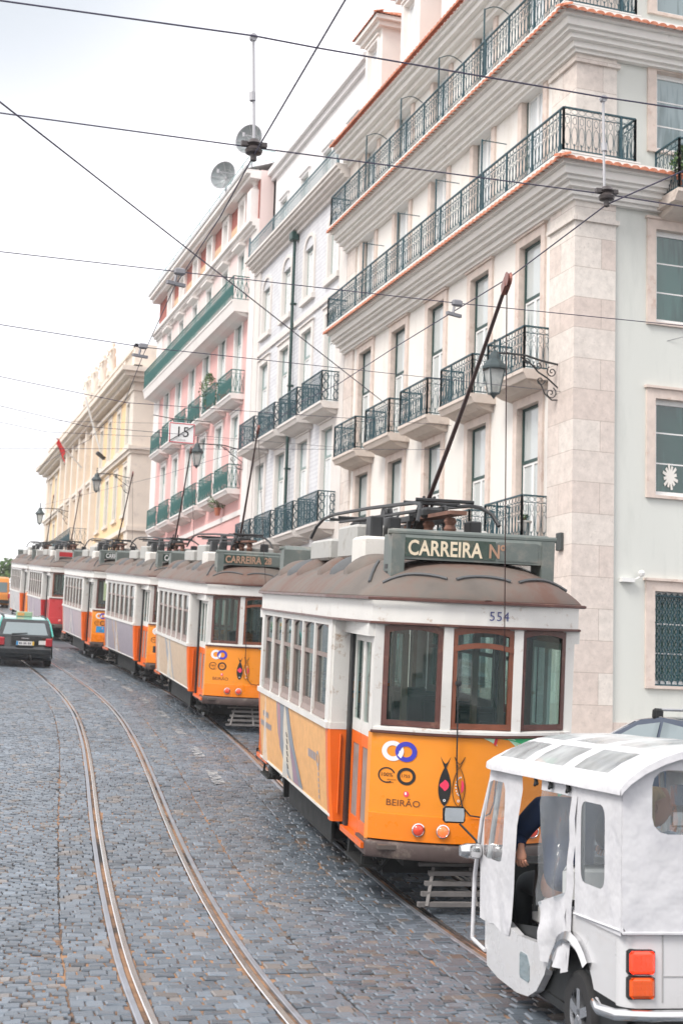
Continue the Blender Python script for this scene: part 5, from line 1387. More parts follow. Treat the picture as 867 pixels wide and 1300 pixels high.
def printed_figure(r):
    def P(y, z, o=.004): return (sidex(z) + o, y, z)
    def sheet(name, L_, R_, col, o):
        mb = MB(); n = len(L_); rows = []
        for (y0, z), (y1, _) in zip(L_, R_): rows.append([P(y0 + (y1 - y0) * k / 4, z, o) for k in range(5)])
        mb.grid(rows); mb.build(name, col, r, recalc=False)
    zz = [1.59, 1.4, 1.2, 1.0, .85, .735]
    sheet('printed_figure', list(zip([-.95, -.92, -.86, -.62, -.36, -.1], zz)), list(zip([.02, .16, .36, .62, .82, .95], zz)), flat_once('print_slate', (.22, .25, .29)), .004)
    sheet('printed_figure', list(zip([-.28, -.38, -.42, -.30, -.10, .12], zz)), list(zip([-.20, -.08, .05, .20, .26, .26], zz)), flat_once('print_bone', (.58, .52, .43)), .0055)
    sheet('printed_figure', list(zip([-.86, -.84, -.80, -.70], zz)), list(zip([-.66, -.62, -.66, -.69], zz)), flat_once('print_mauve', (.42, .22, .24)), .0055)
    sheet('printed_figure', list(zip([.10, .16, .26, .34], [1.15, 1.0, .85, .735])), list(zip([.14, .42, .58, .70], [1.15, 1.0, .85, .735])), flat_once('print_plum', (.30, .20, .26)), .0055)
    mb = MB()
    for k in range(6): c = P(-.12 + .02 * (k % 2), 1.28 - k * .075, .0075); mb.bar(c, (c[0], c[1] + .07, c[2] - .05), .006, .018, up=(1, 0, 0))
    mb.build('printed_strokes', flat_once('print_dark', (.10, .10, .10)), r, recalc=False)
    mb = MB(); f = lambda a, b: P(a, b, .0045); ring_pts(mb, f, 2.02, 1.22, .055, .085, n=20)
    for k in range(5): mb.face([f(1.42 + k * .1, 1.18), f(1.48 + k * .1, 1.18), f(1.48 + k * .1, 1.27), f(1.42 + k * .1, 1.27)])
    for k in range(6): mb.face([f(2.02, .80 + k * .06), f(2.07, .80 + k * .06), f(2.07, .84 + k * .06), f(2.02, .84 + k * .06)])
    mb.build('printed_mark', flat_once('print_blue_grey', (.36, .36, .40)), r, recalc=False)
    mb = MB()
    for row, (y0, n) in enumerate(((-2.2, 6), (-2.42, 11))):
        for k in range(n): z = 1.30 - row * .14; mb.face([f(y0 + k * .09, z), f(y0 + .06 + k * .09, z), f(y0 + .06 + k * .09, z + .075), f(y0 + k * .09, z + .075)])
    mb.build('printed_mark', flat_once('print_blue_grey', (.36, .36, .40)), r, recalc=False)

ad1 = ad_mat('ochre_side_poster', (.74, .40, .15), (.70, .36, .13), (.76, .43, .18))
ad2 = ad_mat('sandy_side_poster', (.55, .42, .30), (.30, .33, .38), (.60, .50, .38), .6)
ad3 = ad_mat('grey_violet_poster', (.30, .27, .31), (.42, .30, .20), (.36, .33, .38), .3)
ad4 = ad_mat('mauve_poster', (.40, .33, .36), (.22, .22, .28), (.48, .42, .44), .8)
ad5 = ad_mat('lilac_poster', (.36, .30, .35), (.25, .20, .26), (.42, .36, .40), .5)
ad6 = ad_mat('white_grey_poster', (.50, .48, .48), (.38, .38, .40), (.55, .54, .54), .5)

OR = dict(body=m_orange, deep=m_dorange, band=m_lorange)
def T_(x, y, yaw, label, c, tip, **k):
    dz = (gz(y + 1.5) - gz(y - 1.5)) / 3; z = (gz(y + 1.2) + gz(y - 1.2)) / 2 + .008
    c = dict(c); c['tip'] = tip
    return tram((x, y, z), yaw, -math.atan(dz), label, c, **k)
t1 = T_(6.14, 16.726, -.128, 'nearest orange and white tram, with a large CARREIRA sign and sardine emblem on its front',
        dict(OR, side=ad1, num='554', sign=('CARREIRA|Nº', m_letter, .98, .67), col2=m_letter_old, lit=True, panel2=m_boardg), (.45, 5.83, 5.65))
printed_figure(t1)

t2 = T_(7.874, 32.396, -.063, 'second tram in the queue, orange with sardines on its front, directly behind the nearest tram',
        dict(OR, side=ad2, num='563', sign=('CARREIRA|28', m_letter_old, .98, .67), col2=m_letter_old, panel2=m_boardg), (.53, 5.6, 6.0))
t3 = T_(8.15, 41.3, -.008, 'third tram in the queue, orange with grey poster side and black sticker low in front',
        dict(OR, side=ad3, num='571', sign=('CARREIRA|', m_wd, .80, .66), panel2=m_boardg, sticker=(m_black, .97, 1.14)), (.62, 6.0, 6.2))
t4 = T_(8.0, 50.1, -.01, 'fourth tram in the queue, orange with a bright blue square on its front',
        dict(OR, side=ad4, num='547', sign=('CARREIRA|', m_wd, .80, .66), panel2=m_boardg, sticker=(m_sky, 1.0, 1.2)), (.42, 6.4, 6.02))
RD = dict(body=m_red, deep=m_red, band=m_red)
t5 = T_(7.98, 61.8, 0, 'red and white tram, the only red one in the queue',
        dict(RD, side=ad5, num='9', plain=True, sign=('', m_wd, .80, .66), redboard=True, panel2=m_red, wood=m_wood2), (.32, 5.6, 5.93))
t6 = T_(8.05, 70.9, -.005, 'farthest tram of the queue, white and orange, behind the red tram',
        dict(OR, side=ad6, num='580', plain=True, sign=('', m_wd, .80, .66), panel2=m_boardg), (.38, 6.5, 6.05))
# ------------------------------------------------------------------ overhead wires
m_wire = flat('overhead_cable', (.05, .045, .085), .6); m_insul = flat('insulator_brown', (.06, .05, .05), .35); m_galv = flat('galvanised_rod', (.42, .42, .44), .5, metal=.4)
def cable(label, pts, r=.011, sag=0.0, name='overhead_cable', group='cables strung over the street', m=None, seg=14):
    mb = MB(); path = []
    for a, b in zip(pts, pts[1:]):
        a = V(a); b = V(b)
        for k in range(seg): t = k / seg; path.append(a + (b - a) * t - V((0, 0, sag * 4 * t * (1 - t))))
    path.append(V(pts[-1])); mb.tube(path, r * .56, 5)
    return tag(mb.build(name, m or m_wire, smooth=60), label, 'cable', group)
# span wires (level, wall to wall) and the contact wires hung beneath them
cable('thick knotted span cable, highest of the two carrying the upright rods', [(-14, 9.0, 4.2), (.55, 9.0, 4.38), (2.24, 9.0, 4.45), (2.68, 9.0, 4.445), (4.87, 9.0, 4.46), (20, 9.0, 4.9)], .011)
cable('span cable running through both brown insulators under the upright rods', [(-14, 9.05, 3.3), (.6, 9.05, 3.65), (2.25, 9.05, 3.68), (4.97, 9.05, 3.74), (20, 9.05, 3.7)], .009)
cable('span cable crossing in front of the pink attic, with two clamp fittings', [(-14, 12.2, 3.75), (.88, 12.2, 3.69), (5.1, 12.2, 3.74), (20, 12.2, 4.1)], .008)
cable('span cable from the stone pier running left below the clamp fittings', [(-14, 14, 4.4), (1.17, 15.5, 3.88), (2.74, 15.5, 3.80), (13, 25.44, 6.24)], .009)
cable('span cable ending at the upper wall hook beside the first tram pole', [(-14, 17, 6.5), (1.56, 20, 4.27), (3.33, 20.0, 4.07), (12.97, 31.1, 6.52)], .009)
cable('span cable ending at the lower wall hook beside the first tram pole', [(-14, 28, 4.7), (2.43, 30.0, 4.89), (12.97, 31.07, 5.93)], .009)
cable('span cable ending on the tiled building above its lower balconies', [(-14, 20, 6.9), (1.9, 24.0, 4.63), (3.35, 24.0, 4.41), (12.97, 39.77, 7.35)], .009)
cable('thin span cable above the third tram reaching the pink facade', [(-14, 26, 7), (2.15, 27, 4.9), (3.03, 27, 4.79), (12.97, 52.4, 9.6)], .009)
cable('thin span cable crossing the yellow building in the distance', [(-14, 44, 8.4), (4.6, 41, 7.6), (12.97, 62, 11.9)], .011)
cable('dark diagonal cable falling from upper left to the cream facade', [(-9, 2.74, 7.0), (12.97, 35.77, 7.93)], .021)
cable('taut stay cable rising right from the stone pier', [(12.95, 25.45, 6.73), (15.43, 24.80, 7.5), (20, 23.6, 9.0)], .009)
cable('trolley contact wire above the queue of trams', [(6.2, 3, 3.72), (4.97, 9.05, 3.66), (5.34, 11.5, 3.83), (5.86, 15.98, 4.22), (6.28, 19.31, 4.5), (6.74, 22.85, 4.93), (7.9, 32, 5.55), (8.1, 42, 6.4), (8.1, 60, 8.0), (8.1, 110, 12.4)], .010, seg=6)
cable('trolley contact wire above the empty left hand track', [(1.75, 2, 3.3), (2.28, 9.0, 3.62), (2.53, 11.04, 3.86), (3.04, 15.42, 4.5), (3.86, 21.86, 5.2), (4.53, 27.4, 5.57), (5.18, 36.61, 6.37), (5.25, 42, 6.9), (5.3, 60, 8.3), (5.3, 110, 12.7)], .010, seg=6)
for i, (x, y, z, z2, lab) in enumerate(((2.28, 9.03, 3.70, 4.45, 'upright rod and brown insulator between the span cables, the one against the open sky'), (4.96, 9.03, 3.76, 4.46, 'upright rod and brown insulator between the span cables, the one in front of the cornice'))):
    t = thing('wire_hanger', lab, 'wire hanger', (x, y, z), group='rod hangers of the contact wires')
    mb = MB(); mb.tube([(x - .02 * i, y, z), (x - .035 + .0 * i, y, z2)], .010, 8); mb.tube([(x - .022, y, z + .3), (x - .025, y, z + .36)], .022, 8); mb.build('rod', m_galv, t, (x, y, z), smooth=40)
    mb = MB(); mb.lathe([(.0, -.02), (.026, -.02), (.026, .015), (.016, .02), (0, .025)], (x - .035, y, z2), 10, 'y'); mb.build('clamp', m_galv, t, (x, y, z))
    mb = MB(); mb.lathe([(.0, -.11), (.022, -.10), (.022, -.06), (.055, -.05), (.062, -.03), (.035, 0), (.055, .015), (.035, .045), (0, .05)], (x, y, z - .02), 16); mb.bar((x - .09, y, z - .01), (x + .09, y, z + .0), .03); mb.build('insulator', m_insul, t, (x, y, z), smooth=40)
for x, y, z, lab in ((2.45, 12.2, 3.70, 'grey clamp fitting on the span cable before the pink attic'), (5.12, 12.2, 3.73, 'grey clamp fitting on the span cable near the first trolley wheel'), (2.74, 15.5, 3.8, 'small clamp where span cable meets the left contact wire above the yellow building')):
    mb = MB(); mb.bevbox(x - .05, x + .05, y - .03, y + .03, z - .02, z + .04, .012); mb.bar((x - .03, y, z - .03), (x - .05, y - .02, z - .12), .02); mb.bar((x - .12, y - .05, z - .11), (x + .06, y + .05, z - .10), .03)
    tag(mb.build('wire_clamp', flat_once('clamp_grey', (.22, .22, .24))), lab, 'wire clamp', 'clamps on the overhead wires')

# route sign hung on the wire over the tracks
sx, sy, sz = 5.86, 28.2, 5.0
t = thing('route_sign', 'small white sign with 15 struck through, hanging from a wire above the second tram', 'sign', (sx, sy, sz))
mb = MB(); mb.bevbox(-.27, .27, -.02, .02, .0, .43, .008); o = mb.build('sign_board', m_white, t)
mb = MB(); 
for a, b, c_, d in ((-.26, .26, .012, .03), (-.26, .26, .40, .418), (-.26, -.242, .03, .40), (.242, .26, .03, .40)): mb.box(a, b, -.024, -.021, c_, d)
mb.build('red_border', m_rd, o)
q = text_mb('15', .30); mapped(q, lambda a, b, _: (-.14 + a, -.0235, .14 + b)).build('numerals', m_bd, o, recalc=False)
q = text_mb('Lisboa', .07); mapped(q, lambda a, b, _: (-.10 + a, -.0235, .055 + b)).build('small_print', flat_once('grey_ink', (.35, .35, .35)), o, recalc=False)
mb = MB(); mb.bar((-.25, -.027, .04), (.25, -.027, .39), .012, .022, up=(0, 1, 0)); mb.build('strike_bar', m_bd, o)
mb = MB(); mb.tube([(-.17, 0, .43), (-.2, 0, .5)], .012, 5); mb.tube([(.17, 0, .43), (.2, 0, .5)], .012, 5); mb.tube([(-.6, 0, .54), (-.2, 0, .5), (.2, 0, .5), (.6, 0, .5)], .009, 5); mb.build('hanging_hook', m_black, t)

# wall lanterns on scrolled brackets
m_lglass = glass_mat('frosted_lantern_glass', (.75, .78, .76), .1, .8, body=(.55, .57, .56), bodyfac=.55)
m_lmetal = flat('lantern_grey_green', (.035, .055, .06), .5)
def lantern(label, wy, wz, reach=1.5, k=1.0):
    """wall bracket at (13, wy, wz) reaching out over the street; lantern hangs from its tip"""
    t = thing('street_lantern', label, 'street lamp', (D, wy, wz), group='lanterns on scrolled wall brackets')
    R_ = reach
    mb = MB(); P = lambda x, z: (-x, 0, z)
    mb.bar(P(.03, -.62), P(.03, .32), .06, .06); mb.tube([P(.03, .32), P(.03, .42)], .03, 6)
    mb.tube([P(.05, .18), P(.4, .22), P(.8, .3), P(1.15, .30), P(R_, .28)], .022, 6)
    mb.tube([P(.06, -.3), P(.3, -.12), P(.5, -.02), P(.66, .13), P(.9, .26)], .018, 5)
    def spiral(cx, cz, r, s=1, turns=1.5, ph=0): mb.tube([P(cx + r * (1 - q / 18) * cos(ph + s * 2 * pi * turns * q / 16), cz + r * (1 - q / 18) * sin(ph + s * 2 * pi * turns * q / 16)) for q in range(17)], .013, 4)
    spiral(.22, -.42, .13, 1, 1.5, 2); spiral(.2, .02, .12, -1, 1.5, 1); spiral(.45, -.18, .10, 1, 1.3, 3); spiral(.5, .12, .09, -1, 1.4, 0); spiral(.75, .17, .07, 1, 1.3, 1); spiral(1.05, .22, .06, -1, 1.2, 4)
    mb.tube([P(.06, -.55), P(.2, -.56), P(.36, -.44), P(.42, -.3), P(.5, -.2)], .015, 5)
    mb.build('bracket', m_black, t)
    lx = -R_ - .05; lt = .28
    mb = MB()
    mb.lathe([(.0, .30), (.03, .28), (.02, .2), (.035, .14), (.02, .1), (.03, .05), (.06, .02), (.09, 0), (.11, -.06), (.12, -.12), (.20, -.2), (.245, -.27), (.25, -.30)], (lx, 0, lt - .02), 8, caps=False)
    hw0, hw1, z0, z1 = .235, .12, lt - .33, lt - .83
    mb.lathe([(.25, -.30), (.25, -.34), (.21, -.36)], (lx, 0, lt), 8, caps=False)
    c4 = [(1, 1), (-1, 1), (-1, -1), (1, -1)]
    for a, b in c4: mb.bar((lx + a * hw0 * .7, b * hw0 * .7, z0), (lx + a * hw1 * .7, b * hw1 * .7, z1), .022)
    for (h, z) in ((hw0, z0), (hw1, z1)):
        for q in range(4): a = c4[q]; b = c4[(q + 1) % 4]; mb.bar((lx + a[0] * h * .7, a[1] * h * .7, z), (lx + b[0] * h * .7, b[1] * h * .7, z), .024)
    mb.lathe([(.09, -.83), (.05, -.88), (.02, -.92), (0, -.95)], (lx, 0, lt), 8)
    o = mb.build('lantern_frame', m_lmetal, t)
    mb = MB(); A = [(lx + a * hw0 * .69, b * hw0 * .69, z0) for a, b in c4]; B = [(lx + a * hw1 * .69, b * hw1 * .69, z1) for a, b in c4]; mb.grid([A, B], closed_u=True)
    mb.build('lantern_glass', m_lglass, o)
    if k != 1: t.scale = (k, k, k)
    return t
lantern('large glass lantern hanging from the scrolled bracket on the stone corner pier', 25.5, 6.62, 1.42)
lantern('glass lantern on a scrolled bracket where the pink facade meets the white tiled one', 51.0, 8.82, 1.75)
lantern('glass lantern on the pale end pilaster of the yellow building', 74.95, 11.0, 1.6, 1.12)
lantern('farthest lantern, on the yellow building near its left end', 97.5, 11.7, 1.7, 1.25)

# satellite dishes on the roof edge
for i, (y, z, lab) in enumerate(((57.6, 21.9, 'round mesh satellite dish standing clear of the roof edge, the left one'), (53.3, 21.9, 'round mesh satellite dish behind the insulator, nearer the party wall'))):
    t = thing('satellite_dish', lab, 'satellite dish', (D + .4, y, 20.0), group='satellite dishes on the pink building')
    mb = MB(); dr = V((-.70, -.70, .05)).normalized(); s = dr.cross(V((0, 0, 1))).normalized(); u = s.cross(dr); c = V((0, 0, z - 20.0))
    rows = [[c + (s * cos(a) + u * sin(a)) * r_ + dr * (.30 * (r_ / .60) ** 2) for a in [2 * pi * k / 24 for k in range(24)]] for r_ in (.02, .17, .33, .48, .60)]
    mb.grid(rows, closed_u=True); o = mb.build('dish', mat('dish_mesh_grey', (.26, .29, .30), .5, var=.1, scale=6, metal=.3), t, smooth=60, recalc=False)
    mb = MB()
    for a in range(8): aa = 2 * pi * a / 8; mb.tube([c + dr * .02, c + (s * cos(aa) + u * sin(aa)) * .60 + dr * .31], .012, 4)
    mb.tube([c + (s * cos(a) + u * sin(a)) * .60 + dr * .31 for a in [2 * pi * k / 24 for k in range(25)]], .02, 5); mb.tube([c + (s * cos(a) + u * sin(a)) * .33 + dr * .1 for a in [2 * pi * k / 24 for k in range(25)]], .01, 5)
    mb.tube([c + s * -.5 + dr * .2, c + dr * .7], .015, 5); mb.lathe([(.05, -.08), (.06, .08)], tuple(c + dr * .7), 8); mb.build('feed_arm', m_galv, o)
    mb = MB(); mb.tube([(0, 0, -.4), (0, 0, z - 20.0)], .045, 8); mb.build('mast', m_galv, t)

# red flag on a slanting pole, bare white flag pole beside it
t = thing('flag', 'small red flag draped on a slanting pole at the yellow building', 'flag', (D - .3, 92.2, 14.2))
mb = MB(); mb.tube([(0, 0, 0), (-1.9, -1.4, 1.6)], .05, 6); mb.build('flag_pole', m_white, t)
mb = MB(); rows = []
for k in range(7):
    u = k / 6; rows.append([(-1.25 - .55 * u + .12 * sin(q * 1.4) * .6, -.85 - .55 * u + .15 * sin(q * 1.1 + u * 3), .98 + .62 * u - q * .15 * (1 - .35 * u)) for q in range(7)])
mb.grid(rows); mb.build('cloth', flat('red_flag_cloth', (.75, .03, .03), .8), t, smooth=60)
t = thing('flag_pole', 'bare white flag pole slanting out from the yellow building', 'flag pole', (D - .3, 84.0, 13.8))
mb = MB(); mb.tube([(0, 0, 0), (-1.2, -.6, 3.2)], .06, 8); mb.lathe([(0, -.08), (.08, 0), (0, .1)], (-1.2, -.6, 3.25), 8); mb.build('pole', m_white, t, smooth=40)
mb = MB(); mb.bar((.2, .1, -.2), (-.3, -.15, .1), .18); mb.build('socket', m_black, t)

# potted plants on the pink building's balconies
m_leaf = mat('plant_leaf', (.05, .12, .035), .6, var=.35, scale=9, col2=(.10, .18, .05)); m_pot = mat('terracotta_pot', (.42, .14, .08), .7, var=.15, scale=9); m_stem = flat('stem', (.10, .07, .04), .7)
def potted(label, loc, h, w_, n, seed, pot=m_pot, ph=.3, lab_cat='potted plant'):
    rnd = random.Random(seed); t = thing('potted_plant', label, lab_cat, loc, group='potted plants on balconies')
    mb = MB(); mb.lathe([(.09, 0), (.13, ph * .9), (.15, ph * .9), (.15, ph), (.12, ph), (.11, ph * .85), (0, ph * .85)], (0, 0, 0), 14); mb.build('pot', pot, t, smooth=40)
    st = MB(); lf = MB()
    for k in range(6):
        a = rnd.uniform(0, 2 * pi); hh = h * rnd.uniform(.6, 1); q = [(0, 0, ph * .8), (.1 * w_ * cos(a), .1 * w_ * sin(a), ph + hh * .5), (.45 * w_ * cos(a), .45 * w_ * sin(a), ph + hh * .9)]
        st.tube(q, .012, 4)
    for k in range(n):
        z = ph + h * rnd.random() ** .8; rr = w_ * .5 * sin(pi * min(1, .15 + .8 * (z - ph) / h)) * rnd.random() ** .5; a = rnd.uniform(0, 2 * pi)
        c = V((rr * cos(a), rr * sin(a), z)); d1 = V((rnd.uniform(-1, 1), rnd.uniform(-1, 1), rnd.uniform(-.6, .6))).normalized(); d2 = d1.cross(V((rnd.uniform(-1, 1), rnd.uniform(-1, 1), rnd.uniform(-1, 1)))).normalized(); s = rnd.uniform(.04, .09)
        lf.face([c - d1 * s, c + d2 * s * .4, c + d1 * s, c - d2 * s * .4])
    st.build('stem', m_stem, t); lf.build('leaves', m_leaf, t, recalc=False)
potted('tall bushy potted shrub on the pink building balcony behind the 15 sign', (12.62, 55.75, 11.22), 1.35, .95, 420, 1)
potted('small terracotta pot with low green leaves on the neighbouring pink balcony', (12.62, 53.3, 11.22), .25, .3, 60, 2)
potted('terracotta pot with leafy plant on the balcony at the right picture edge', (14.95, 24.1, 10.29), .62, .5, 220, 3)
potted('grey tin pot at the corner of the lowest balcony of the cream building', (12.55, 26.15, 3.28), .12, .2, 20, 4, pot=m_cab, ph=.38)
potted('yellow green plant above the arched doorway of the pink building', (12.75, 53.9, 6.85), .55, .9, 200, 5)

# ------------------------------------------------------------------ far trees closing the street
def tree(label, loc, h, r_, seed, n=1500):
    rnd = random.Random(seed); t = thing('street_tree', label, 'tree', loc, group='trees at the far end of the street')
    tr = MB(); tr.tube([(0, 0, -.5), (.1, 0, h * .3), (0, .1, h * .5)], [.28, .2, .14], 8)
    for k in range(7): a = 2 * pi * k / 7 + rnd.random(); tr.tube([(0, 0, h * rnd.uniform(.3, .5)), (r_ * .4 * cos(a), r_ * .4 * sin(a), h * .62), (r_ * .75 * cos(a), r_ * .75 * sin(a), h * rnd.uniform(.7, .9))], [.11, .07, .03], 5)
    tr.build('trunk', m_stem, t)
    lf = MB(); cl = [(V((rnd.uniform(-1, 1) * r_ * .7, rnd.uniform(-1, 1) * r_ * .7, h * rnd.uniform(.5, .95))), rnd.uniform(.25, .5) * r_) for _ in range(14)]
    for k in range(n):
        c, cr = cl[k % 14]; d = V((rnd.gauss(0, 1), rnd.gauss(0, 1), rnd.gauss(0, .8))).normalized() * cr * rnd.random() ** .4; p = c + d
        d1 = V((rnd.uniform(-1, 1), rnd.uniform(-1, 1), rnd.uniform(-.6, .6))).normalized(); d2 = d1.cross(V((rnd.uniform(-1, 1), rnd.uniform(-1, 1), rnd.uniform(-1, 1)))).normalized(); s = rnd.uniform(.12, .24)
        lf.face([p - d1 * s, p + d2 * s * .6, p + d1 * s, p - d2 * s * .6])
    lf.build('crown', m_leaf, t, recalc=False)
tree('green tree at the crest of the street beyond the orange van', (9.6, 116, gz(116) - .9), 4.6, 2.4, 11)

# ------------------------------------------------------------------ cars
m_tyre = flat('tyre_rubber', (.02, .02, .021), .8); m_alloy = flat('alloy_rim', (.55, .56, .58), .25, metal=.9)
m_cglass = pane_mat('car_window', (.03, .06, .07), (.22, .28, .30), .8, .03, 1.0, fold=2)
m_taxib = flat('black_car_paint', (.008, .012, .014), .16, coat=1.0); m_taxig = flat('turquoise_car_paint', (.06, .42, .36), .25, coat=.6)
m_lamp_r = lamp_mat('tail_lamp', (.45, .02, .03), 0); m_plate = flat('plate_white', (.75, .75, .73), .5); m_dplastic = flat('dark_plastic', (.010, .012, .013), .6)
def frame_M(x, y, yaw, z=None, pitch=None):
    """local y forward, x right, z up; yaw clockwise from +Y"""
    if z is None: z = gz(y)
    if pitch is None: pitch = math.atan((gz(y + 2) - gz(y - 2)) / 4) * cos(yaw)
    return Matrix.Translation((x, y, z)) @ Matrix.Rotation(-yaw, 4, 'Z') @ Matrix.Rotation(pitch, 4, 'X')
def car(name, label, cat, M, hw, low, up, belt, paint, paint2, tumble=.16, wheels=(.75, 3.35), wr=.31, extra=None):
    t = thing(name, label, cat, M=M)
    def loft(prof, zc):
        mb = MB(); rows = []
        cy = sum(p[0] for p in prof) / len(prof); cz = sum(p[1] for p in prof) / len(prof)
        for u, k in ((-1, .955), (-.975, .985), (-.9, .998), (-.5, 1), (.5, 1), (.9, .998), (.975, .985), (1, .955)):
            row = []
            for (y, z) in prof:
                w_ = hw * (1 - tumble * max(0, z - zc) / .5) if z > zc else hw * (1 - .05 * max(0, .5 - z))
                # plan taper towards both ends
                e = min(1, .90 + .35 * min(y + .02, 4.4 - y)); row.append((u * w_ * min(1, e), cy + (y - cy) * (k if abs(u) > .9 else 1), cz + (z - cz) * k))
            rows.append(row)
        mb.grid(rows, closed_u=True); mb.face(rows[0][::-1]); mb.face(rows[-1]); return mb
    loft(low, 9).build('body', paint, t, smooth=35)
    ro = loft(up, belt).build('cabin', paint2, t, smooth=35)
    def wx(z): return hw * (1 - tumble * max(0, z - belt) / .5) 
    for s in (-1, 1):
        for k, poly in enumerate(extra['side']):
            mb = MB(); P = [(s * (wx(z) * .995 + .004), y, z) for y, z in poly]; mb.face(P); mb.build('side_window', m_cglass, t, recalc=False)
        for wy in wheels:
            mb = MB(); mb.lathe([(wr * .6, -.1), (wr * .95, -.1), (wr, -.07), (wr, .07), (wr * .95, .1), (wr * .6, .1)], (s * (hw - .11), wy, wr), 24, 'x', caps=False); w_ = mb.build('wheel', m_tyre, t, smooth=40)
            mb = MB(); mb.lathe([(.02, s * .085), (.05, s * .09), (wr * .2, s * .07), (wr * .55, s * .075), (wr * .64, s * .09)], (s * (hw - .11), wy, wr), 20, 'x')
            mb.build('rim', m_alloy, w_, smooth=40)
            mb = MB(); mb.face([(s * (hw + .002), wy + (wr + .05) * cos(a), wr + (wr + .05) * sin(a)) for a in [-.15 + (pi + .3) * k / 16 for k in range(17)]]); mb.build('wheel_arch', m_dplastic, t, recalc=False)
    return t
low = [(.04, .30), (0, .42), (.0, .56), (.05, .62), (.07, .90), (.14, .93), (3.2, .94), (4.05, .78), (4.33, .62), (4.38, .35), (4.25, .2), (.2, .2)]
up = [(.10, .92), (.30, 1.30), (.40, 1.40), (.70, 1.45), (1.7, 1.47), (2.3, 1.44), (2.6, 1.37), (3.35, .93)]
taxi = car('taxi', 'black taxi with turquoise roof driving away up the empty track', 'taxi', frame_M(4.62, 43.6, .02), .86, low, up, .92, m_taxib, m_taxib,
           extra=dict(side=[[(.45, .97), (1.2, .97), (1.2, 1.36), (.62, 1.36)], [(1.26, .97), (2.0, .97), (2.0, 1.38), (1.26, 1.37)], [(2.06, .97), (3.0, .97), (2.5, 1.33), (2.06, 1.38)]]))
mb = MB()
def hole_quad(mb, pts): mb.face(pts)
mb.face([(-.66, .115, .97), (.66, .115, .97), (.56, .275, 1.32), (-.56, .275, 1.32)]); mb.build('rear_window', m_cglass, taxi, recalc=False); mb = MB(); mb.face([(-.60, 3.26, .99), (.60, 3.26, .99), (.55, 2.64, 1.36), (-.55, 2.64, 1.36)]); mb.build('windscreen', m_cglass, taxi, recalc=False)
for s in (-1, 1):
    mb = MB(); mb.bevbox(*sorted((s * .60, s * .80)), -.01, .12, .64, .88, .02); o = mb.build('tail_light', m_lamp_r, taxi)
    mb = MB(); mb.tube([(s * .62, .5, 1.47), (s * .60, 1.4, 1.50), (s * .60, 2.2, 1.47)], .018, 6); mb.build('roof_rail', m_dplastic, taxi)
    mb = MB(); mb.bevbox(*sorted((s * .86, s * 1.0)), 2.75, 2.87, .95, 1.08, .02); mb.build('wing_mirror', m_taxib, taxi)
mb = MB(); mb.bevbox(-.78, .78, -.06, .05, .38, .58, .03); mb.build('rear_bumper', m_taxib, taxi, smooth=30)
mb = MB(); mb.box(-.26, .26, -.005, .02, .66, .78); o = mb.build('number_plate', m_plate, taxi)
mb = MB(); mb.box(-.26, -.205, -.008, -.004, .665, .775); mb.build('blue_band', m_sky, o); mb = MB(); mb.box(.205, .26, -.008, -.004, .665, .775); mb.build('yellow_band', flat('plate_yellow', (.8, .5, .05), .5), o)
mb = MB()
for k in range(8):
    if k in (2, 5): mb.box(-.17 + k * .044, -.15 + k * .044, -.007, -.004, .715, .725)
    else: mb.box(-.175 + k * .044, -.148 + k * .044, -.007, -.004, .69, .75)
mb.build('plate_marks', flat_once('plate_ink', (.06, .06, .1)), o)
mb = MB(); mb.box(-.62 + 1.02, -.62 + 1.22, .03, .045, .69, .81); mb.build('licence_sticker', m_plate, taxi)
mb = MB(); mb.bevbox(-.24, .24, .95, 1.08, 1.47, 1.62, .02); o = mb.build('roof_sign', flat('roof_sign_green', (.35, .45, .30), .4), taxi)
mb = MB(); mb.box(-.2, .0, .938, .949, 1.5, 1.59); mb.build('sign_lamp', flat('roof_sign_orange', (.75, .35, .12), .4), o)
mb = MB(); mb.bar((-.4, .10, .985), (.05, .12, 1.02), .02); mb.build('wiper', m_dplastic, taxi)
mb = MB(); mb.bevbox(-.12, .12, .05, .075, .84, .875, .005); mb.build('badge', m_chrome, taxi)

mb = MB(); mb.grid([[(x, y, z) for x in (-.63, -.4, 0, .4, .63)] for y, z in ((.40, 1.408), (.70, 1.458), (1.2, 1.47), (1.7, 1.478), (2.2, 1.455))]); mb.build('roof_panel', flat('pale_turquoise_car_paint', (.16, .42, .36), .25, coat=1.0), taxi, smooth=50)
for s in (-1, 1):
    mb = MB(); mb.tube([(s * .815, .10, .93), (s * .74, .30, 1.28), (s * .68, .46, 1.41), (s * .665, .8, 1.455)], .028, 6); mb.build('pillar_trim', m_taxig, taxi, smooth=50)

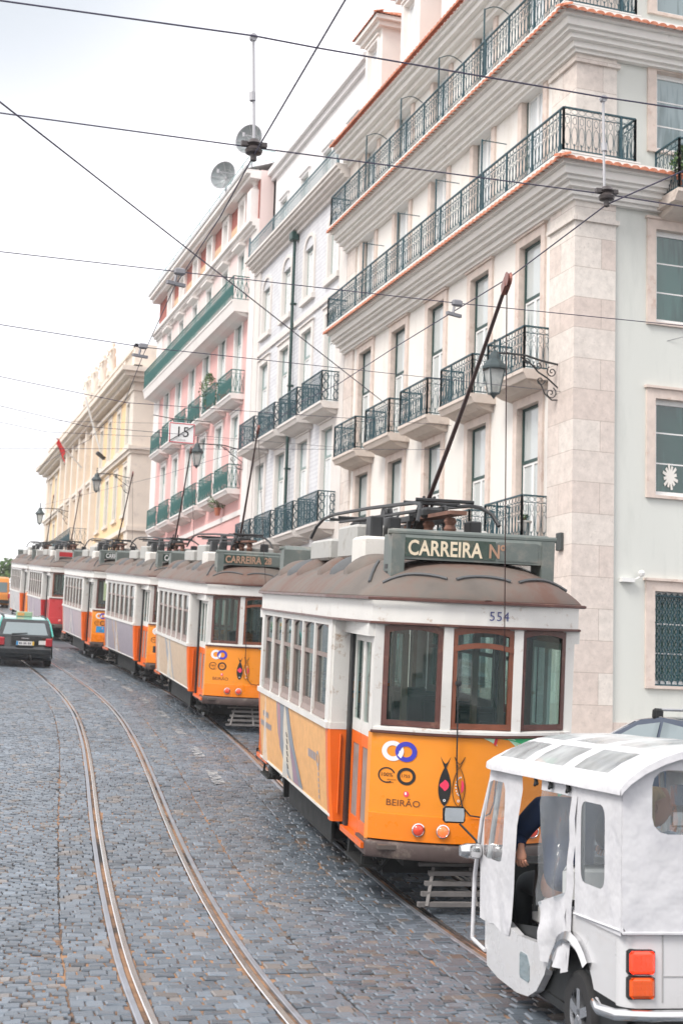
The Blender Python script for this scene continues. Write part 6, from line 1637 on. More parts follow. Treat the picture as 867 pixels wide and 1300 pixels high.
# parked car with a roof rack behind the three-wheeler
upc = [(.10, .92), (.32, 1.22), (.75, 1.38), (1.5, 1.46), (2.1, 1.47), (2.5, 1.40), (3.35, .93)]
pc_M = frame_M(12.92, 17.75, -.30, z=gz(17.75) - .10)
m_navy = flat('dark_blue_car_paint', (.03, .05, .09), .15, coat=1.0)
pk = car('parked_car', 'dark blue parked car with silver roof bars, mostly hidden behind the white three wheeler', 'car', pc_M, .86, low, upc, .92, m_navy, m_navy,
         extra=dict(side=[[(.55, .97), (1.15, .97), (1.15, 1.29), (.85, 1.25)], [(1.21, .97), (2.0, .97), (2.0, 1.40), (1.21, 1.33)], [(2.06, .97), (3.05, .97), (2.5, 1.30), (2.06, 1.39)]]))
mb = MB(); mb.face([(-.60, 3.27, .99), (.60, 3.27, .99), (.55, 2.62, 1.36), (-.55, 2.62, 1.36)]); mb.build('windscreen', m_cglass, pk, recalc=False); mb = MB(); mb.face([(-.6, .16, .98), (.6, .16, .98), (.5, .34, 1.2), (-.5, .34, 1.2)]); mb.build('rear_window', m_cglass, pk, recalc=False)
for s in (-1, 1): mb = MB(); mb.tube([(s * .70, .55, 1.30), (s * .68, 1.3, 1.43), (s * .67, 2.1, 1.465), (s * .70, 2.6, 1.36), (s * .78, 3.2, 1.02)], .014, 6); mb.build('roof_trim', m_chrome, pk, smooth=40)
for y, z in ((1.45, 1.45), (2.2, 1.47)):
    mb = MB(); mb.tube([(-.66, y, z + .10), (.66, y, z + .10)], .022, 8); o = mb.build('roof_bar', m_alloy, pk, smooth=40)
    for s in (-1, 1): mb = MB(); mb.bevbox(*sorted((s * .54, s * .74)), y - .05, y + .05, z - .05, z + .12, .03); mb.build('bar_foot', m_dplastic, o, smooth=30)

# small orange van at the top of the street
vM = frame_M(7.75, 92.0, 0)
lowv = [(.04, .30), (0, .5), (.0, .9), (.05, .95), (3.4, .95), (4.0, .85), (4.3, .6), (4.35, .3), (4.2, .2), (.2, .2)]
upv = [(.03, .94), (.08, 1.6), (.18, 1.85), (.5, 1.92), (2.6, 1.92), (2.95, 1.80), (3.6, .94)]
m_vo = flat('orange_van_paint', (.80, .30, .06), .35)
vn = car('delivery_van', 'small orange van far up the street at the left picture edge', 'van', vM, .9, lowv, upv, .94, m_vo, m_vo, tumble=.04,
         extra=dict(side=[[(.4, 1.0), (1.5, 1.0), (1.5, 1.6), (.4, 1.6)], [(2.3, 1.0), (3.3, 1.0), (2.95, 1.6), (2.3, 1.6)]]))
mb = MB(); mb.face([(-.7, .02, 1.0), (.7, .02, 1.0), (.68, .05, 1.62), (-.68, .05, 1.62)]); mb.build('rear_window', m_cglass, vn, recalc=False)
mb = MB(); mb.bevbox(-.85, .85, -.05, .05, .3, .52, .02); mb.build('rear_bumper', m_dplastic, vn)
for s in (-1, 1): mb = MB(); mb.bevbox(*sorted((s * .76, s * .88)), -.02, .05, .62, .92, .01); mb.build('tail_light', m_lamp_r, vn)

# ------------------------------------------------------------------ people
def skin_mb(vs, es, rs, sub=2):
    me = bpy.data.meshes.new('figure'); me.from_pydata([tuple(v) for v in vs], es, [])
    ob = bpy.data.objects.new('figure', me); COL.objects.link(ob)
    md = ob.modifiers.new('s', 'SKIN'); md.use_smooth_shade = True
    sv = me.skin_vertices[0].data
    for i, r_ in enumerate(rs): sv[i].radius = (r_, r_) if not isinstance(r_, tuple) else r_; sv[i].use_root = (i == 0)
    s = ob.modifiers.new('u', 'SUBSURF'); s.levels = sub; s.render_levels = sub
    dg = bpy.context.evaluated_depsgraph_get(); dg.update(); e = ob.evaluated_get(dg); m2 = e.to_mesh()
    mb = MB(); mb.v = [tuple(v.co) for v in m2.vertices]; mb.f = [tuple(p.vertices) for p in m2.polygons]; mb.m = [0] * len(mb.f)
    e.to_mesh_clear(); bpy.data.objects.remove(ob); bpy.data.meshes.remove(me)
    return mb
m_skin = mat('skin', (.55, .27, .18), .5, var=.08, scale=6); m_jacket = mat('navy_jacket', (.012, .030, .085), .8, var=.25, scale=7, bump=.3, bscale=12)
m_trous = flat('dark_trousers', (.02, .025, .03), .8); m_hairb = mat('blond_hair', (.50, .33, .17), .6, var=.3, scale=30, stretch=(1, 1, .15)); m_hairg = mat('grey_hair', (.22, .20, .18), .7, var=.3, scale=30)
m_shirt = flat('pale_blue_collar', (.55, .65, .78), .7); m_coat = flat('dark_green_coat', (.02, .06, .06), .8)
def head_mb(c, k=1.0, face=(0, 1, 0)):
    """head with brow, nose, lips, chin and ears; c centre, face = looking direction"""
    f = V(face).normalized(); s = f.cross(V((0, 0, 1))).normalized(); u = s.cross(f)
    c = V(c); mb = MB(); rows = []
    for i in range(17):
        t = i / 16; z = -.125 + .25 * t; row = []
        for j in range(24):
            a = 2 * pi * j / 24; ca = cos(a); sa = sin(a)     # ca towards the face
            w_ = .078 * sqrt(max(0, 1 - (abs(z - .02) / .125) ** 2.4 * (1 if z > .02 else .72))); d = .097 * sqrt(max(0, 1 - (abs(z - .025) / .13) ** 2.2 * (1 if z > .02 else .8)))
            y = d * ca; x = w_ * sa
            if ca > .3:
                if abs(sa) < .3: y += .020 * math.exp(-((z + .02) / .022) ** 2) * (1 - abs(sa) / .3)      # nose
                y += .006 * math.exp(-((z + .068) / .012) ** 2) * (1 - min(1, abs(sa) / .45)); y -= .008 * math.exp(-((z - .012) / .016) ** 2) * math.exp(-((abs(sa) - .38) / .16) ** 2)
                y += .008 * math.exp(-((z + .108) / .018) ** 2) * (1 - min(1, abs(sa) / .5))
            if ca < 0 and z < -.03: y *= .82
            row.append(c + (f * y + s * x + u * z) * k)
        rows.append(row)
    mb.grid(rows, closed_u=True); mb.face(rows[0]); mb.face(rows[-1])
    for e in (-1, 1):
        ec = c + (s * e * .078 + u * .0 - f * .005) * k
        mb.tube([ec + (u * .03 * cos(a) - f * .018 * sin(a) + s * e * .008) * k for a in [2 * pi * q / 10 for q in range(11)]], .007 * k, 5); mb.bar(ec + u * .02 * k, ec - u * .02 * k, .012 * k)
    return mb
def hand_mb(wrist, d, palm_n, k=1.0, curl=.9):
    """wrist point, direction along the hand, palm normal; five separate curled fingers"""
    d = V(d).normalized(); n = V(palm_n); n = (n - d * n.dot(d)).normalized(); s = d.cross(n); w_ = V(wrist)
    mb = skin_mb([w_ - d * .05, w_, w_ + d * .035 + s * .004, w_ + d * .075 + s * .003], [(0, 1), (1, 2), (2, 3)], [(.026, .021), (.027, .020), (.040, .017), (.041, .014)], 2)
    for i, (o, l, sp) in enumerate(((-.030, .068, -.12), (-.010, .078, -.03), (.011, .073, .05), (.031, .058, .14))):
        p = w_ + d * .065 + s * o; pts = [p]; dd = (d + s * sp).normalized(); ang = 0
        for sg in (.42, .33, .25): ang += curl * .62; q = dd * cos(ang) + n * sin(ang); pts.append(pts[-1] + q * l * sg * 1.05)
        mb.add(skin_mb(pts, [(0, 1), (1, 2), (2, 3)], [.0105, .0098, .009, .0075], 2))
    p = w_ + d * .015 - s * .03; pts = [p, p + (d * .6 - s * .8 + n * .3).normalized() * .035, p + (d * .6 - s * .8 + n * .3).normalized() * .035 + (d * .9 - s * .1 + n * .45).normalized() * .032, p + (d * .6 - s * .8 + n * .3).normalized() * .035 + (d * .9 - s * .1 + n * .45).normalized() * .058]
    mb.add(skin_mb(pts, [(0, 1), (1, 2), (2, 3)], [.0135, .012, .011, .009], 2)); return mb

# ------------------------------------------------------------------ white three-wheeler with rain covers
m_tukw = mat('white_vehicle_paint', (.60, .60, .61), .3, var=.03, scale=3, coat=.5, dirt=(.52, .51, .49), dscale=2.5, dlo=.50, dhi=.8)
m_fab = mat('white_canvas', (.60, .60, .62), .75, var=.08, scale=4, dirt=(.47, .47, .50), dscale=3.0, dlo=.5, dhi=.75, bump=1.0, bscale=2.2)
m_clear = glass_mat('clear_plastic_sheet', (.84, .87, .88), .10, .9, body=(.66, .70, .72), bodyfac=.11, wav=5)
m_clear2 = glass_mat('smoky_plastic_sheet', (.76, .80, .80), .07, .9, body=(.50, .55, .57), bodyfac=.08, wav=2.5)
m_croof = glass_mat('cloudy_roof_sheet', (.70, .74, .75), .12, .9, body=(.62, .65, .66), bodyfac=.42, wav=3)
m_amber = lamp_mat('amber_lamp', (.62, .085, .008), .12); m_redl = lamp_mat('bright_red_lamp', (.80, .035, .01), .75)
TM = Matrix.Translation((4.752, 7.002, -2.085)) @ Matrix.Rotation(-radians(8.6), 4, 'Z')
tk = thing('auto_rickshaw', 'white three wheeled taxi with clear plastic rain covers in the near right corner', 'auto rickshaw', M=TM)
X = .72
def side(poly, s, th, mb, o=0.0):
    A = [(s * (X + o), y, z) for y, z in poly]; B = [(s * (X + o - th), y, z) for y, z in poly]; mb.grid([A, B], closed_u=True); mb.face(A); mb.face(B[::-1])
for s in (-1, 1):
    mb = MB()
    side([(2.72, .62), (2.74, .44), (2.68, .20), (2.4, .165), (1.95, .155), (1.7, .18), (1.52, .25), (1.36, .38), (1.28, .50), (1.30, .565), (1.95, .53), (2.2, .57), (2.5, .60)], s, .05, mb)
    o = mb.build('lower_side_panel', m_tukw, tk)
    mb = MB(); side([(1.88, .42), (1.86, .44), (1.72, .44), (1.66, .38), (1.66, .29), (1.69, .27), (1.86, .27), (1.88, .29)], s, .01, mb, .004); mb.build('vent_window', m_cglass, o)
    mb = MB()
    arc = [(.80 + .37 * cos(a), .27 + .37 * sin(a)) for a in [pi * .10 + (pi * .72) * k / 10 for k in range(11)]][::-1]
    q = [(.02, .50)] + [(.80 + .38 * cos(a), .28 + .38 * sin(a)) for a in [pi * (1 - .19) - (pi * .68) * k / 12 for k in range(13)]]
    side([(.102, .47), (.102, .86)] + [(1.20, .86), (1.22, .56)] + [(p[0], p[1]) for p in [(.80 + .40 * cos(a), .28 + .40 * sin(a)) for a in [pi * .17 + pi * .67 * k / 12 for k in range(13)]]], s, .05, mb)
    mb.build('rear_quarter', m_tukw, tk)
    mb = MB(); mb.grid([[(s * (X + w_), .80 + r_ * cos(a), .28 + r_ * sin(a)) for (w_, r_) in ((-.02, .385), (.035, .39), (.045, .41), (.03, .455), (-.01, .46))] for a in [pi * .14 + pi * .60 * k / 14 for k in range(15)]]); mb.build('chrome_fender', m_chrome, tk, smooth=40)
    mb = MB(); mb.lathe([(.15, -.07), (.24, -.075), (.255, -.05), (.258, .05), (.24, .075), (.165, .07)], (s * (X - .10), .80, .258), 32, 'x', caps=False); w_ = mb.build('wheel', m_tyre, tk, smooth=40)
    mb = MB(); cx = s * (X - .10)
    mb.lathe([(.185, s * .07), (.175, s * .03), (.16, s * .02), (.16, s * -.05)], (cx, .80, .258), 28, 'x', caps=False); mb.lathe([(.001, s * .06), (.035, s * .055), (.04, s * .02)], (cx, .8, .258), 14, 'x', caps=False)
    for k in range(5):
        a = 2 * pi * k / 5 + .3
        mb.bar((cx + s * .055, .80 + .03 * cos(a), .258 + .03 * sin(a)), (cx + s * .055, .80 + .175 * cos(a), .258 + .175 * sin(a)), .055, .03, up=(1, 0, 0))
    mb.build('rim', m_alloy, w_)
# rear body with rounded corners
mb = MB(); rc = .10
pts = [(-X + rc - rc * cos(a), rc - rc * sin(a)) for a in [pi / 2 * k / 6 for k in range(7)]] + [(X - rc + rc * sin(a), rc - rc * cos(a)) for a in [pi / 2 * k / 6 for k in range(7)]]
mb.grid([[(x, y, z) for x, y in pts] for z in (.46, .50, .7, .86)]); mb.build('rear_body', m_tukw, tk, smooth=30)
mb = MB(); mb.box(-.496, -.488, -.003, .01, .49, .86); mb.box(-.488, .49, -.003, .01, .625, .632); mb.box(.488, .496, -.003, .01, .49, .86); mb.build('tailgate_seam', flat_once('seam_grey', (.35, .35, .35)), tk)
for s in (-1, 1):
    for z0, z1, m_, nm in ((.645, .765, m_redl, 'tail_light'), (.515, .625, m_amber, 'indicator_light')):
        mb = MB(); mb.bevbox(*sorted((s * .535, s * .695)), -.012, .03, z0 - .008, z1 + .008, .012); o = mb.build(nm, m_dplastic, tk, smooth=30)
        mb = MB(); mb.bevbox(*sorted((s * .543, s * .687)), -.028, .0, z0, z1, .015)
        for a in range(5):
            for b in range(3): mb.box(*sorted((s * (.56 + a * .025), s * (.575 + a * .025))), -.031, -.027, z0 + .02 + b * .03, z0 + .037 + b * .03)
        mb.build('lens', m_, o, smooth=25)
mb = MB(); mb.tube([(-.78, .25, .44), (-.82, .08, .44), (-.78, -.05, .44), (-.6, -.09, .44), (.6, -.09, .44), (.78, -.05, .44), (.82, .08, .44)], .032, 10); mb.tube([(-.55, -.02, .28), (-.5, -.12, .3), (.5, -.12, .3), (.55, -.02, .28)], .025, 8)
for x in (-.45, .45): mb.bar((x, -.09, .44), (x, .2, .4), .04)
mb.build('rear_bumper', m_chrome, tk, smooth=40)
mb = MB(); mb.box(-.66, .66, .1, 2.6, .20, .25); mb.box(-.62, .62, .05, 1.2, .25, .5); mb.bar((-.62, .8, .258), (.62, .8, .258), .06); mb.build('chassis', m_dplastic, tk)
mb = MB(); mb.lathe([(.12, -.06), (.22, -.065), (.24, -.04), (.24, .04), (.22, .065), (.12, .06)], (0, 2.75, .24), 24, 'x'); mb.build('wheel', m_tyre, tk, smooth=40)
# front cowl
mb = MB(); rows = []
for z, w_, yy in ((.2, .5, 2.95), (.4, .6, 3.06), (.65, .64, 3.08), (.88, .66, 3.0), (.95, .64, 2.92)):
    rows.append([(-w_ * 1.05, 2.70, z)] + [(w_ * -cos(a), 2.75 + (yy - 2.75) * sin(a), z) for a in [pi * k / 10 for k in range(11)]] + [(w_ * 1.05, 2.70, z)])
mb.grid(rows); mb.build('front_cowl', m_tukw, tk, smooth=50)
mb = MB(); mb.box(-.60, .60, 2.60, 2.66, .26, .93); mb.build('dark_cowl_lining', m_dplastic, tk)  # dark panel added behind the pale cowl to darken the cabin opening
mb = MB(); mb.tube([(-.64, 2.86, 1.60), (-.70, 2.96, 1.2), (-.735, 3.0, .8), (-.75, 2.98, .34)], .016, 8); mb.tube([(-.75, 2.98, .34), (-.73, 2.7, .30)], .014, 6); mb.build('windscreen_cover_edge', m_fab, tk, smooth=50)
# tube frame
mb = MB()
for s in (-1, 1):
    mb.tube([(s * .70, 2.74, .30), (s * .69, 2.80, .9), (s * .62, 2.72, 1.60)], .02, 8); mb.tube([(s * .69, .76, .8), (s * .69, .76, 1.64)], .018, 8); mb.tube([(s * .69, .06, .8), (s * .69, .05, 1.64)], .018, 8); mb.tube([(s * .69, 2.75, 1.62), (s * .69, 0, 1.64)], .018, 8)
mb.tube([(-.62, 2.74, 1.6), (.62, 2.74, 1.6)], .018, 8); mb.build('tube_frame', m_tukw, tk, smooth=50)
# canvas roof: crowned sheet with three clear panels per side and along the crown
def rz_(x, y):
    e = 1 - (abs(x) / .76) ** 2.6; f_ = min(1, max(0, (3.02 - y) / .55)) ** .6; return 1.635 + .25 * max(0, e) ** .8 * (.35 + .65 * f_)
ysr = [-.06, -.03, .1, .3, .5, .7, .9, 1.1, 1.3, 1.5, 1.7, 1.9, 2.1, 2.3, 2.5, 2.7, 2.85, 2.97, 3.02]
xsr = [-.76, -.745, -.70, -.62, -.50, -.42, -.34, -.2, 0, .2, .34, .42, .50, .62, .70, .745, .76]
def rp(x, y): 
    k = 1 - .14 * max(0, (y - 2.5) / .52) ** 1.5; return (x * k, y, rz_(x, y) + .004 * sin(y * 9) * (1 - abs(x)))
def wins(x, y):
    ax = abs(x)
    return ((.50 < ax < .70) or (ax < .42)) and ((.3 < y < .9) or (1.1 < y < 1.7) or (1.9 < y < 2.5)) 
cv = MB(); cl = MB()
for i in range(len(ysr) - 1):
    for j in range(len(xsr) - 1):
        xm = (xsr[j] + xsr[j + 1]) / 2; ym = (ysr[i] + ysr[i + 1]) / 2
        (cl if wins(xm, ym) else cv).face([rp(xsr[j], ysr[i]), rp(xsr[j + 1], ysr[i]), rp(xsr[j + 1], ysr[i + 1]), rp(xsr[j], ysr[i + 1])])
for s in (-1, 1): cv.grid([[rp(s * .76, y), tuple(V(rp(s * .765, y)) - V((0, 0, .035)))] for y in ysr])
cv.grid([[rp(x, 3.02), tuple(V(rp(x, 3.03)) - V((0, 0, .05)))] for x in xsr]); cv.grid([[rp(x, -.06), tuple(V(rp(x, -.065)) - V((0, 0, .04)))] for x in xsr])
ro = cv.build('canvas_roof', m_fab, tk, smooth=50); cl.build('roof_panel', m_croof, ro, smooth=50)
# left and right side covers
def cloth(poly, s, par, m_, name, amp=.012, fr=7.0, sub=6, o=.012):
    """poly: quad corners (y,z) a,b,c,d -> wavy hanging sheet"""
    a, b, c_, d_ = poly; mb = MB(); n = 14; rows = []
    for i in range(sub + 1):
        v = i / sub; row = []
        for j in range(n + 1):
            u = j / n
            y = (a[0] * (1 - u) + b[0] * u) * (1 - v) + (d_[0] * (1 - u) + c_[0] * u) * v; z = (a[1] * (1 - u) + b[1] * u) * (1 - v) + (d_[1] * (1 - u) + c_[1] * u) * v
            row.append((s * (X + o + amp * v * sin(u * fr + v * 2) + .4 * amp * sin(z * 23 + y * 9)), y, z))
        rows.append(row)
    mb.grid(rows); return mb.build(name, m_, par, smooth=60, recalc=False)
for s in (-1, 1):
    fc = MB()
    def shell(pts_out, hole, s=s):
        """ring of faces between an outer quad outline and a rounded window"""
        n = len(pts_out); A = [(s * (X + .012), y, z) for y, z in pts_out]; B = [(s * (X + .012), y, z) for y, z in hole]
        fc.grid([A, B], closed_u=True)
    def rr(y0, y1, z0, z1, r_=.06):
        P = []
        for (cy, cz, a0) in ((y1 - r_, z1 - r_, 0), (y0 + r_, z1 - r_, 90), (y0 + r_, z0 + r_, 180), (y1 - r_, z0 + r_, 270)): P += [(cy + r_ * cos(radians(a0 + q * 30)), cz + r_ * sin(radians(a0 + q * 30))) for q in range(4)]
        return P
    def outer(y0, y1, z0, z1): return rr(y0, y1, z0, z1, .005)
    shell(outer(.0, .76, .84, 1.655), rr(.26, .66, 1.05, 1.52, .07)); 
    o = fc.build('side_cover', m_fab, tk, recalc=False)
    mb = MB(); mb.face([(s * (X + .010), y, z) for y, z in rr(.25, .67, 1.04, 1.53, .07)]); mb.build('clear_window', m_clear2, o, recalc=False)
    mb = MB(); mb.tube([(s * (X + .014), .0, .87), (s * (X + .016), .76, .85)], .008, 5); mb.build('hem', m_fab, o)
    # front corner cover
    fc = MB(); O = [(2.84, 1.63)] * 1
    A = [(2.78, 1.62), (2.62, 1.63), (2.4, 1.63), (2.15, 1.635), (1.88, 1.64), (1.86, 1.5), (1.98, 1.25), (2.02, 1.0), (2.04, .8), (2.08, .6), (2.12, .50), (2.3, .48), (2.5, .52), (2.66, .50), (2.90, .50), (2.90, 1.0)]
    B = [(2.74, 1.50), (2.62, 1.52), (2.45, 1.52), (2.32, 1.52), (2.28, 1.48), (2.28, 1.38), (2.30, 1.25), (2.32, 1.12), (2.33, 1.02), (2.36, .97), (2.42, .96), (2.5, .96), (2.62, .96), (2.70, .95), (2.80, .97), (2.80, 1.2)]
    bulge = lambda y, z: s * (X + .004 - .08 * max(0, (z - 1.2) / .42) ** 2 * max(0, y - 2.3) + .012 * sin(y * 21) * max(0, 1 - z))
    fc.grid([[(bulge(y, z), y, z) for y, z in A], [(bulge(y, z), y, z) for y, z in B]], closed_u=True); o = fc.build('front_cover', m_fab, tk, recalc=False)
    mb = MB(); mb.face([(bulge(y, z) - s * .003, y, z) for y, z in B]); mb.build('clear_window', m_clear, o, recalc=False)
    # door flap, drawn half aside
    o = cloth([(1.42, 1.62), (.74, 1.62), (.74, 1.53), (1.42, 1.53)], s, tk, m_fab, 'door_flap', .004)
    cloth([(1.42, 1.535), (.80, 1.535), (.86, .95), (1.44, .80)], s, o, m_clear, 'clear_sheet', .02, 9, 8, .016)
    cloth([(1.44, .82), (.86, .97), (.90, .50), (1.34, .47)], s, o, m_fab, 'flap_skirt', .03, 8, 6, .018)
    cloth([(.82, 1.54), (.72, 1.54), (.86, .50), (.94, .47)], s, o, m_fab, 'flap_edge', .016, 4, 8, .020)
    mb = MB()
    for y in (1.5, 1.2, .86): mb.bar((s * (X + .03), y, 1.60), (s * (X + .03), y - .03, 1.56), .02); mb.bar((s * (X + .03), y - .02, 1.60), (s * (X + .03), y + .02, 1.55), .014)
    mb.build('tie_strap', m_dplastic, o)
# rear cover with window
fc = MB(); N_ = 16
def rrx(x0, x1, z0, z1, r_):
    P = []
    for (cx, cz, a0) in ((x1 - r_, z1 - r_, 0), (x0 + r_, z1 - r_, 90), (x0 + r_, z0 + r_, 180), (x1 - r_, z0 + r_, 270)): P += [(cx + r_ * cos(radians(a0 + q * 30)), cz + r_ * sin(radians(a0 + q * 30))) for q in range(4)]
    return P
hole = rrx(-.56, .56, 1.39, 1.74, .09)
outp = [(.73, 1.60), (.72, 1.66), (.6, 1.76), (.3, 1.86), (-.3, 1.86), (-.6, 1.76), (-.72, 1.66), (-.73, 1.60), (-.73, 1.2), (-.73, .9), (-.70, .85), (-.4, .85), (.4, .85), (.70, .85), (.73, .9), (.73, 1.2)]
mid = [((a[0] + b[0]) / 2, (a[1] + b[1]) / 2) for a, b in zip(outp, hole)]
fc.grid([[(x, -.014 - .012 * sin(x * 7 + z * 5) * kk, z) for x, z in pp] for pp, kk in ((outp, 0), (mid, 1), (hole, 0))], closed_u=True)
o = fc.build('rear_cover', m_fab, tk, smooth=60, recalc=False); mb = MB(); mb.face([(x, -.010, z) for x, z in hole]); mb.build('clear_window', m_clear2, o, recalc=False)
mb = MB(); mb.tube([(-.73, -.02, .86), (.73, -.02, .86)], .009, 5); mb.tube([(-.725, -.005, .86), (-.725, -.005, 1.62)], .008, 5); mb.build('hem', m_fab, o)
# windscreen
mb = MB(); mb.face([(-.62, 2.86, .95), (.62, 2.86, .95), (.56, 2.76, 1.58), (-.56, 2.76, 1.58)]); mb.build('windscreen', m_clear, tk, recalc=False)
# seats
m_wseat = flat('white_vinyl_seat', (.72, .72, .71), .35)
mb = MB(); mb.bevbox(-.5, .5, 1.93, 2.38, .52, .74, .06); mb.bevbox(-.42, .42, 1.86, 1.95, .72, 1.0, .04); mb.box(-.4, .4, 1.95, 2.3, .25, .52); mb.build('driver_seat', m_wseat, tk, smooth=40)
mb = MB(); mb.bevbox(-.6, .6, .25, .75, .50, .66, .05); mb.bevbox(-.6, .6, .12, .24, .66, 1.12, .04); mb.build('passenger_seat', m_wseat, tk, smooth=40)
mb = MB(); mb.tube([(0, 2.75, .5), (0, 2.62, 1.0)], .03, 8); mb.tube([(-.36, 2.42, 1.04), (-.2, 2.58, 1.05), (.2, 2.58, 1.05), (.36, 2.42, 1.04)], .018, 8); mb.build('handlebar', m_dplastic, tk, smooth=40)
# mirrors and chrome side lamp
for s in (-1, 1):
    mb = MB(); mb.tube([(s * .74, 2.86, .99), (s * .76, 2.9, 1.06), (s * .86, 3.0, 1.17)], .009, 6); o = mb.build('mirror_arm', m_dplastic, tk)
    mb = MB(); mb.bevbox(-.085, .085, -.012, .018, -.062, .062, .02, T=lambda x, y, z, s=s: (s * .90 + x * cos(s * .25), 3.02 + y + x * s * .2, 1.235 + z)); o2 = mb.build('mirror_shell', m_dplastic, o, smooth=30)
    mb = MB(); mb.face([(s * .90 + x * cos(s * .25), 3.005 + x * s * .2, 1.235 + z) for x, z in ((-.07, -.05), (.07, -.05), (.075, 0), (.07, .05), (-.07, .05), (-.075, 0))]); mb.build('mirror_glass', flat('mirror_silver', (.8, .82, .82), .03, metal=1.0) if s < 0 else m_chrome, o2, recalc=False)
    mb = MB(); mb.lathe([(.0, -.09), (.04, -.085), (.055, -.04), (.058, .05), (.05, .07), (0, .075)], (s * .80, 2.88, .985), 18, 'x'); mb.build('headlamp_shell', m_chrome, tk, smooth=40)

# driver: navy jacket, left hand on the door edge
dr = thing('person', 'driver in navy jacket sitting in the white three wheeler, hand on the door edge', 'person', M=TM, group=None)
DX, DY = -.33, .38
def dsh(l): return [(x + DX, y + DY, z) for x, y, z in l]
bd = skin_mb(dsh([(0, 1.70, .82), (0, 1.68, 1.0), (0, 1.70, 1.22), (0, 1.74, 1.38), (0, 1.78, 1.46), (-.10, 1.95, .82), (-.14, 2.18, .80), (-.14, 2.24, .38), (-.14, 2.34, .30), (.10, 1.95, .82), (.14, 2.18, .80), (.14, 2.24, .38), (.14, 2.34, .30)]),
             [(0, 1), (1, 2), (2, 3), (3, 4), (0, 5), (5, 6), (6, 7), (7, 8), (0, 9), (9, 10), (10, 11), (11, 12)], [.13, .12, .12, .06, .055, .09, .065, .05, .045, .09, .065, .05, .045])
bd.add(head_mb((DX, 1.80 + DY, 1.575), .98, (0.05, 1, -.1)))
bd.add(hand_mb((-.665, 2.07, 1.08), (-.05, -.15, -.98), (.6, .7, .1), 1.0)); bd.add(hand_mb((.11, 2.48, 1.08), (-.1, .8, -.2), (-.3, .1, -1), 1.0))
b_ = bd.build('body', m_skin, dr, smooth=70, recalc=False)
jk = skin_mb(dsh([(0, 1.69, .78), (0, 1.67, 1.0), (0, 1.69, 1.24), (0, 1.73, 1.37), (-.19, 1.71, 1.36)]) + [(-.60, 2.17, 1.25), (-.655, 2.22, 1.14), (-.665, 2.09, 1.11)] + dsh([(.19, 1.72, 1.36), (.32, 1.85, 1.16), (.40, 2.0, 1.09), (.43, 2.08, 1.09), (0, 1.75, 1.42)]),
             [(0, 1), (1, 2), (2, 3), (3, 4), (4, 5), (5, 6), (6, 7), (3, 8), (8, 9), (9, 10), (10, 11), (3, 12)], [(.19, .15), (.19, .15), (.21, .145), (.12, .11), .095, .088, .075, .048, .085, .07, .055, .042, .07])
jk.build('jacket', m_jacket, b_, smooth=70, recalc=False)
tr_ = skin_mb(dsh([(0, 1.70, .80), (-.11, 1.92, .82), (-.15, 2.17, .81), (-.15, 2.23, .42), (.11, 1.92, .82), (.15, 2.17, .81), (.15, 2.23, .42)]), [(0, 1), (1, 2), (2, 3), (0, 4), (4, 5), (5, 6)], [.16, .11, .085, .06, .11, .085, .06])
tr_.build('trousers', m_trous, b_, smooth=70, recalc=False)
hb = MB(); rows = []
for i in range(8):
    t = i / 7; z = .0 + .135 * t; rr_ = sqrt(max(0, 1 - (max(0, z - .02) / .125) ** 2)); rows.append([(DX + .086 * rr_ * sin(a), DY + 1.80 - .012 + (.104 * cos(a) if cos(a) < .35 or z > .06 else .035) * rr_, 1.575 + z * .98) for a in [2 * pi * k / 20 for k in range(20)]])
hb.grid(rows, closed_u=True); hb.face(rows[-1]); hb.build('hair', m_hairg, b_, smooth=70)
for s in (-1, 1):  # dark sheets added inside the sides, cabin shade put into their colour
    mb = MB(); mb.face([(s * .655, .1, .26), (s * .655, 2.65, .26), (s * .655, 2.65, .52), (s * .655, .1, .80)]); mb.build('shade_lining', m_dplastic, tk, recalc=False)
mb = MB(); mb.face([(.66, .8, .5), (.66, 2.66, .5), (.66, 2.3, .98), (.66, .8, .98)]); mb.build('shade_lining', m_dplastic, tk, recalc=False)
mb = MB(); mb.box(-.64, .64, 1.22, 1.25, .26, .86); mb.box(-.6, .6, 1.25, 2.7, .255, .27); mb.build('floor_mat', m_dplastic, tk)

# passenger seen through the rear window
pa_ = thing('person', 'passenger with long blond hair seen through the rear window of the three wheeler', 'person', M=TM)
PX = -.36
bd = skin_mb([(PX, .42, .74), (PX, .40, .95), (PX, .42, 1.15), (PX, .44, 1.28), (PX + .01, .46, 1.36), (PX - .08, .7, .75), (PX - .09, .95, .74), (PX - .09, 1.0, .32), (PX + .10, .7, .75), (PX + .11, .95, .74), (PX + .11, 1.0, .32)],
             [(0, 1), (1, 2), (2, 3), (3, 4), (0, 5), (5, 6), (6, 7), (0, 8), (8, 9), (9, 10)], [.12, .11, .11, .055, .05, .085, .06, .045, .085, .06, .045])
bd.add(head_mb((PX + .02, .49, 1.50), .94, (.95, -.30, -.05))); bd.add(hand_mb((PX + .10, .85, .86), (.2, .8, -.3), (0, 0, -1))); bd.add(hand_mb((PX - .12, .85, .86), (.3, .8, -.3), (0, 0, -1)))
b_ = bd.build('body', m_skin, pa_, smooth=70, recalc=False)
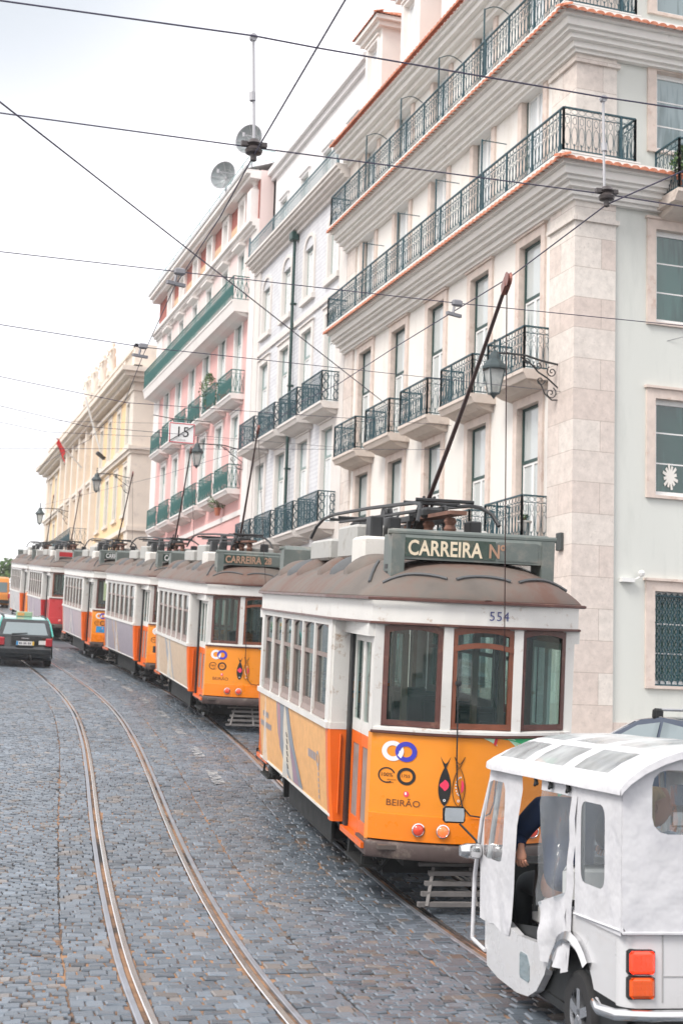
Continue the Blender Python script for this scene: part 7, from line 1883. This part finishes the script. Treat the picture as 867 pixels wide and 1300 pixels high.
ct = skin_mb([(PX, .42, .72), (PX, .40, .95), (PX, .42, 1.16), (PX, .44, 1.26), (PX - .16, .44, 1.24), (PX - .22, .55, 1.02), (PX - .13, .80, .87), (PX + .16, .44, 1.24), (PX + .23, .55, 1.02), (PX + .11, .80, .87)],
             [(0, 1), (1, 2), (2, 3), (3, 4), (4, 5), (5, 6), (3, 7), (7, 8), (8, 9)], [(.17, .14), (.16, .13), (.18, .13), (.10, .09), .07, .06, .042, .07, .06, .042])
ct.build('coat', m_coat, b_, smooth=70, recalc=False)
sc2 = MB(); sc2.tube([(PX + .08 + .07 * cos(a), .47 + .08 * sin(a), 1.31 + .03 * sin(a * 2)) for a in [2 * pi * k / 14 for k in range(15)]], .028, 8); sc2.build('scarf', m_shirt, b_, smooth=60)
hb = MB(); rows = []
for i in range(14):
    t = i / 13; z = -.24 + .355 * t; rr_ = 1.0 if z < .02 else sqrt(max(0, 1 - ((z - .02) / .115) ** 2)); cut = z < .055
    row = []
    for k in range(22):
        a = 2 * pi * k / 22; f_ = cos(a)                       # f_>0 is towards the face
        rr2 = .100 * rr_ * (1.05 if z < -.05 else 1); e_ = f_ if not (cut and f_ > .15) else .15
        fx = (.95, -.30); row.append((PX + .01 + fx[0] * e_ * rr2 - fx[1] * sin(a) * rr2 * .92 - .015, .482 + fx[1] * e_ * rr2 + fx[0] * sin(a) * rr2 * .92, 1.505 + z))
    rows.append(row)
hb.grid(rows, closed_u=True); hb.face(rows[-1]); hb.build('hair', m_hairb, b_, smooth=70)
# ------------------------------------------------------------------ moist bright air that softens the far end of the street
hz = MB(); hz.box(-40, 60, -12, 200, -3.6, 26.5)
hm, hn, hb_ = nodes_of('thin_haze'); hn.nodes.remove(hb_)
pv_ = N(hn, 'ShaderNodeVolumePrincipled'); pv_.inputs['Density'].default_value = 0.0005; pv_.inputs['Color'].default_value = (.96, .97, 1.0, 1)
L(hn, pv_.outputs[0], hn.nodes['Material Output'].inputs['Volume'])
ho = hz.build('haze', hm); tag(ho, 'pale bright haze over the far end of the street', 'haze', kind='stuff')
SC.cycles.volume_bounces = 2
